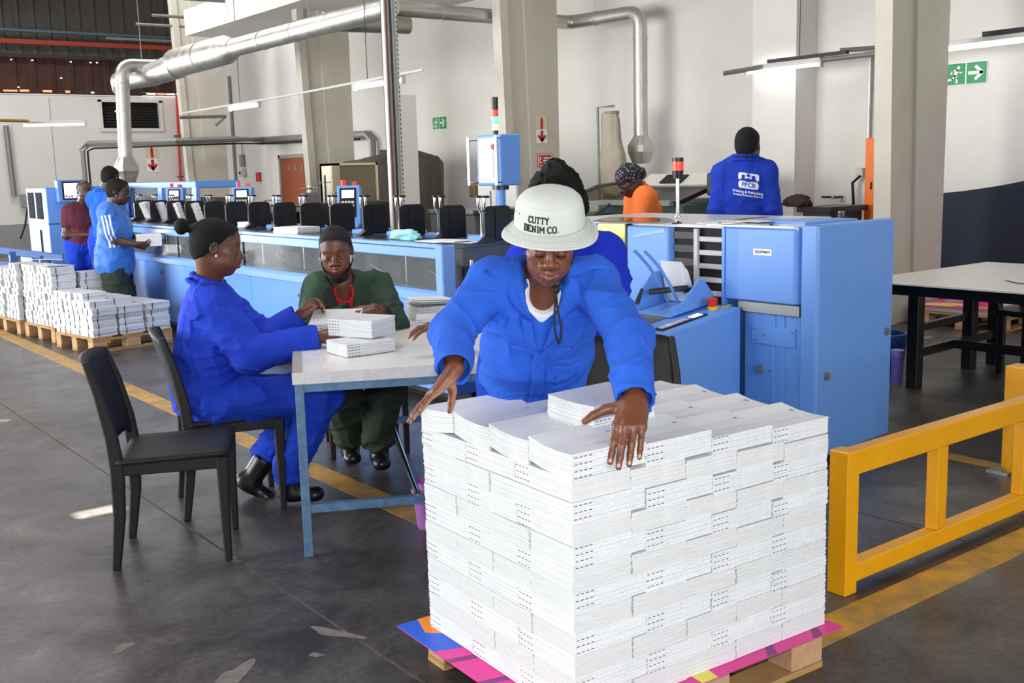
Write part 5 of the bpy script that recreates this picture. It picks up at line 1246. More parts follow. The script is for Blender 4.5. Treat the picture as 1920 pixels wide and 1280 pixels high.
# ================================================================ PEOPLE: implicit surfaces blended from limbs, meshed once per garment
V3 = lambda *a: np.array(a, dtype=np.float64)
def unit(v): v = np.asarray(v, float); return v/max(1e-9, np.linalg.norm(v))
_NG = RNG.random((24, 24, 24)).astype(np.float32)
def vnoise(P, sc):
    """smooth value noise in 0..1"""
    q = P*np.asarray(sc, np.float32); i = np.floor(q).astype(np.int64); f = (q-i).astype(np.float32); f = f*f*(3-2*f); i %= 24; j = (i+1) % 24
    x0, y0, z0 = i[..., 0], i[..., 1], i[..., 2]; x1, y1, z1 = j[..., 0], j[..., 1], j[..., 2]; fx, fy, fz = f[..., 0], f[..., 1], f[..., 2]
    a = _NG[x0,y0,z0]*(1-fx)+_NG[x1,y0,z0]*fx; b = _NG[x0,y1,z0]*(1-fx)+_NG[x1,y1,z0]*fx
    c = _NG[x0,y0,z1]*(1-fx)+_NG[x1,y0,z1]*fx; d = _NG[x0,y1,z1]*(1-fx)+_NG[x1,y1,z1]*fx
    return (a*(1-fy)+b*fy)*(1-fz)+(c*(1-fy)+d*fy)*fz
class Field:
    def __init__(s, lo, hi, h):
        s.h = h; s.lo = np.asarray(lo, float); n = np.ceil((np.asarray(hi, float)-s.lo)/h).astype(int)+1
        s.n = n; s.ax = [(s.lo[k]+h*np.arange(n[k])).astype(np.float32) for k in range(3)]
        s.f = np.full(tuple(n), 0.5, np.float32)
    def sub(s, lo, hi):
        a = np.clip(np.floor((np.asarray(lo)-s.lo)/s.h).astype(int), 0, s.n-1); b = np.clip(np.ceil((np.asarray(hi)-s.lo)/s.h).astype(int)+1, 1, s.n)
        if np.any(b-a < 2): return None
        sl = tuple(slice(a[k], b[k]) for k in range(3))
        P = np.stack(np.meshgrid(*[s.ax[k][sl[k]] for k in range(3)], indexing='ij'), -1)
        return sl, P
    def blend(s, sl, d, k, op):
        f = s.f[sl]
        if op == 'u':
            h = np.maximum(k-np.abs(f-d), 0)/k; s.f[sl] = np.minimum(f, d)-h*h*k*0.25
        elif op == 's':
            d = -d; h = np.maximum(k-np.abs(f-d), 0)/k; s.f[sl] = np.maximum(f, d)+h*h*k*0.25
        else:
            h = np.maximum(k-np.abs(f-d), 0)/k; s.f[sl] = np.maximum(f, d)+h*h*k*0.25
    def cap(s, a, b, ra, rb=None, k=.02, op='u'):
        rb = ra if rb is None else rb; a = np.asarray(a, np.float32); b = np.asarray(b, np.float32); m = max(ra, rb)+k+2*s.h
        r = s.sub(np.minimum(a, b)-m, np.maximum(a, b)+m)
        if r is None: return s
        sl, P = r; ab = b-a; t = np.clip(((P-a)@ab)/max(1e-9, ab@ab), 0, 1)
        d = np.linalg.norm(P-a-t[..., None]*ab, axis=-1)-(ra+(rb-ra)*t)
        s.blend(sl, d.astype(np.float32), k, op); return s
    def chain(s, pts, rs, k=.02):
        for i in range(len(pts)-1): s.cap(pts[i], pts[i+1], rs[i], rs[i+1], k)
        return s
    def ell(s, c, r, R=None, k=.02, op='u'):
        c = np.asarray(c, np.float32); r = np.asarray(r, np.float32); R = np.eye(3) if R is None else np.asarray(R)
        m = max(r)+k+2*s.h
        q = s.sub(c-m, c+m)
        if q is None: return s
        sl, P = q; L = (P-c)@R.astype(np.float32)
        k0 = np.linalg.norm(L/r, axis=-1); k1 = np.linalg.norm(L/(r*r), axis=-1)+1e-9
        s.blend(sl, (k0*(k0-1)/k1).astype(np.float32), k, op); return s
    def ecap(s, a, b, ra, rb, side, k=.03, op='u'):
        """capsule with elliptical section: radii (across, depth) at both ends; side = across direction"""
        a = np.asarray(a, float); b = np.asarray(b, float); ax = unit(b-a); sd = np.asarray(side, float); sd = unit(sd-ax*(sd@ax)); dp = np.cross(ax, sd)
        m = max(*ra, *rb)+k+2*s.h; q = s.sub(np.minimum(a, b)-m, np.maximum(a, b)+m)
        if q is None: return s
        sl, P = q; L = np.linalg.norm(b-a); D = (P-a.astype(np.float32)); t = D@ax.astype(np.float32); tc = np.clip(t/L, 0, 1)
        rs = ra[0]+(rb[0]-ra[0])*tc; rd = ra[1]+(rb[1]-ra[1])*tc; e = (t-tc*L)/np.minimum(rs, rd)
        g = np.sqrt((D@sd.astype(np.float32)/rs)**2+(D@dp.astype(np.float32)/rd)**2+e*e)
        s.blend(sl, ((g-1)*np.minimum(rs, rd)).astype(np.float32), k, op); return s
    def rbox(s, c, R, half, rad, k=.01, op='u'):
        c = np.asarray(c, np.float32); half = np.asarray(half, np.float32); m = np.linalg.norm(half)+rad+k+2*s.h; q = s.sub(c-m, c+m)
        if q is None: return s
        sl, P = q; L = np.abs((P-c)@np.asarray(R, np.float32))-half+rad
        d = np.linalg.norm(np.maximum(L, 0), axis=-1)+np.minimum(np.max(L, axis=-1), 0)-rad
        s.blend(sl, d.astype(np.float32), k, op); return s
    def plane(s, p, n, k=.004):
        """keep the side the normal points away from"""
        n = unit(n).astype(np.float32); P = np.stack(np.meshgrid(*s.ax, indexing='ij'), -1)
        s.blend(tuple(slice(0, v) for v in s.n), ((P-np.asarray(p, np.float32))@n).astype(np.float32), k, 'i'); return s
    def wrinkle(s, amp, sc, ridged=True, seed=0.0, mask=None, pw=3.0, warp=.10):
        w = np.abs(s.f) < .03; idx = np.nonzero(w); P = np.stack([s.ax[k][idx[k]] for k in range(3)], -1)
        W = np.stack([vnoise(P+seed+3.1*k, (6,6,6)) for k in range(3)], -1); n = vnoise(P+seed*1.7+(W-.5)*warp*2, sc)
        if ridged: d = (1-np.abs(np.clip((n-.5)*3.4, -1, 1)))**pw-.22
        else: d = n-.5
        if mask is not None: d = d*mask(P)
        s.f[idx] -= (amp*d).astype(np.float32); return s
    def folds(s, seed, amp=.011, joints=(), base=.45, r=.15):
        """cloth folds: long soft drapes, plus tighter creases that gather around the given joints"""
        m = lambda P: base+sum(np.exp(-(np.linalg.norm(P-np.asarray(q, np.float32), axis=1)/r)**2) for q in joints)
        s.wrinkle(amp*.9, (11,11,3.2), True, seed, pw=2.0); s.wrinkle(amp, (5,5,15), True, seed+1.3, mask=m, pw=2.6); s.wrinkle(amp*.5, (9,13,26), True, seed+2.9, mask=m, pw=2.6)
        return s
    def mesh(s, smooth=2):
        f = s.f; n = s.n; neg = f < 0
        c = [neg[i:n[0]-1+i, j:n[1]-1+j, k:n[2]-1+k] for i in (0,1) for j in (0,1) for k in (0,1)]
        cnt = sum(x.astype(np.int8) for x in c); mixed = (cnt > 0) & (cnt < 8)
        I = np.stack(np.nonzero(mixed), -1); N = len(I)
        if N == 0: return np.zeros((0,3)), np.zeros((0,4), int)
        idm = np.full(mixed.shape, -1, np.int64); idm[mixed] = np.arange(N)
        val = {}
        for i in (0,1):
            for j in (0,1):
                for k in (0,1): val[(i,j,k)] = f[I[:,0]+i, I[:,1]+j, I[:,2]+k]
        acc = np.zeros((N,3)); num = np.zeros(N)
        E = [((i,j,k),a) for i in (0,1) for j in (0,1) for k in (0,1) for a in range(3) if (i,j,k)[a] == 0]
        for p, a in E:
            q = list(p); q[a] = 1; va, vb = val[p], val[tuple(q)]; m = (va < 0) != (vb < 0)
            t = np.where(m, va/np.where(m, va-vb, 1), 0); pt = np.tile(np.array(p, float), (N,1)); pt[:, a] += t
            acc[m] += pt[m]; num[m] += 1
        Vv = s.lo+s.h*(I+acc/num[:, None])
        Q = []
        for a in range(3):
            b, c2 = (a+1) % 3, (a+2) % 3
            sl0 = [slice(1, n[k]-1) for k in range(3)]; sl1 = list(sl0); sl0[a] = slice(0, n[a]-1); sl1[a] = slice(1, n[a])
            A, B = neg[tuple(sl0)], neg[tuple(sl1)]; X = np.stack(np.nonzero(A != B), -1)
            if len(X) == 0: continue
            inside = A[tuple(X.T)]; off = np.ones(3, int); off[a] = 0; X = X+off
            def cell(db, dc):
                Y = X.copy(); Y[:, b] -= db; Y[:, c2] -= dc; return idm[tuple(Y.T)]
            q = np.stack([cell(1,1), cell(0,1), cell(0,0), cell(1,0)], -1); q[~inside] = q[~inside][:, ::-1]; Q.append(q)
        Q = np.concatenate(Q); Q = Q[(Q >= 0).all(1)]
        if smooth:
            e = np.concatenate([Q[:, [0,1]], Q[:, [1,2]], Q[:, [2,3]], Q[:, [3,0]]]); deg = np.bincount(e.ravel(), minlength=N).astype(float)
            for it in range(smooth):
                S = np.zeros_like(Vv)
                for k in range(3): S[:, k] = np.bincount(e[:,0], Vv[e[:,1], k], N)+np.bincount(e[:,1], Vv[e[:,0], k], N)
                Vv = Vv+.5*(S/np.maximum(deg, 1)[:, None]-Vv)
        return Vv, Q
def normals(V, Q):
    n = np.cross(V[Q[:,2]]-V[Q[:,0]], V[Q[:,3]]-V[Q[:,1]]); o = np.zeros_like(V)
    for k in range(4):
        for a in range(3): o[:, a] += np.bincount(Q[:, k], n[:, a], len(V))
    return o/np.maximum(1e-12, np.linalg.norm(o, axis=1))[:, None]
def np_object(name, V, Q, material, parent=None, col=None):
    me = bpy.data.meshes.new(name); o = bpy.data.objects.new(name, me); COL.objects.link(o)
    if parent is not None: o.parent = parent; V = V-np.array(parent.location)
    me.vertices.add(len(V)); me.vertices.foreach_set('co', V.astype(np.float32).ravel())
    me.loops.add(len(Q)*4); me.loops.foreach_set('vertex_index', Q.astype(np.int32).ravel())
    me.polygons.add(len(Q)); me.polygons.foreach_set('loop_start', np.arange(0, len(Q)*4, 4, dtype=np.int32)); me.polygons.foreach_set('loop_total', np.full(len(Q), 4, np.int32))
    me.polygons.foreach_set('use_smooth', np.ones(len(Q), bool))
    me.update(); me.validate()
    me.materials.append(material)
    if col is not None:
        ca = me.color_attributes.new('Col', 'FLOAT_COLOR', 'POINT')
        ca.data.foreach_set('color', np.concatenate([col, np.ones((len(col),1))], 1).astype(np.float32).ravel())
    return o
def merge(parts):
    V = []; Q = []; C = []; o = 0
    for v, q, c in parts:
        V.append(v); Q.append(q+o); C.append(c); o += len(v)
    return np.concatenate(V), np.concatenate(Q), np.concatenate(C)
L3 = lambda c: np.array(lin(c))
M_SKIN = vcol_mat('skin', rough=.42, bump=.12, bscale=260, spec=.5, var=.10)

# ---------------------------------------------------------------- heads
class Head:
    """local axes: x = person's left, y = forward, z = up; origin between the ears at eye level"""
    def __init__(s, c, fwd, up, sc=1.0):
        s.c = np.asarray(c, float); f = unit(fwd); u = np.asarray(up, float); u = unit(u-f*(u@f)); s.R = np.stack([np.cross(u, f)*-1*-1, f, u], 1); s.sc = sc
        s.R[:, 0] = np.cross(f, u)*-1
    def w(s, p): return s.c+s.R@(np.asarray(p, float)*s.sc)
    def loc(s, P): return ((P-s.c)@s.R)/s.sc
def head_prims(F, H, neck_base, nr=.052, male=False, lids=.5):
    S = H.sc; E = lambda p, r, k=.02, op='u': F.ell(H.w(p), np.array(r)*S, H.R, k*S, op)
    C = lambda a, b, ra, rb=None, k=.015, op='u': F.cap(H.w(a), H.w(b), ra*S, (rb or ra)*S, k*S, op)
    E((0,-.014,.030), (.0755,.096,.086)); E((0,.016,-.028), (.062,.074,.086), .03); E((0,.024,-.070), (.051,.055,.043), .03)
    E((0,.070,-.097), (.020,.017,.016), .025)
    if male: E((0,.030,-.078), (.056,.052,.036), .02)
    for x in (-1, 1):
        E((x*.043,.054,-.018), (.022,.026,.020), .02); E((x*.033,.056,-.050), (.027,.029,.028), .02)
        C((x*.012,.086,.022), (x*.044,.070,.022), .010, .009, .014)
    E((0,.044,.050), (.058,.046,.050), .03)
    for x in (-1, 1): E((x*.031,.097,.002), (.019,.015,.012), .012, 's')
    C((0,.086,.014), (0,.103,-.026), .008, .012, .014); E((0,.1055,-.030), (.0165,.013,.0125), .009)
    for x in (-1, 1): E((x*.0185,.0965,-.034), (.0115,.012,.0100), .007)
    for x in (-1, 1): E((x*.008,.104,-.0425), (.0045,.005,.004), .004, 's')
    E((0,.079,-.062), (.033,.025,.025), .02)
    for x in (-1, 1):
        C((0,.1050,-.0540), (x*.023,.0910,-.0585), .0080, .0038, .005); C((0,.1040,-.0690), (x*.021,.0910,-.0640), .0088, .0038, .005)
    C((-.024,.096,-.0615), (0,.112,-.0612), .0022, .0022, .003, 's'); C((.024,.096,-.0615), (0,.112,-.0612), .0022, .0022, .003, 's')
    for x in (-1, 1):
        E((x*.031,.0795,.001), (.0125,.0125,.0125), .003)
        E((x*.031,.0815,.0065-.007*lids), (.0160,.0125,.0088), .004)
        E((x*.031,.0795,-.0105), (.0150,.0115,.0050), .005)
        E((x*.0765,-.010,-.004), (.0085,.018,.029), .008); E((x*.084,-.006,.002), (.0055,.010,.016), .004, 's')
    nb = np.asarray(neck_base, float)
    F.cap(H.w((0,-.030,-.055)), nb, nr*S, nr*1.08, .035); F.cap(H.w((0,.0,-.07)), nb, nr*.9*S, nr, .03)
def head_colors(V, H, skin, lip, lids=.5, brow=True, hl=None):
    L = H.loc(V); c = np.tile(L3(skin), (len(V),1)); x = np.abs(L[:,0]); y, z = L[:,1], L[:,2]
    def put(m, w, col): 
        w = (w*m)[:, None]; c[:] = c*(1-w)+L3(col)*w
    ss = lambda v, a, b: np.clip((v-a)/(b-a), 0, 1)
    put((y > .083) & (x < .026), ss(.0125-np.abs(z+.0615)-.18*np.maximum(0, x-.008), 0, .004), lip)
    put((y > .09) & (x < .02), ss(.0022-np.abs(z+.0612), 0, .0012)*.8, (40,18,16))
    if brow: put((y > .05), ss(.0046-np.abs(z-(.0265+.004*np.sin((x-.014)/.036*3.1))), 0, .002)*((x > .012) & (x < .050))*.85, (24,16,14))
    zl = .0065-.007*lids-.0088
    put((y > .06) & (np.hypot(x-.031, 0) < .0145), ss(.0034-np.abs(z-(zl+.0010)), 0, .0014)*.95, (14,9,9))
    if lids < .8:
        m = (y > .07) & (np.abs(x-.031) < .0115) & (z < zl+.001) & (z > -.0075)
        put(m, np.full(len(V), .9), (205,195,188)); put(m & (np.abs(x-.031) < .0055), np.full(len(V), 1.0), (22,12,9))
    put((y > .10) & (np.abs(x-.007) < .006), ss(.005-np.abs(z+.043), 0, .003)*.8, (26,13,11))
    if hl is not None:      # short hairs thinning out along the hairline
        (y1, z1), (y2, z2) = hl; d = np.array((y2-y1, z2-z1)); n = np.array((-d[1], d[0]))/np.linalg.norm(d); n = n if n[0] > 0 else -n
        q = (y-y1)*n[0]+(z-z1)*n[1]; put(z > -.05, ss(.014-q, 0, .016)*.9, (20,16,15))
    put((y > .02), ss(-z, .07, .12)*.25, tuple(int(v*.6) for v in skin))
    return c
# ---------------------------------------------------------------- hands
class Hand:
    """fwd wrist->knuckles, back = outward normal of the back of the hand, thumb = lateral direction of the thumb"""
    LEN = {'i': (.042,.026,.022), 'm': (.046,.029,.023), 'r': (.042,.027,.022), 'p': (.033,.021,.020)}
    def __init__(s, wrist, fwd, back, thumb_right, sc=1.0, curls=None, spread=1.0, thumb=None, forearm=None):
        s.w = np.asarray(wrist, float); s.f = unit(fwd); b = np.asarray(back, float); s.b = unit(b-s.f*(b@s.f)); s.t = np.cross(s.f, s.b)*(1 if thumb_right else -1)
        s.sc = sc; s.curls = curls or {}; s.spread = spread; s.thumb = thumb; s.forearm = forearm; s.nails = []
    def p(s, f, t, b): return s.w+(s.f*f+s.t*t+s.b*b)*s.sc
    def prims(s, F):
        S = s.sc
        if s.forearm is not None: F.cap(s.w, s.forearm, .026*S, .034*S, .02)
        kn = {'i': (.088,.030,.0), 'm': (.093,.010,.004), 'r': (.087,-.011,.002), 'p': (.078,-.030,-.003)}
        F.ecap(s.p(-.01,0,0), s.p(.03,0,0), (.027*S,.019*S), (.034*S,.017*S), s.t, .012)
        for q in kn: F.cap(s.p(.012, kn[q][1]*.45, 0), s.p(*kn[q]), .0150*S, .0115*S, .014)
        F.ell(s.p(.05,0,-.006), np.array((.036,.042,.013))*S, np.stack([s.t, s.f, s.b], 1), .012)
        for q in kn:
            cu = s.curls.get(q, s.curls.get('*', (.25,.25,.15))); sp = {'i': .10,'m': .02,'r': -.07,'p': -.16}[q]*s.spread
            pt = s.p(*kn[q]); d = unit(s.f+s.t*sp); bk = s.b.copy(); rr = {'i': .0092,'m': .0096,'r': .0092,'p': .0082}[q]*S; ang = 0.0
            for j in range(3):
                ang = cu[j]; d2 = d*cos(ang)-bk*sin(ang); bk = bk*cos(ang)+d*sin(ang); d = d2
                nx = pt+d*s.LEN[q][j]*S; r2 = rr*(.93 if j < 2 else .86)
                F.cap(pt, nx, rr, r2, .0045 if j else .008); pt = nx; rr = r2
            s.nails.append((pt-d*.003*S+bk*rr*.80, bk))
        td = s.thumb if s.thumb is not None else (.55,.75,-.25)
        a = s.p(.018,.022,-.004); m = a+unit(s.f*td[0]+s.t*td[1]+s.b*td[2])*.046*S
        F.cap(a, m, .0165*S, .0130*S, .014)
        td2 = s.curls.get('t', (.85,.5,-.2)); d = unit(s.f*td2[0]+s.t*td2[1]+s.b*td2[2]); n1 = m+d*.034*S; d3 = unit(d*.9+s.f*.25); n2 = n1+d3*.026*S
        F.cap(m, n1, .0120*S, .0105*S, .006); F.cap(n1, n2, .0105*S, .0088*S, .005)
        bkn = unit(s.b*.5+s.t*.6); bkn = unit(bkn-d3*(bkn@d3)); s.nails.append((n2-d3*.002+bkn*.0085*S, bkn))
    def field(s, h=.0024):
        pts = np.array([s.p(-.03,0,0), s.p(.20,0,0), s.p(.1,.1,.06), s.p(.1,-.08,-.14), s.p(.05,.12,-.1), s.p(.16,0,-.12)]+([s.forearm] if s.forearm is not None else []))
        F = Field(pts.min(0)-.05, pts.max(0)+.05, h); s.prims(F); return F
    def mesh(s, skin, palm, h=.0024):
        V, Q = s.field(h).mesh(1); N = normals(V, Q); c = np.tile(L3(skin), (len(V),1)); f = (V-s.w)@s.f
        w = np.clip(-(N@s.b)*1.3-.1, 0, 1)*np.clip(f/.03, 0, 1); c = c*(1-w[:, None])+L3(palm)*w[:, None]
        # darker knuckle creases, pale nails
        for p, bk in s.nails:
            d = np.linalg.norm(V-p, axis=1); w = np.clip((.0062*s.sc-d)/.0025, 0, 1)*np.clip(N@bk*1.6, 0, 1); c = c*(1-w[:, None]*.85)+L3((214,160,140))*w[:, None]*.85
        return V, Q, c
JN = {'W1': {'head': [1.995, 2.412, 1.342], 'neck': [2.049, 2.51, 1.225], 'sL': [2.155, 2.392, 1.204], 'sR': [1.913, 2.59, 1.212], 'chest': [2.095, 2.588, 1.073], 'waist': [2.195, 2.752, 0.856], 'eL': [2.049, 2.136, 1.069], 'wL': [1.906, 1.968, 0.947], 'kL': [1.823, 1.909, 0.886], 'tL': [1.77, 1.877, 0.82], 'eR': [1.735, 2.545, 1.09], 'wR': [1.621, 2.381, 1.013], 'kR': [1.56, 2.397, 0.955], 'tR': [1.499, 2.412, 0.896]},
      'W2': {'head': [1.92, 4.725, 1.24], 'neck': [1.895, 4.778, 1.058], 'sR': [1.85, 4.645, 0.974], 'sL': [1.958, 4.925, 0.991], 'chest': [1.881, 4.794, 0.845], 'waist': [1.861, 4.823, 0.602], 'pelvis': [1.878, 4.795, 0.449], 'eR': [1.961, 4.512, 0.748], 'wR': [2.245, 4.378, 0.817], 'kR': [2.322, 4.315, 0.84], 'eL': [2.186, 4.828, 0.754], 'wL': [2.336, 4.757, 0.872], 'kL': [2.367, 4.72, 0.935], 'hipR': [1.842, 4.702, 0.483], 'hipL': [1.928, 4.883, 0.452], 'knR': [2.259, 4.438, 0.536], 'knL': [2.337, 4.645, 0.506], 'anR': [2.149, 4.57, 0.142], 'anL': [2.133, 4.797, 0.178], 'toR': [2.214, 4.461, 0.061], 'toL': [2.077, 4.876, 0.077]},
      'W3': {'head': [2.602, 4.846, 1.17], 'neck': [2.656, 4.907, 0.998], 'sR': [2.562, 4.979, 0.959], 'sL': [2.846, 4.881, 0.955], 'chest': [2.706, 4.96, 0.82], 'waist': [2.784, 5.088, 0.654], 'pelvis': [2.888, 5.202, 0.478], 'eR': [2.465, 4.861, 0.772], 'wR': [2.59, 4.647, 0.874], 'kR': [2.622, 4.583, 0.922], 'eL': [2.808, 4.671, 0.795], 'wL': [2.653, 4.588, 0.873], 'kL': [2.573, 4.576, 0.869], 'knR': [2.619, 4.893, 0.484], 'knL': [2.849, 4.821, 0.461], 'anR': [2.738, 5.056, 0.162], 'anL': [2.8, 4.849, 0.159], 'toR': [2.639, 4.939, 0.127], 'toL': [2.674, 4.749, 0.114]},
      'P4': {'head': [3.049, 3.642, 1.422], 'neck': [3.132, 3.664, 1.257], 'sR': [3.003, 3.744, 1.19], 'sL': [3.321, 3.603, 1.163], 'chest': [3.195, 3.676, 1.058], 'waist': [3.23, 3.684, 0.857], 'pelvis': [3.233, 3.682, 0.732], 'eL': [3.281, 3.503, 1.002], 'eR': [2.71, 3.742, 0.942], 'wR': [2.569, 3.816, 0.887], 'kR': [2.514, 3.828, 0.892]},
      'P5': {'head': [3.644, 12.687, 1.445], 'neck': [3.628, 12.744, 1.282], 'chest': [3.588, 12.755, 1.132], 'waist': [3.58, 12.757, 0.889], 'sR': [3.477, 12.734, 1.271], 'sL': [3.75, 12.76, 1.259], 'eR': [3.404, 12.65, 1.023], 'wR': [3.566, 12.501, 1.031], 'eL': [3.72, 12.665, 1.036], 'wL': [3.607, 12.542, 1.375]},
      'P6': {'head': [3.658, 11.743, 1.557], 'neck': [3.61, 11.811, 1.406], 'chest': [3.605, 11.812, 1.207], 'sR': [3.511, 11.684, 1.353], 'sL': [3.792, 11.911, 1.37], 'eR': [3.498, 11.583, 1.103], 'eL': [3.94, 11.968, 1.318], 'wL': [4.036, 11.936, 1.408]},
      'P7': {'head': [3.464, 10.756, 1.428], 'neck': [3.44, 10.816, 1.292], 'chest': [3.435, 10.818, 1.098], 'waist': [3.403, 10.828, 0.861], 'sR': [3.339, 10.691, 1.236], 'sL': [3.549, 10.939, 1.233], 'eR': [3.383, 10.624, 0.975], 'wR': [3.557, 10.567, 0.898], 'eL': [3.605, 10.92, 1.005], 'wL': [3.687, 10.84, 1.019]},
      'P8': {'head': [5.824, 6.053, 1.457], 'neck': [5.906, 6.044, 1.389], 'chest': [5.972, 6.048, 1.25], 'sR': [5.777, 5.959, 1.34], 'sL': [6.097, 6.066, 1.341], 'eR': [5.712, 5.883, 1.182]},
      'P9': {'head': [5.822, 4.886, 1.677], 'neck': [5.808, 4.901, 1.576], 'chest': [5.822, 4.916, 1.413], 'sR': [5.92, 4.798, 1.507], 'sL': [5.705, 5.021, 1.515], 'eR': [5.948, 4.763, 1.281], 'eL': [5.677, 5.053, 1.271]}}
SKIN_A, SKIN_B, SKIN_C = (112,66,45), (104,62,44), (70,44,35)
PALM = (176,122,98)
M_CLOTH = lambda name, rgb, **k: mat(name, rgb, .85, bump=.2, bscale=60, spec=.25, var=.22, vscale=7, var_rgb=tuple(int(v*.78) for v in rgb), **k)
J = {n: {k: V3(*v) for k, v in d.items()} for n, d in JN.items()}
def to_cam(p): v = V3(-p[0], -p[1], 0); return unit(v)
Zup = V3(0, 0, 1)
def torso_axes(j, up=None):
    a = unit(j['neck']-j['waist']) if up is None else unit(up); s = j['sL']-j['sR']; s = unit(s-a*(s@a)); return a, s, np.cross(s, a)
def bounds(pts, m): P = np.array(pts); return P.min(0)-m, P.max(0)+m
def person_root(label, ground, group='workers in the print hall'): return thing('person', label, 'person', (float(ground[0]), float(ground[1]), 0.0), 0, group)
def hair_cap(H, root, color=(16,13,12), off=.010, line=((.074,.072), (-.02,-.045)), h=.004, extra=None, amp=.004, sc=(70,70,70), mat_=None, name='hair', cutlow=None):
    F = Field(H.c-.20*H.sc, H.c+.20*H.sc, h); S = H.sc
    F.ell(H.w((0,-.014,.030)), np.array((.0755+off,.096+off,.086+off))*S, H.R, .01); F.ell(H.w((0,-.035,-.01)), np.array((.068+off,.075,.075))*S, H.R, .02); F.ell(H.w((0,.044,.050)), np.array((.058+off,.046+off,.050+off))*S, H.R, .02)
    if extra: extra(F)
    (y1, z1), (y2, z2) = line; d = np.array((y2-y1, z2-z1)); n = np.array((-d[1], d[0])); n = n/np.linalg.norm(n)
    if n[0] < 0: n = -n
    F.plane(H.w((0, y1, z1)), H.R@V3(0, n[0], n[1]), .008)
    if cutlow is not None: F.plane(H.w((0,0,cutlow)), H.R@V3(0,0,-1), .008)
    F.wrinkle(amp, sc, True)
    V, Q = F.mesh(1); return np_object(name, V, Q, mat_ or mat('dark_hair_%d_%d_%d' % color, color, .75, bump=.6, bscale=350, spec=.25), root)
def jacket_field(j, h, tor, sl, low, extra_pts=(), sleeves=('L','R'), hemdrop=.0, long=True, shr=.068):
    """tor: list of (point, (across, depth)) from hem to chest; sl: sleeve radii (shoulder, elbow, wrist)"""
    a, s, f = torso_axes(j)
    pts = [p for p, _ in tor]+[j['sL'], j['sR'], j['neck']]+[j[k] for k in ('eL','eR','wL','wR') if k in j]+list(extra_pts)
    lo, hi = bounds(pts, .24); F = Field(lo, hi, h)
    for (p, r), (q, r2) in zip(tor, tor[1:]): F.ecap(p, q, r, r2, s, .05)
    F.cap(j['sL']*.93+j['neck']*.07, j['sR']*.93+j['neck']*.07, shr, shr, .06)
    for k in ('sL','sR'): F.cap(j[k], j['neck']+a*.0, .066, .052, .05)
    for k in sleeves:
        if 'e'+k not in j: continue
        F.cap(j['s'+k], j['e'+k], sl[0], sl[1], .035)
        if long and 'w'+k in j: F.cap(j['e'+k], j['w'+k], sl[1], sl[2], .025)
    return F, a, s, f
def cuffs(F, j, k, r, depth=.035):
    """hollow sleeve end at the wrist"""
    w, e = j['w'+k], j['e'+k]; d = unit(w-e)
    F.cap(w-d*depth, w+d*.12, r, r, .004, 's')
def cut_wrist(F, j, k, back=.0):
    w, e = j['w'+k], j['e'+k]; d = unit(w-e); p = w-d*back
    r = F.sub(p-.16, p+.16)
    if r is None: return
    sl, P = r; D = P-p.astype(np.float32); ax = D@d.astype(np.float32); rad = np.linalg.norm(D-ax[..., None]*d.astype(np.float32), axis=-1)
    m = rad < .14
    F.f[sl] = np.where(m & (ax > -.05), np.maximum(F.f[sl], ax), F.f[sl])
def limb_mesh(prims, skin, h=.008):
    """coarse skin under the clothes"""
    P = [p for c in prims for p in c[0]]; lo, hi = bounds(P, .16); F = Field(lo, hi, h)
    for pts, rs in prims: F.chain(pts, rs, .03)
    V, Q = F.mesh(1); return V, Q, np.tile(L3(skin), (len(V),1))
def body(root, j, H, skin, lip, hands, limbs, lids=.5, hh=.0030, nr=.050, male=False, nh=.0024, brow=True, hl=None):
    lo, hi = bounds([H.w((0,0,.13)), H.w((0,.12,0)), H.w((0,-.12,0)), H.w((.09,0,0)), H.w((-.09,0,0)), H.w((0,0,-.13)), j['neck']], .055)
    F = Field(lo, hi, hh); head_prims(F, H, j['neck'], nr, male, lids); V, Q = F.mesh(1)
    parts = [(V, Q, head_colors(V, H, skin, lip, lids, brow, hl))]
    for hd in hands: parts.append(hd.mesh(skin, PALM, nh))
    parts.append(limb_mesh(limbs, skin))
    V, Q, c = merge(parts); return np_object('body', V, Q, M_SKIN, root, c)
def lerp(a, b, t): return a*(1-t)+b*t
def garment(F, name, m, root, smooth=1, colf=None):
    V, Q = F.mesh(smooth); return np_object(name, V, Q, m, root, None if colf is None else colf(V)), V
def ribbon(path, w, th, side, name, m, root, taper=None):
    b = MB(); rtube(b, [tuple(p) for p in path], w, th, tuple(side)); return b.build(name, m, root, bevel=.0015)
def collar(F, j, a, s, f, r=.078, hgt=.03, tilt=.02, th=.011, gap=.55):
    """fold-down collar around the back and sides of the neck"""
    c = j['neck']+a*.015; pts = []
    for i in range(13):
        an = gap+(2*pi-2*gap)*i/12; pts.append(c+(f*cos(an)*r*.95+s*sin(an)*r)+a*(hgt*(.5-.5*cos(an))))
    for k in range(12):
        F.cap(pts[k], pts[k+1], th, th, .006)
        o0 = unit(pts[k]-c-a*((pts[k]-c)@a)); o1 = unit(pts[k+1]-c-a*((pts[k+1]-c)@a))
        F.cap(pts[k]+o0*.018-a*.028, pts[k+1]+o1*.018-a*.028, th*.8, th*.8, .012)
def seam_patch(F, c, R, half, amp=.004): F.rbox(c, R, half, .004, .003)

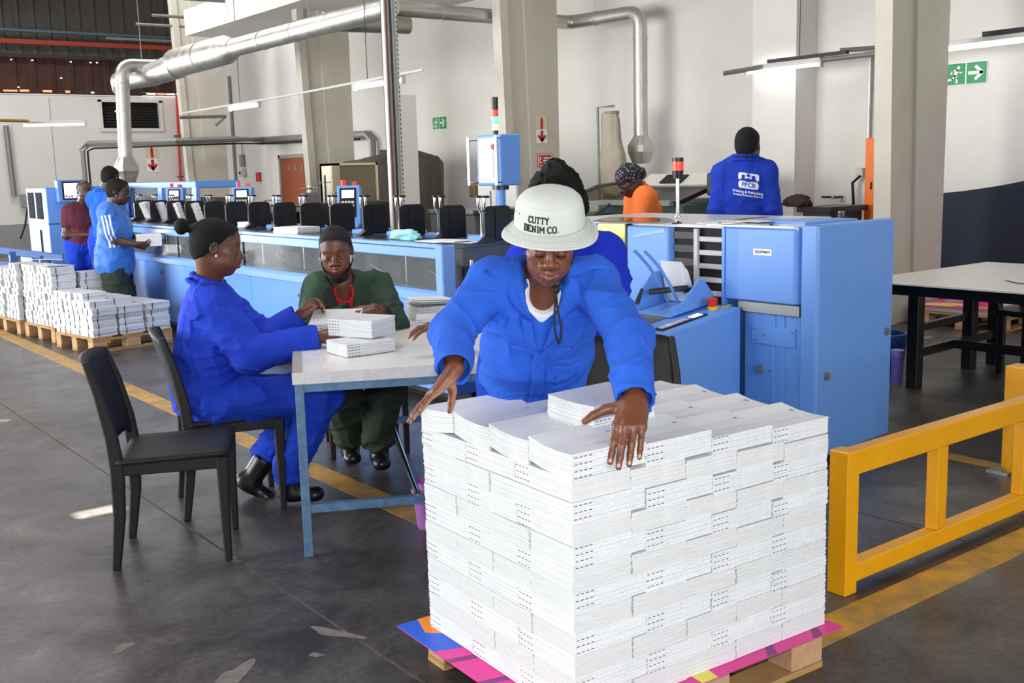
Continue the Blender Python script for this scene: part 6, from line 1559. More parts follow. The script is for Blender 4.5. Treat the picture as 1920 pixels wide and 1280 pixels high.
# ================================================================ the standing worker in the bucket hat
j = J['W1']; a, s, f = torso_axes(j)
g1 = V3(2.30, 2.97, 0)
W1 = person_root('worker in bucket hat and bright blue jacket leaning over the booklet pile', g1)
hf = to_cam(j['head']); pitch = radians(20); hfw = hf*cos(pitch)-Zup*sin(pitch)+s*.02; hup = hf*sin(pitch)+Zup*cos(pitch)+s*.06
H1 = Head(j['head'], hfw, hup, 1.0)
pel = V3(2.30, 2.90, .90)
wL, kL = j['wL'], j['kL']; wR, kR = j['wR'], j['kR']
hL = Hand(wL, j['kL']-wL, V3(-.5,-.5,.75), True, 1.08, {'*': (.50,.10,.06), 'p': (.55,.14,.08), 'i': (.46,.12,.06), 'm': (.50,.08,.05), 't': (.62,.80,-.15)}, .25, thumb=(.30,.95,-.10), forearm=lerp(wL, j['eL'], .45))
hR = Hand(wR, j['tR']-wR, V3(-.45,.45,.55), True, .97, {'*': (.0,.10,.06), 'i': (-.05,.08,.05), 't': (.80,.25,-.65)}, .7, thumb=(.45,.55,-.60), forearm=lerp(wR, j['eR'], .45))
hipL, hipR = pel+s*.09-Zup*.03, pel-s*.09-Zup*.03
knL, knR = V3(2.36,2.88,.50), V3(2.20,2.98,.50); anL, anR = V3(2.42,2.95,.10), V3(2.24,3.08,.10)
body(W1, j, H1, SKIN_A, (132,78,70), [hL, hR], [([j['waist'], j['chest'], j['neck']], [.10,.10,.07]), ([j['sL'], j['eL'], wL], [.045,.036,.026]), ([j['sR'], j['eR'], wR], [.045,.036,.026]), ([hipL, knL, anL], [.07,.05,.035]), ([hipR, knR, anR], [.07,.05,.035])], lids=.98, hh=.0026)
M_J1 = M_CLOTH('cobalt_work_jacket', (44,98,212))
hem = j['waist']+a*.012
F, a, s, f = jacket_field(j, .0042, [(hem-a*.03, (.175,.135)), (j['waist'], (.165,.130)), (lerp(j['waist'], j['chest'], .6), (.168,.130)), (j['chest']+a*.05, (.160,.118)), (lerp(j['chest'], j['neck'], .62), (.130,.085))], (.068,.061,.050), None, shr=.060)
# shirt-front bulge, hem flap
F.ecap(j['chest']+f*.03+a*.03, j['chest']+f*.03-a*.10, (.13,.10), (.12,.10), s, .06)
F.plane(hem-f*.0, -a-f*.28, .006)
for k in 'LR': cut_wrist(F, j, k, .004)
F.folds(3.1, .0085, [j['eL'], j['eR'], j['waist'], lerp(j['eL'], j['wL'], .6), lerp(j['sR'], j['chest'], .3), lerp(j['sL'], j['chest'], .3)], .30, .12)
def groove(F, pts, r=.0035):
    for p, q in zip(pts, pts[1:]): F.cap(p, q, r, r, .002, 's')
def on_front(F, up, lat, base, a, s, f, start=.30):
    """point on the garment's front surface"""
    p0 = base+a*up+s*lat
    for i in range(120):
        p = p0+f*(start-i*.004); ix = np.round((p-F.lo)/F.h).astype(int)
        if np.all(ix >= 0) and np.all(ix < F.n) and F.f[tuple(ix)] < 0: return p
    return p0
def front_line(F, uv, base, a, s, f): return [on_front(F, u, v, base, a, s, f) for u, v in uv]
cb_ = j['chest']
for lat in (-.022, .024): groove(F, front_line(F, [(.0-.02*i, lat) for i in range(16)], cb_, a, s, f))
groove(F, front_line(F, [(-.02,.055),(-.03,.085),(-.035,.125),(-.10,.125),(-.15,.12),(-.155,.09),(-.15,.055),(-.10,.055),(-.02,.055)], cb_, a, s, f)); groove(F, front_line(F, [(-.055,.055),(-.06,.09),(-.065,.125)], cb_, a, s, f))
groove(F, front_line(F, [(.03,-.13),(.028,-.09),(.026,-.05),(.022,-.03)], cb_, a, s, f)); groove(F, front_line(F, [(.03,.13),(.028,.09),(.026,.05)], cb_, a, s, f))
for k, sg in (('L',1),('R',-1)):
    sh = j['s'+k]; d = unit(j['e'+k]-sh); q = unit(np.cross(d, s)); 
    for i in range(20):
        a0, a1 = 2*pi*i/20, 2*pi*(i+1)/20; c = sh+d*.035-s*sg*.02; u1 = unit(np.cross(d, f)); u2 = np.cross(d, u1)
        F.cap(c+(u1*cos(a0)+u2*sin(a0))*.078, c+(u1*cos(a1)+u2*sin(a1))*.078, .006, .006, .004, 's')
for k, r in (('L',.044),('R',.044)): cuffs(F, j, k, r)
# V opening of the neckline
nv = j['neck']
def pick(poly, t):
    q = t*(len(poly)-1); i = min(int(q), len(poly)-2); w = q-i; return (poly[i][0]*(1-w)+poly[i+1][0]*w, poly[i][1]*(1-w)+poly[i+1][1]*w)
LEAF = []
for inn, out in (([(.075,.072),(.04,.064),(.0,.052),(-.055,.030)], [(.075,.098),(.04,.110),(.0,.108),(-.050,.056)]), ([(-.060,.030),(-.10,.018),(-.15,.003)], [(-.052,.066),(-.095,.058),(-.15,.005)])):
    for sg in (-1, 1):
        rows = []
        for r_ in range(9):
            (u0, v0), (u1, v1) = pick(inn, r_/8), pick(out, r_/8)
            rows.append([on_front(F, u0+(u1-u0)*c_/4, sg*(v0+(v1-v0)*c_/4), nv, a, s, f)+f*(.009-.004*c_/4) for c_ in range(5)])
        LEAF.append(rows)
F.cap(nv+a*.10+f*.05, nv+f*.085-a*.02, .070, .050, .012, 's'); F.cap(nv+f*.115-a*.0, nv+f*.185-a*.150, .048, .008, .008, 's'); F.cap(nv+a*.02, nv+a*.2, .062, .09, .01, 's')
collar(F, j, a, s, f, .082, .020, gap=.75)
# placket, chest pocket flap and yoke seams
fr = lambda up, lat, out: j['chest']+a*up+s*lat+f*out
jk1, VJ1 = garment(F, 'jacket', M_J1, W1, 1)
for q, rows in enumerate(LEAF):
    R_ = np.array(rows); 
    for it in range(3): R_[1:-1] = R_[1:-1]*.5+(R_[:-2]+R_[2:])*.25
    b = MB(); b.grid(lambda u, v: tuple(R_[int(round(v*8)), int(round(u*4))]), 4, 8); b.build('collar_leaf' if q < 2 else 'lapel', M_J1, jk1, smooth='all', solid=.005)
# white T-shirt in the V
F = Field(*bounds([j['chest'], nv, j['waist']], .2), .006)
F.ecap(j['waist'], j['chest']+f*.01, (.12,.09), (.13,.100), s, .04); F.ecap(j['chest']+f*.02, nv-a*.03+f*.03, (.12,.095), (.08,.075), s, .04); F.cap(nv+a*.16+f*.06, nv-a*.005+f*.09, .065, .050, .01, 's')
garment(F, 'tee_shirt', mat('white_tee', (238,238,240), .8, bump=.1, bscale=600), W1)
F = Field(*bounds([pel, knL, knR, anL, anR, hem], .2), .009)
F.ecap(pel-Zup*.04, lerp(hem, pel, .2), (.160,.122), (.146,.112), s, .05)
for hp, kn, an in ((hipL, knL, anL), (hipR, knR, anR)): F.cap(hp, kn, .098, .080, .04); F.cap(kn, an, .080, .068, .03)
F.wrinkle(.010, (12,12,14), True, 5.0)
garment(F, 'trousers', M_CLOTH('royal_blue_trousers', (28,66,196)), W1)
for an in (anL, anR):
    F = Field(an-.2, an+.2, .006); fd = unit(-f*0+to_cam(an)); F.ell(an+fd*.05-Zup*.055, (.045,.13,.04), np.stack([np.cross(fd, Zup), fd, Zup], 1), .02); F.cap(an, an-Zup*.05, .05, .05, .02); F.plane(V3(0,0,.004), V3(0,0,-1), .003); garment(F, 'shoe', M_BLACK, W1)
# bucket hat
M_HAT = mat('pale_grey_cotton_twill', (206,211,206), .85, bump=.15, bscale=500, var=.10, vscale=30, var_rgb=(188,194,188))
M_STITCH = mat('hat_stitch_line', (168,174,168), .9)
Rh = H1.R.copy(); Rh[:, 0] = -Rh[:, 0]
HM = Matrix([[Rh[0,0],Rh[0,1],Rh[0,2],0],[Rh[1,0],Rh[1,1],Rh[1,2],0],[Rh[2,0],Rh[2,1],Rh[2,2],0],[0,0,0,1]])
HM = Matrix.Translation(tuple(H1.w((0,-.014,.052)))) @ HM @ Matrix.Rotation(radians(2), 4, 'X') @ Matrix.Rotation(radians(3), 4, 'Y')
hat = MB()
crown = [(.1065,.0),(.1055,.018),(.1020,.045),(.0975,.066),(.0945,.073),(.0915,.0762),(.080,.087),(.060,.096),(.035,.1015),(.0,.103)]
def hat_pt(r, z, an, wob=0.0):
    q = 1+wob*sin(3*an+1)+wob*.6*sin(5*an)
    return HM @ Vector((r*q*sin(an)*.97, r*q*cos(an)*1.06, z+wob*.12*sin(2*an+.6)))
NA = 96
CP = []
for (r0, z0), (r1, z1) in zip(crown, crown[1:]):
    for q in range(3): CP.append((r0+(r1-r0)*q/3, z0+(z1-z0)*q/3))
CP.append((.0008,.103)); nC = len(CP)
vs = [hat_pt(r, z, 2*pi*k/NA, .012*(1-min(1, z/.1))) for r, z in CP for k in range(NA)]
hat.add(vs, [(i*NA+k, (i+1)*NA+k, (i+1)*NA+(k+1) % NA, i*NA+(k+1) % NA) for i in range(nC-1) for k in range(NA)])
ht = hat.build('bucket_hat', M_HAT, W1, smooth='all', solid=.003)
bb = MB(); NR = 20
def brim_pt(t, an, top=0): 
    r = .1065+.040*t; z = -.002-.020*t-.006*t*t+.0009*sin(NR*pi*t)+.006*sin(2*an+.8)*t
    return hat_pt(r, z+top, an, .012)
vs = [brim_pt(i/40, 2*pi*k/NA) for i in range(41) for k in range(NA)]
bb.add(vs, [(i*NA+k, i*NA+(k+1) % NA, (i+1)*NA+(k+1) % NA, (i+1)*NA+k) for i in range(40) for k in range(NA)])
bb.build('brim', M_HAT, ht, smooth='all', solid=.003)
for i in range(1, 8): MB().tube([brim_pt(i/8, 2*pi*k/NA, .0022) for k in range(NA)], .0006, 5, closed=True).build('stitch_ring', M_STITCH, ht)
MB().tube([hat_pt(.0932,.0752, 2*pi*k/NA, .004) for k in range(NA)], .0011, 5, closed=True).build('crown_seam', M_STITCH, ht)
MB().tube([hat_pt(.1068,.006, 2*pi*k/NA, .012) for k in range(NA)], .0010, 5, closed=True).build('crown_seam', M_STITCH, ht)
for an in (radians(62), radians(74)): MB().ball(tuple(hat_pt(.1015,.05,an)), .0032, 8, 6).build('eyelet', mat('green_eyelet',(120,150,140),.4,.5), ht)
GL = {'C': [[(4,4.8),(3.2,6),(.9,6),(0,5),(0,1),(.9,0),(3.2,0),(4,1.2)]], 'U': [[(0,6),(0,1),(.9,0),(3.1,0),(4,1),(4,6)],[(-.6,6),(.8,6)],[(3.2,6),(4.6,6)]],
      'T': [[(-.2,5),(-.2,6),(4.2,6),(4.2,5)],[(2,6),(2,0)],[(1,0),(3,0)]], 'Y': [[(0,6),(2,3),(4,6)],[(2,3),(2,0)],[(1,0),(3,0)],[(-.7,6),(.8,6)],[(3.2,6),(4.7,6)]],
      'D': [[(-.5,6),(3,6),(4,5),(4,1),(3,0),(-.5,0)],[(.3,0),(.3,6)]], 'E': [[(4,4.8),(4,6),(-.3,6)],[(.4,0),(.4,6)],[(.4,3),(2.6,3)],[(-.3,0),(4,0),(4,1.2)]],
      'N': [[(.3,0),(.3,6),(3.7,0),(3.7,6)],[(-.5,0),(1,0)],[(3,6),(4.5,6)]], 'I': [[(1.3,0),(1.3,6)],[(.3,0),(2.3,0)],[(.3,6),(2.3,6)]],
      'M': [[(.2,0),(.2,6),(2.5,2.2),(4.8,6),(4.8,0)],[(-.5,0),(.9,0)],[(4.1,0),(5.5,0)]], 'O': [[(.9,0),(3.1,0),(4,1),(4,5),(3.1,6),(.9,6),(0,5),(0,1),(.9,0)]], '.': [[(.2,.2),(.8,.2)]]}
GW = {'I': 3.6, 'M': 6.6, '.': 2, ' ': 2.6, 'N': 5.6}
def hat_text(txt, z0, hgt, th0, wid):
    tot = sum(GW.get(c, 5.6) for c in txt); k = wid/tot; kz = hgt/6
    for c, w_ in ((1, .0086), (0, .0030)):
        x = -wid/2; 
        for ch in txt:
            if ch != ' ':
                b = MB()
                for pl in GL[ch]:
                    for p, q in zip(pl, pl[1:]):
                        n = 4; pts = []
                        for i in range(n+1):
                            u = x+(p[0]+(q[0]-p[0])*i/n)*k; v = z0+(p[1]+(q[1]-p[1])*i/n)*kz
                            zz = v; rr = .1065+(.0945-.1065)*(max(0, zz)/.073)**1.4+.0032+(.0012 if not c else 0)
                            pts.append(hat_pt(rr, zz, th0-u/.102))
                        d = [(0,0,0)]
                        b.tube([tuple(v_) for v_ in pts], w_*.5*.52, 6)
                b.build('letter_outline' if c else 'letter_face', M_INK if c else mat('letter_grey',(150,154,152),.8), ht)
            x += GW.get(ch, 5.6)*k
TH0 = radians(16)
hat_text('CUTTY', .0385, .0165, TH0+.06, .064); hat_text('DENIM CO.', .0130, .0170, TH0, .104)
# chin cord with toggle
tg = H1.w((-.0,.06,-.118))+s*.022+f*.012; M_CORD = mat('black_cord', (18,18,20), .7)
c0, c1 = H1.w((-.072,.03,.03)), H1.w((.072,.03,.03))
for cc in (c0, c1):
    mid = lerp(cc, tg, .55)+ (unit(cc-H1.c))*.022; MB().tube([tuple(cc), tuple(lerp(cc, mid, .5)+unit(cc-H1.c)*.014), tuple(mid), tuple(lerp(mid, tg, .6)), tuple(tg)], .0022, 8).build('chin_cord', M_CORD, ht, smooth=True)
MB().ball(tuple(tg), .013, 14, 10, (1,1,.95)).build('cord_toggle', M_CORD, ht, smooth=True)
dn = V3(0,0,-1.0); out = to_cam(tg)*.25
e0 = tg+dn*.135+to_cam(tg)*.045
for sg in (-1, 1): MB().tube([tuple(tg), tuple(tg+dn*.05+to_cam(tg)*.03+s*sg*.004), tuple(tg+dn*.10+to_cam(tg)*.045+s*sg*.010+s*.004), tuple(e0+s*sg*.007+s*.006), tuple(e0-V3(0,0,.012)+s*.006)], .0030, 8).build('cord_tail', M_CORD, ht, smooth=True)
MB().ball(tuple(e0-V3(0,0,.012)+s*.006), .006, 10, 8).build('cord_bead', M_CORD, ht, smooth=True)

# ================================================================ seated worker in bright blue, in profile
j = J['W2']; W2 = person_root('seated person in royal blue overalls, seen in profile with booklets at the table', (1.93,4.80))
face = unit(V3(.93,-.36,0)); a, s, f = torso_axes(j)
H2 = Head(j['head']+Zup*.0, face*cos(.20)-Zup*sin(.20), Zup*cos(.20)+face*sin(.20), 1.08)
hR = Hand(j['wR'], j['kR']-j['wR']+Zup*-.01, V3(-.25,-.55,.75), False, 1.0, {'*': (.55,.5,.3), 't': (.8,.2,-.5)}, .6, thumb=(.6,.4,-.6), forearm=lerp(j['wR'], j['eR'], .4))
hL = Hand(j['wL'], unit(j['kL']-j['wL'])+face*.3, V3(-.2,.75,.45), True, 1.0, {'*': (.75,.8,.4), 'i': (.5,.8,.5), 't': (.85,.25,-.45)}, .6, thumb=(.75,.35,-.5), forearm=lerp(j['wL'], j['eL'], .4))
body(W2, j, H2, SKIN_B, (120,66,60), [hR, hL], [([j['pelvis'], j['chest'], j['neck']], [.11,.11,.07]), ([j['sR'], j['eR'], j['wR']], [.045,.036,.026]), ([j['sL'], j['eL'], j['wL']], [.045,.036,.026]), ([j['hipR'], j['knR'], j['anR']], [.075,.05,.035]), ([j['hipL'], j['knL'], j['anL']], [.075,.05,.035])], lids=.85, hl=((.073,.074), (-.014,-.010)))
def bun(F):
    F.ell(H2.w((0,-.150,.062)), np.array((.034,.032,.038)), H2.R, .012); F.cap(H2.w((0,-.10,.05)), H2.w((0,-.14,.06)), .014, .013, .01)
hair_cap(H2, W2, extra=bun, line=((.073,.074), (-.014,-.010)), off=.0045, amp=.0025)
for x in (-1,): MB().ball(tuple(H2.w((x*.084,.004,-.034))), .0065, 10, 8).build('earring', mat('pearl_stud',(235,232,225),.2), W2, smooth=True)
MB().ball(tuple(H2.w((.084,.004,-.034))), .0065, 10, 8).build('earring', mat('pearl_stud',(235,232,225),.2), W2, smooth=True)
M_J2 = M_CLOTH('royal_blue_jacket', (34,66,200))
hem = lerp(j['waist'], j['pelvis'], .75)
F, a, s, f = jacket_field(j, .0055, [(hem-f*.01, (.195,.165)), (j['waist']+f*.01, (.190,.160)), (lerp(j['waist'], j['chest'], .6)+f*.01, (.185,.150)), (j['chest']+a*.06, (.165,.125)), (lerp(j['chest'], j['neck'], .75), (.125,.085))], (.092,.082,.060), None)
F.ecap(j['chest']+f*.05-a*.02, j['chest']+f*.05-a*.12, (.12,.10), (.11,.10), s, .06)
F.cap(hem+f*.08-s*.02, hem+f*.20-a*.04-s*.08, .075, .03, .05)
F.plane(hem-a*.05, -a-f*.18, .006)
for k in 'LR': cut_wrist(F, j, k, .008)
F.folds(7.7, .0115, [j['eR'], j['eL'], hem, j['waist'], lerp(j['sR'], j['chest'], .4)], .35, .15)
for k in 'LR': cuffs(F, j, k, .046)
nv = j['neck']; F.cap(nv-a*.0+f*.015, nv+a*.2+f*.05, .066, .09, .008, 's'); F.cap(nv+f*.10+a*.03, nv+f*.14-a*.09, .030, .012, .008, 's')
collar(F, j, a, s, f, .085, .035, gap=.5, th=.010)
garment(F, 'jacket', M_J2, W2)
F = Field(*bounds([j[k] for k in ('pelvis','hipR','hipL','knR','knL','anR','anL')], .2), .0065)
F.ecap(j['pelvis']-f*.02+Zup*.06, j['pelvis']+f*.05+Zup*.05, (.20,.12), (.19,.11), s, .05)
for k in 'RL': F.cap(j['hip'+k]+Zup*.045, j['kn'+k]+Zup*.0, .110, .092, .05); F.cap(j['kn'+k], j['an'+k]+Zup*.03, .092, .074, .035)
F.plane(V3(0,0,.455), V3(0,0,-1), .004) if False else None
F.folds(1.1, .013, [j['knR'], j['knL'], j['hipR'], j['anR'], j['anL']], .4, .15)
for k in 'RL': F.cap(j['an'+k]-Zup*.03, j['an'+k]+Zup*.035, .055, .05, .004, 's')
garment(F, 'trousers', M_CLOTH('royal_blue_trousers', (28,66,196)), W2)
def boot(root, an, toe_dir, hgt, m, sole=.0, tilt=0, loop=False):
    d = unit(toe_dir); F = Field(an-.26, an+.26, .005); R = np.stack([unit(np.cross(d, Zup)), d, np.cross(unit(np.cross(d, Zup)), d)], 1); up = R[:, 2]
    base = an-up*(an[2]-.055 if not tilt else .075)
    F.cap(an+up*hgt, base, .056, .048, .02); F.ecap(base-d*.03, base+d*.105-up*.012, (.040,.042), (.039,.030), R[:, 0], .03); F.ell(base+d*.115-up*.010, (.040,.040,.032), R, .03)
    F.plane(base-up*.040, -up, .004); F.cap(an+up*(hgt+.02), an+up*(hgt+.08), .05, .06, .004, 's')
    o, V = garment(F, 'boot', m, root)
    F = Field(an-.26, an+.26, .005); F.ecap(base-d*.035-up*.045, base+d*.12-up*.045, (.044,.02), (.043,.02), R[:, 0], .01); F.plane(base-up*.034, up, .002); F.plane(base-up*.056, -up, .002)
    garment(F, 'boot_sole', M_RUBBER, o)
    if loop: MB().tube([tuple(an-d*.058+up*(hgt-.01)), tuple(an-d*.072+up*(hgt+.04)), tuple(an-d*.058+up*(hgt+.05)), tuple(an-d*.052+up*(hgt-.01))], .004, 6).build('pull_loop', M_RUBBER, o)
M_LEATHER = mat('black_leather', (20,19,19), .35, bump=.2, bscale=120)
boot(W2, V3(*(j['anR'][:2]-V3(0,0)), .12), V3(.72,-.55,0), .06, M_LEATHER)
boot(W2, V3(2.08,4.80,.13), V3(.60,-.35,-.50), .06, M_LEATHER, tilt=1, loop=True)

# ================================================================ seated worker in dark green behind the table
j = J['W3']; W3 = person_root('seated worker in dark green overalls facing the camera across the table', (2.95,5.25))
a, s, f = torso_axes(j)
fc_ = unit(to_cam(j['head'])+V3(-.10,.05,0)); H3 = Head(j['head'], fc_*cos(.25)-Zup*sin(.25), Zup*cos(.25)+fc_*sin(.25)-s*.06, 1.05)
hR = Hand(j['wR'], V3(.62,-.42,.10), V3(-.2,-.45,.8), False, 1.0, {'*': (.6,.7,.4), 'i': (.45,.6,.3), 't': (.8,.1,-.5)}, .6, thumb=(.7,.4,-.5), forearm=lerp(j['wR'], j['eR'], .5))
hL = Hand(j['wL'], V3(-.75,-.25,-.10), V3(.1,-.55,.75), True, 1.0, {'*': (.5,.6,.4), 't': (.8,.3,-.4)}, .6, thumb=(.7,.5,-.4), forearm=lerp(j['wL'], j['eL'], .5))
body(W3, j, H3, SKIN_B, (128,74,68), [hR, hL], [([j['pelvis'], j['chest'], j['neck']], [.11,.11,.07]), ([j['sR'], j['eR'], j['wR']], [.045,.036,.026]), ([j['sL'], j['eL'], j['wL']], [.045,.036,.026]), ([j['pelvis'], j['knR'], j['anR']], [.075,.05,.035]), ([j['pelvis'], j['knL'], j['anL']], [.075,.05,.035])], lids=.62, hl=((.076,.072), (-.012,-.012)))
hair_cap(H3, W3, color=(24,21,20), line=((.076,.072), (-.012,-.012)), off=.0035, amp=.002)
for x in (-1, 1): MB().ball(tuple(H3.w((x*.084,.004,-.034))), .004, 10, 8).build('earring', mat('pearl_stud',(235,232,225),.2), W3, smooth=True)
M_J3 = M_CLOTH('bottle_green_overall', (52,74,58))
F, a, s, f = jacket_field(j, .0060, [(lerp(j['waist'], j['pelvis'], .5), (.185,.145)), (j['waist'], (.180,.14)), (j['chest']-a*.02, (.180,.135)), (j['chest']+a*.08, (.165,.105)), (lerp(j['chest'], j['neck'], .8), (.115,.075))], (.088,.080,.058), None)
for k in 'LR': cut_wrist(F, j, k, .02)
F.folds(2.7, .012, [j['eR'], j['eL'], j['waist']], .4, .14)
nv = j['neck']; F.cap(nv+f*.01, nv+a*.2+f*.05, .062, .09, .008, 's'); F.cap(nv+f*.08+a*.03, nv+f*.205-a*.15, .056, .014, .010, 's')
collar(F, j, a, s, f, .080, .025, gap=.8, th=.010)
for sg in (-1, 1): F.ecap(nv+s*sg*.074+f*.06+a*.0, nv+s*sg*.024+f*.165-a*.15, (.030,.008), (.014,.007), s*sg*.9-f*.3, .004)
for k in 'LR': cuffs(F, j, k, .046)
SCP = [on_front(F, u, v, nv, a, s, f)+f*.006 for u, v in ((.0,-.075),(-.04,-.070),(-.08,-.066),(-.12,-.062),(-.16,-.058),(-.20,-.055),(-.24,-.052))]
garment(F, 'overall_jacket', M_J3, W3)
F = Field(*bounds([j['chest'], nv], .16), .006); F.ecap(j['chest']+f*.02-a*.08, j['chest']+f*.035, (.12,.105), (.12,.110), s, .04); F.ecap(j['chest']+f*.035, nv-a*.04+f*.045, (.11,.10), (.075,.075), s, .03); F.cap(nv+a*.1+f*.06, nv-a*.0+f*.085, .055, .040, .008, 's')
garment(F, 'red_tee_shirt', mat('red_tee', (196,34,44), .8), W3)
F = Field(*bounds([j[k] for k in ('pelvis','knR','knL','anR','anL')], .2), .008)
F.ecap(j['pelvis']+Zup*.06, j['pelvis']+f*.05+Zup*.05, (.20,.12), (.19,.11), s, .05)
for k, sg in (('R',-1),('L',1)): F.cap(j['pelvis']+s*sg*.09+Zup*.05, j['kn'+k], .105, .095, .04); F.cap(j['kn'+k], j['an'+k], .095, .085, .035)
F.folds(6.1, .014, [j['knR'], j['knL'], j['anR'], j['anL']], .4, .15)
garment(F, 'overall_trousers', M_CLOTH('dark_olive_trousers', (48,58,48)), W3)
for k in 'RL': boot(W3, V3(j['an'+k][0], j['an'+k][1], .11), to_cam(j['an'+k])+V3(.1,0,0), .03, M_LEATHER)
# face mask pulled under the chin and the hanging black scarf
mk = MB()
def mask(u, v):
    an = -1.75+3.5*u; y = .005+.088*cos(an)*1.02; x = .076*sin(an); z = -.078-.040*v-.022*cos(an)*(1)+.03*abs(sin(an))**3; k = 1.0-.22*v
    return tuple(H3.w((x*k, y*k+.006, z)))
mk.grid(mask, 28, 5); mk.build('face_mask', mat('black_mask', (18,18,20), .75), W3, smooth='all', solid=.003)
ribbon([nv-s*.07+f*.05+a*.03]+SCP, [.04,.045,.048,.05,.052,.054,.054,.05], .010, s, 'black_scarf', mat('black_scarf', (16,16,18), .85), W3)
# ================================================================ people further back
def on_back(V, c, n, x, y, u, v, off=.004):
    """point of a flat print laid onto the garment surface: V garment vertices, n outward"""
    p = c+x*u+y*v; d = V-p; al = d@n; lat = np.linalg.norm(d-al[:, None]*n, axis=1); m = (lat < .016) & (np.abs(al) < .16)
    return p+n*((al[m].max() if m.any() else 0)+off)
def short(j, t):
    """copy of the joints whose elbows end the short sleeves"""
    q = dict(j)
    for k in 'LR': q['e'+k] = lerp(j['s'+k], j['e'+k], t)
    return q
def legs(root, pel, s, ground, m, dirf, spread=.10, r=(.105,.085,.07), shoe=M_LEATHER, h=.010, wr=.012, skin=SKIN_C):
    hp = [pel+s*.085*q-Zup*.04 for q in (-1,1)]; an = [V3(ground[0], ground[1], .09)+s*spread*q for q in (-1,1)]; kn = [lerp(p, q, .52)+dirf*.02 for p, q in zip(hp, an)]
    F = Field(*bounds([pel]+an, .2), h); F.ecap(pel-Zup*.03, pel+Zup*.10, (.175,.125), (.165,.115), s, .05)
    for p, k, q in zip(hp, kn, an): F.cap(p, k, r[0], r[1], .04); F.cap(k, q, r[1], r[2], .03)
    F.folds(pel[0], wr, kn); garment(F, 'trousers', m, root)
    for q in an:
        F = Field(q-.2, q+.2, .009); F.ell(q+dirf*.055-Zup*.052, (.043,.125,.04), np.stack([np.cross(dirf, Zup), dirf, Zup], 1), .02); F.cap(q, q-Zup*.04, .05, .05, .02); F.plane(V3(0,0,.003), V3(0,0,-1), .003); garment(F, 'shoe', shoe, root)
    return [([p, k, q], [.06,.045,.032]) for p, k, q in zip(hp, kn, an)]

# ---- worker with braids on a tall stool behind the standing worker
j = J['P4']; P4 = person_root('person in deep blue overalls on a stool, mostly hidden behind the bucket hat', (3.23,3.70))
a, s, f = torso_axes(j); s = unit(j['sL']-j['sR'])
fdir = unit(V3(-.80,-.05,0)+to_cam(j['head'])*.55)
H4 = Head(j['head'], fdir*cos(.3)-Zup*sin(.3), Zup*cos(.3)+fdir*sin(.3), 1.05)
hR4 = Hand(j['wR'], j['kR']-j['wR'], V3(0,-.2,1), False, 1.0, {'*': (.3,.4,.2)}, .7, forearm=lerp(j['wR'], j['eR'], .4))
body(P4, j, H4, SKIN_B, (120,66,60), [hR4], [([j['pelvis'], j['chest'], j['neck']], [.10,.10,.06]), ([j['sR'], j['eR'], j['wR']], [.045,.036,.026])], hh=.005, nh=.004)
def braids(F):
    F.ell(H4.w((0,-.03,.03)), np.array((.098,.118,.105)), H4.R, .02); F.ell(H4.w((.03,-.09,-.05)), (.07,.06,.11), H4.R, .03); F.ell(H4.w((-.02,-.08,.10)), (.05,.05,.045), H4.R, .02)
hair_cap(H4, P4, color=(15,13,13), extra=braids, off=.02, line=((.085,.09), (.01,-.16)), amp=.014, sc=(34,34,34), name='braided_hair')
F, a, s, f = jacket_field(j, .007, [(j['waist']-a*.05, (.17,.13)), (j['waist'], (.165,.125)), (j['chest'], (.17,.125)), (lerp(j['chest'], j['neck'], .7), (.13,.085))], (.08,.07,.055), None)
F.folds(4.1, .012, [j['eL'], j['eR']]); F.cap(j['neck'], j['neck']+a*.2, .062, .08, .008, 's'); collar(F, j, a, s, f, .08, .03)
cut_wrist(F, j, 'R', .01); garment(F, 'jacket', M_CLOTH('deep_blue_jacket', (26,52,200)), P4)
pel = j['pelvis']; F = Field(*bounds([pel, V3(2.95,3.55,.3)], .25), .010); F.ecap(pel, pel+Zup*.12, (.17,.13), (.165,.12), s, .05)
kn = [pel+fdir*.36-Zup*.06+V3(0,.09*q,0) for q in (-1,1)]; an = [V3(k[0]+.02, k[1], .38) for k in kn]
for k, q, sg in zip(kn, an, (-1,1)): F.cap(pel+V3(0,.08*sg,-.0), k, .10, .085, .04); F.cap(k, q, .085, .07, .03)
F.wrinkle(.012, (10,10,12), True, 2.0); garment(F, 'trousers', M_CLOTH('royal_blue_trousers', (28,66,196)), P4)
for q in an:
    F = Field(q-.2, q+.2, .009); F.ell(q+fdir*.05-Zup*.04, (.043,.12,.04), np.stack([np.cross(fdir, Zup), fdir, Zup], 1), .02); F.cap(q, q-Zup*.04, .05, .05, .02); garment(F, 'shoe', M_LEATHER, P4)

# ---- worker in blue jacket with the white company print on his back
j = J['P9']; P9 = person_root('worker in blue jacket with white company print, back turned, behind the trimmer', (5.86,4.96))
away = unit(-to_cam(j['head'])); rt = unit(np.cross(away, Zup)); fd = unit(away*.95+rt*.30)
j['sR'], j['sL'] = j['neck']+rt*.150-Zup*.085, j['neck']-rt*.150-Zup*.085
j['waist'] = V3(5.84,4.93,1.08); j['wR'] = V3(*(j['neck']+rt*.20+fd*.10))*V3(1,1,0)+V3(0,0,1.02); j['wL'] = V3(*(j['neck']-rt*.20+fd*.10))*V3(1,1,0)+V3(0,0,1.02)
j['eR'], j['eL'] = j['neck']+rt*.185-Zup*.34, j['neck']-rt*.185-Zup*.34
a, s, f = torso_axes(j); H9 = Head(j['head'], fd, Zup, 1.04)
lg = legs(P9, V3(5.85,4.95,.95), s, (5.87,4.97), M_CLOTH('royal_blue_trousers', (28,66,196)), fd)
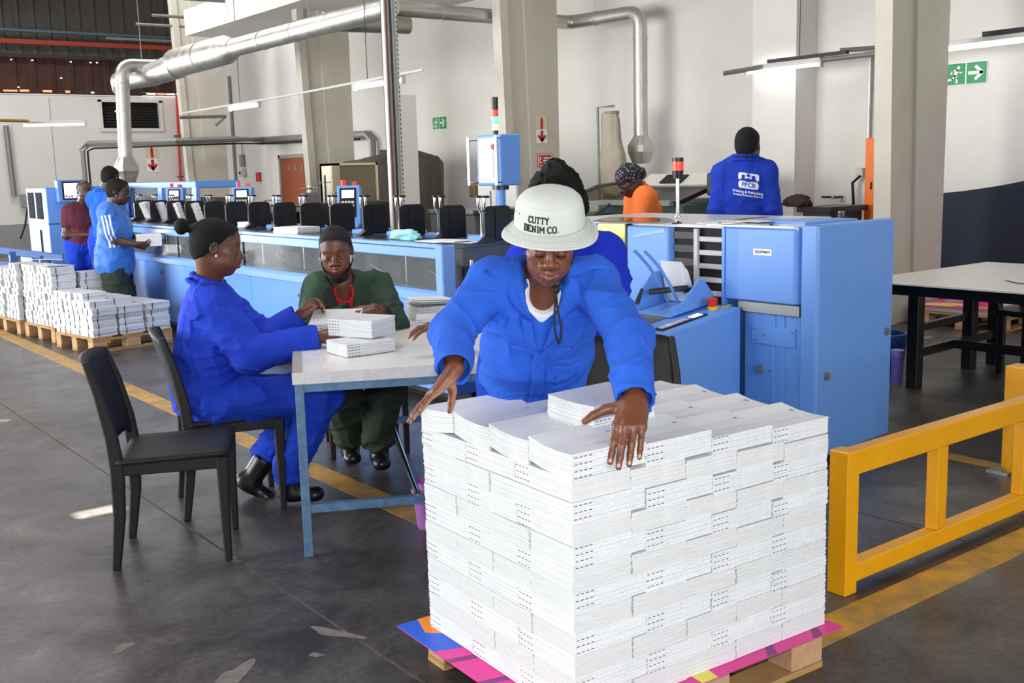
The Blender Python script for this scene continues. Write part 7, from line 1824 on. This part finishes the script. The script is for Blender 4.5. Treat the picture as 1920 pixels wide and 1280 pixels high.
hs = [Hand(j['w'+k], V3(0,0,-1)+fd*.3, rt*(1 if k == 'R' else -1), k == 'L', 1.0, {'*': (.35,.4,.2)}, .6, forearm=lerp(j['w'+k], j['e'+k], .4)) for k in 'RL']
body(P9, j, H9, (58,38,32), (90,52,48), hs, [([j['waist'], j['chest'], j['neck']], [.10,.10,.06])]+lg, hh=.005, nh=.004, nr=.058, male=True)
hair_cap(H9, P9, color=(20,16,15), off=.003, line=((.078,.070), (-.02,-.02)), amp=.0015)
F, a, s, f = jacket_field(j, .007, [(j['waist']-a*.22, (.165,.125)), (j['waist'], (.158,.122)), (lerp(j['waist'], j['chest'], .8), (.162,.120)), (j['chest']+a*.04, (.155,.110)), (lerp(j['chest'], j['neck'], .7), (.105,.075))], (.066,.062,.056), None, shr=.056)
F.folds(3.6, .008, [j['eL'], j['eR'], j['waist']]); F.cap(j['neck']+f*.02, j['neck']+a*.2+f*.02, .066, .08, .008, 's'); collar(F, j, a, s, f, .084, .028)
o9, V9 = garment(F, 'jacket', M_CLOTH('navy_royal_jacket', (26,56,172)), P9)
nb_ = unit(to_cam(j['chest'])*.97-rt*.12); xr = unit(np.cross(Zup, nb_)); xr = xr if xr@rt > 0 else -xr
c9 = j['chest']+xr*.045+Zup*.028
M_LOGO = mat('white_back_print', (226,228,232), .7); tl = .30   # print slants with the cloth
def patch(poly, name, m, off, nseg=6):
    """drape a convex outline (u, v in metres) on the back"""
    b = MB(); n = len(poly); cu = sum(p[0] for p in poly)/n; cv = sum(p[1] for p in poly)/n
    R = []
    for t in (0.0, .5, 1.0):
        R.append([on_back(V9, c9, nb_, xr, Zup, cu+(p[0]-cu)*t, cv+(p[1]-cv)*t-tl*(cu+(p[0]-cu)*t)*.55, off) for p in (poly if t else poly[:1])])
    vs = [R[0][0]]+R[1]+R[2]
    fs = [(0, 1+i, 1+(i+1) % n) for i in range(n)]+[(1+i, 1+n+i, 1+n+(i+1) % n, 1+(i+1) % n) for i in range(n)]
    return b.add(vs, fs).build(name, m, o9)
def rr_(u0, u1, v0, v1, r=.008): 
    out = []
    for cu, cv, a0 in ((u1-r,v1-r,0),(u0+r,v1-r,90),(u0+r,v0+r,180),(u1-r,v0+r,270)):
        for k in range(4): out.append((cu+r*cos(radians(a0+30*k)), cv+r*sin(radians(a0+30*k))))
    return out
patch(rr_(-.068,.068,-.004,.046,.014), 'print_panel', M_LOGO, .004); patch(rr_(-.066,.066,-.058,-.010,.016), 'print_panel', M_LOGO, .004)
MB_BL = M_CLOTH('navy_royal_jacket', (26,56,172))
for u in (-.034, 0, .034):
    patch([(u+.013*cos(k*pi/5), (.022 if u else .030)+.011*sin(k*pi/5)) for k in range(10)], 'print_figure', MB_BL, .0055); patch([(u-.022,-.003),(u+.022,-.003),(u+.012,.012),(u-.012,.012)], 'print_figure', MB_BL, .0055)
def back_text(txt, v, size, m, off, u0=0.0):
    cu_ = bpy.data.curves.new('tmp', 'FONT'); cu_.body = txt; cu_.size = size; cu_.align_x = 'CENTER'; cu_.align_y = 'CENTER'; cu_.offset = size*.02; cu_.resolution_u = 2
    to = bpy.data.objects.new('tmp', cu_); COL.objects.link(to); me = bpy.data.meshes.new_from_object(to.evaluated_get(bpy.context.evaluated_depsgraph_get())); bpy.data.objects.remove(to)
    vs = [on_back(V9, c9, nb_, xr, Zup, u0+q.co.x, v+q.co.y-tl*.55*(u0+q.co.x), off) for q in me.vertices]; fs = [tuple(p.vertices) for p in me.polygons]
    return MB().add(vs, fs).build('print_lettering', m, o9)
back_text('PPCB', -.034, .040, MB_BL, .0055); back_text('Printing & Publishing', -.082, .024, M_LOGO, .004, -.005); back_text('Company Botswana (Pty) Ltd', -.104, .0165, M_LOGO, .004, -.005)

# ---- worker in orange polo and black patterned head scarf
j = J['P8']; P8 = person_root('worker in orange polo shirt and dark patterned headscarf looking down', (6.02,6.10))
lf = unit(-unit(np.cross(unit(-to_cam(j['head'])), Zup))+to_cam(j['head'])*.25)
side = unit(np.cross(Zup, lf)); j['neck'] = V3(5.93,6.08,1.375); j['sL'], j['sR'] = j['neck']+side*.16-Zup*.06-lf*.03, j['neck']-side*.16-Zup*.06-lf*.03
j['chest'] = j['neck']-Zup*.16-lf*.05; j['waist'] = j['neck']-Zup*.42-lf*.08
for k in 'LR': j['e'+k] = j['s'+k]-Zup*.26+lf*.05; j['w'+k] = j['e'+k]+lf*.20-Zup*.06
a, s, f = torso_axes(j); H8 = Head(j['head']+V3(0,0,-.005), lf*cos(.62)-Zup*sin(.62), Zup*cos(.62)+lf*sin(.62), 1.0)
lg = legs(P8, j['waist']-Zup*.08, s, (6.03,6.12), M_CLOTH('dark_trousers', (40,40,48)), lf)
hs = [Hand(j['w'+k], lf-Zup*.2, Zup, k == 'R', .95, {'*': (.3,.4,.2)}, .6, forearm=j['e'+k]) for k in 'LR']
body(P8, j, H8, (74,46,36), (100,58,52), hs, [([j['waist'], j['chest'], j['neck']], [.09,.09,.055])]+[([j['s'+k], j['e'+k], j['w'+k]], [.048,.040,.028]) for k in 'LR']+lg, lids=.9, hh=.0045, nh=.004)
def scarf_col(V):
    c = np.tile(L3((26,27,34)), (len(V),1)); L = H8.loc(V); n = (np.sin(L[:,0]*210)*np.sin(L[:,1]*150+1)*np.sin(L[:,2]*190+.5) > .42); c[n] = L3((150,152,162)); return c
F = Field(H8.c-.2, H8.c+.2, .0045); F.ell(H8.w((0,-.012,.036)), (.088,.106,.092), H8.R, .01); F.ell(H8.w((0,-.095,-.01)), (.045,.05,.05), H8.R, .03); F.plane(H8.w((0,.078,.034)), H8.R@V3(0,.62,-.78), .008); F.wrinkle(.006, (24,24,24), True, 3.0)
garment(F, 'headscarf', vcol_mat('patterned_scarf', .8), P8, colf=scarf_col)
F, a, s, f = jacket_field(short(j, 0.5), .007, [(j['waist']-a*.10, (.165,.125)), (j['waist'], (.155,.12)), (j['chest'], (.165,.13)), (lerp(j['chest'], j['neck'], .75), (.12,.08))], (.078,.074,.06), None, long=False)
F.folds(1.6, .009, [j['waist']]); F.cap(j['neck'], j['neck']+a*.2+f*.03, .058, .08, .008, 's'); collar(F, j, a, s, f, .072, .03, gap=.6)
garment(F, 'polo_shirt', M_CLOTH('orange_polo', (250,128,62)), P8)

# ---- three workers at the far end of the line
# worker in maroon with his hand to his face
j = J['P5']; P5 = person_root('worker in maroon shirt and blue trousers with a hand to the mouth', (3.60,12.76))
fc5 = unit(to_cam(j['head'])+V3(.25,.1,0)); side = unit(np.cross(Zup, fc5))
j['sL'], j['sR'] = j['neck']+side*.16-Zup*.06, j['neck']-side*.16-Zup*.06; j['waist'] = V3(3.60,12.78,.90)
j['eR'] = j['sR']-Zup*.27-side*.05; j['wR'] = j['eR']+fc5*.12+side*.22; j['eL'] = j['sL']-Zup*.24+fc5*.08; j['wL'] = H_c = j['head']+fc5*.13-Zup*.10+side*.03
a, s, f = torso_axes(j); H5 = Head(j['head'], fc5, Zup, 1.02)
lg = legs(P5, V3(3.60,12.78,.86), s, (3.60,12.78), M_CLOTH('royal_blue_trousers', (28,66,196)), fc5)
hs = [Hand(j['wR'], side, fc5, True, 1.0, {'*': (.3,.4,.2)}, .6, forearm=j['eR']), Hand(j['wL'], Zup*.8-side*.3-fc5*.1, fc5*.9, False, 1.0, {'*': (.5,.6,.3)}, .6, forearm=j['eL'])]
body(P5, j, H5, (84,56,44), (92,56,50), hs, [([j['waist'], j['chest'], j['neck']], [.10,.10,.06])]+[([j['s'+k], j['e'+k], j['w'+k]], [.052,.044,.03]) for k in 'LR']+lg, hh=.006, nh=.005, male=True, nr=.056)
hair_cap(H5, P5, color=(28,23,21), off=.002, line=((.066,.080), (-.03,-.01)), amp=.001)
F, a, s, f = jacket_field(short(j, 0.5), .009, [(j['waist']-a*.05, (.16,.12)), (j['waist'], (.16,.12)), (j['chest'], (.17,.12)), (lerp(j['chest'], j['neck'], .7), (.115,.075))], (.075,.072,.06), None, long=False, shr=.06)
F.folds(1.2, .010, [j['waist']]); F.cap(j['neck'], j['neck']+a*.2, .066, .08, .008, 's'); garment(F, 'maroon_shirt', M_CLOTH('maroon_shirt', (96,46,62)), P5)

# worker in blue jacket reaching into the machine
j = J['P6']; P6 = person_root('tall worker in blue jacket with back turned, arm reaching over the line', (3.56,11.86))
fc6 = unit(V3(.80,.60,0)); side = unit(np.cross(Zup, fc6))
j['neck'] = V3(3.60,11.82,1.43); j['sL'], j['sR'] = j['neck']+side*.145-Zup*.07, j['neck']-side*.145-Zup*.07; j['chest'] = j['neck']-Zup*.19; j['waist'] = V3(3.59,11.80,.98)
j['eR'] = j['sR']-Zup*.28+fc6*.05; j['wR'] = j['eR']+fc6*.20-Zup*.05; j['eL'] = j['sL']+fc6*.16-Zup*.16; j['wL'] = j['eL']+fc6*.20+Zup*.10
j['eR2'] = j['eR']
a, s, f = torso_axes(j); H6 = Head(V3(3.66,11.76,1.585), fc6*cos(.15)-Zup*sin(.15), Zup+fc6*.15, 1.05)
lg = legs(P6, V3(3.57,11.82,.92), s, (3.57,11.84), M_CLOTH('royal_blue_trousers', (28,66,196)), fc6)
hs = [Hand(j['w'+k], fc6, Zup, k == 'R', 1.0, {'*': (.3,.4,.2)}, .6, forearm=lerp(j['w'+k], j['e'+k], .5)) for k in 'LR']
body(P6, j, H6, (62,42,34), (92,56,50), hs, [([j['waist'], j['chest'], j['neck']], [.10,.10,.06])]+lg, hh=.006, nh=.005, male=True, nr=.058)
hair_cap(H6, P6, color=(22,18,17), off=.003, line=((.07,.075), (-.03,-.02)), amp=.0015)
F, a, s, f = jacket_field(j, .009, [(j['waist']-a*.18, (.16,.125)), (j['waist'], (.155,.12)), (j['chest'], (.16,.12)), (lerp(j['chest'], j['neck'], .7), (.11,.075))], (.072,.066,.056), None, shr=.058)
F.folds(2.2, .014, [j['waist'], j['eR']]); F.cap(j['neck'], j['neck']+a*.2, .066, .08, .008, 's'); collar(F, j, a, s, f, .086, .03); garment(F, 'jacket', M_CLOTH('bright_blue_jacket', (42,104,214)), P6)

# worker in the blue football shirt with white sleeve stripes
j = J['P7']; P7 = person_root('worker in blue football shirt with white sleeve stripes holding a paper block', (3.37,10.90))
fc7 = unit(V3(.82,-.50,0)); side = unit(np.cross(Zup, fc7))
j['neck'] = V3(3.37,10.88,1.30); j['sL'], j['sR'] = j['neck']+side*.17-Zup*.055, j['neck']-side*.17-Zup*.055; j['chest'] = j['neck']-Zup*.20+fc7*.02; j['waist'] = j['neck']-Zup*.46-fc7*.01
j['eR'] = j['sR']-Zup*.27+fc7*.04; j['wR'] = j['eR']+fc7*.19+side*.03-Zup*.05; j['eL'] = j['sL']-Zup*.25+fc7*.06; j['wL'] = j['eL']+fc7*.17-side*.03
a, s, f = torso_axes(j); H7 = Head(V3(3.43,10.82,1.445), fc7*cos(.2)-Zup*sin(.2), Zup+fc7*.2, 1.06)
lg = legs(P7, j['waist']-Zup*.04, s, (3.37,10.90), M_CLOTH('dark_green_trousers', (44,54,46)), fc7, r=(.13,.125,.115))
hs = [Hand(j['wR'], fc7*.9+side*.2-Zup*.1, -side*.6-Zup*.5, True, 1.0, {'*': (.4,.5,.2)}, .6, forearm=j['eR']), Hand(j['wL'], fc7*.9-side*.2, Zup*.7, True, 1.0, {'*': (.4,.5,.2)}, .6, forearm=j['eL'])]
body(P7, j, H7, (76,48,38), (100,60,54), hs, [([j['waist'], j['chest'], j['neck']], [.10,.10,.06])]+[([j['s'+k], j['e'+k], j['w'+k]], [.055,.046,.03]) for k in 'LR']+lg, hh=.005, nh=.005, hl=((.072,.072), (-.015,-.06)))
hair_cap(H7, P7, color=(20,17,16), off=.006, line=((.072,.072), (-.015,-.06)), amp=.004)
MB().ball(tuple(H7.w((-.084,.004,-.034))), .006, 8, 6).build('earring', mat('pearl_stud',(235,232,225),.2), P7)
F, a, s, f = jacket_field(short(j, 0.64), .006, [(j['waist']-a*.09, (.235,.190)), (j['waist'], (.205,.165)), (j['chest']-a*.05, (.188,.152)), (j['chest']+a*.05, (.175,.13)), (lerp(j['chest'], j['neck'], .7), (.12,.08))], (.10,.105,.08), None, long=False)
F.folds(5.2, .012, [j['waist']]); F.cap(j['neck'], j['neck']+a*.2+f*.02, .060, .08, .008, 's')
def shirt_col(V):
    c = np.tile(L3((40,110,200)), (len(V),1))
    for k, sg in (('R',-1),('L',1)):
        sh = j['s'+k]; d = unit(j['e'+k]-sh); fw = unit(fc7-d*(fc7@d)); q = V-sh; t = q@d; x = q@fw; o = q@(side*sg)
        m = (t > .02) & (t < .34) & (o > .0) & ((np.abs(x+.035) < .008)|(np.abs(x) < .008)|(np.abs(x-.035) < .008)); c[m] = L3((236,238,242))
    r = np.linalg.norm(np.cross(V-j['neck'], a), axis=1); m = (r < .074) & ((V-j['neck'])@a > .0); c[m] = L3((236,238,242)); return c
garment(F, 'football_shirt', vcol_mat('blue_football_shirt', .6, bump=.1, bscale=500, sheen=.2, var=.15), P7, colf=shirt_col)
pb = lerp(j['wR'], j['wL'], .5)+fc7*.10
paper_block((float(pb[0]), float(pb[1]), float(pb[2])-.06), (.24,.20,.12), atan2(fc7[1], fc7[0])+.3, 'white paper block held by the worker in the football shirt')
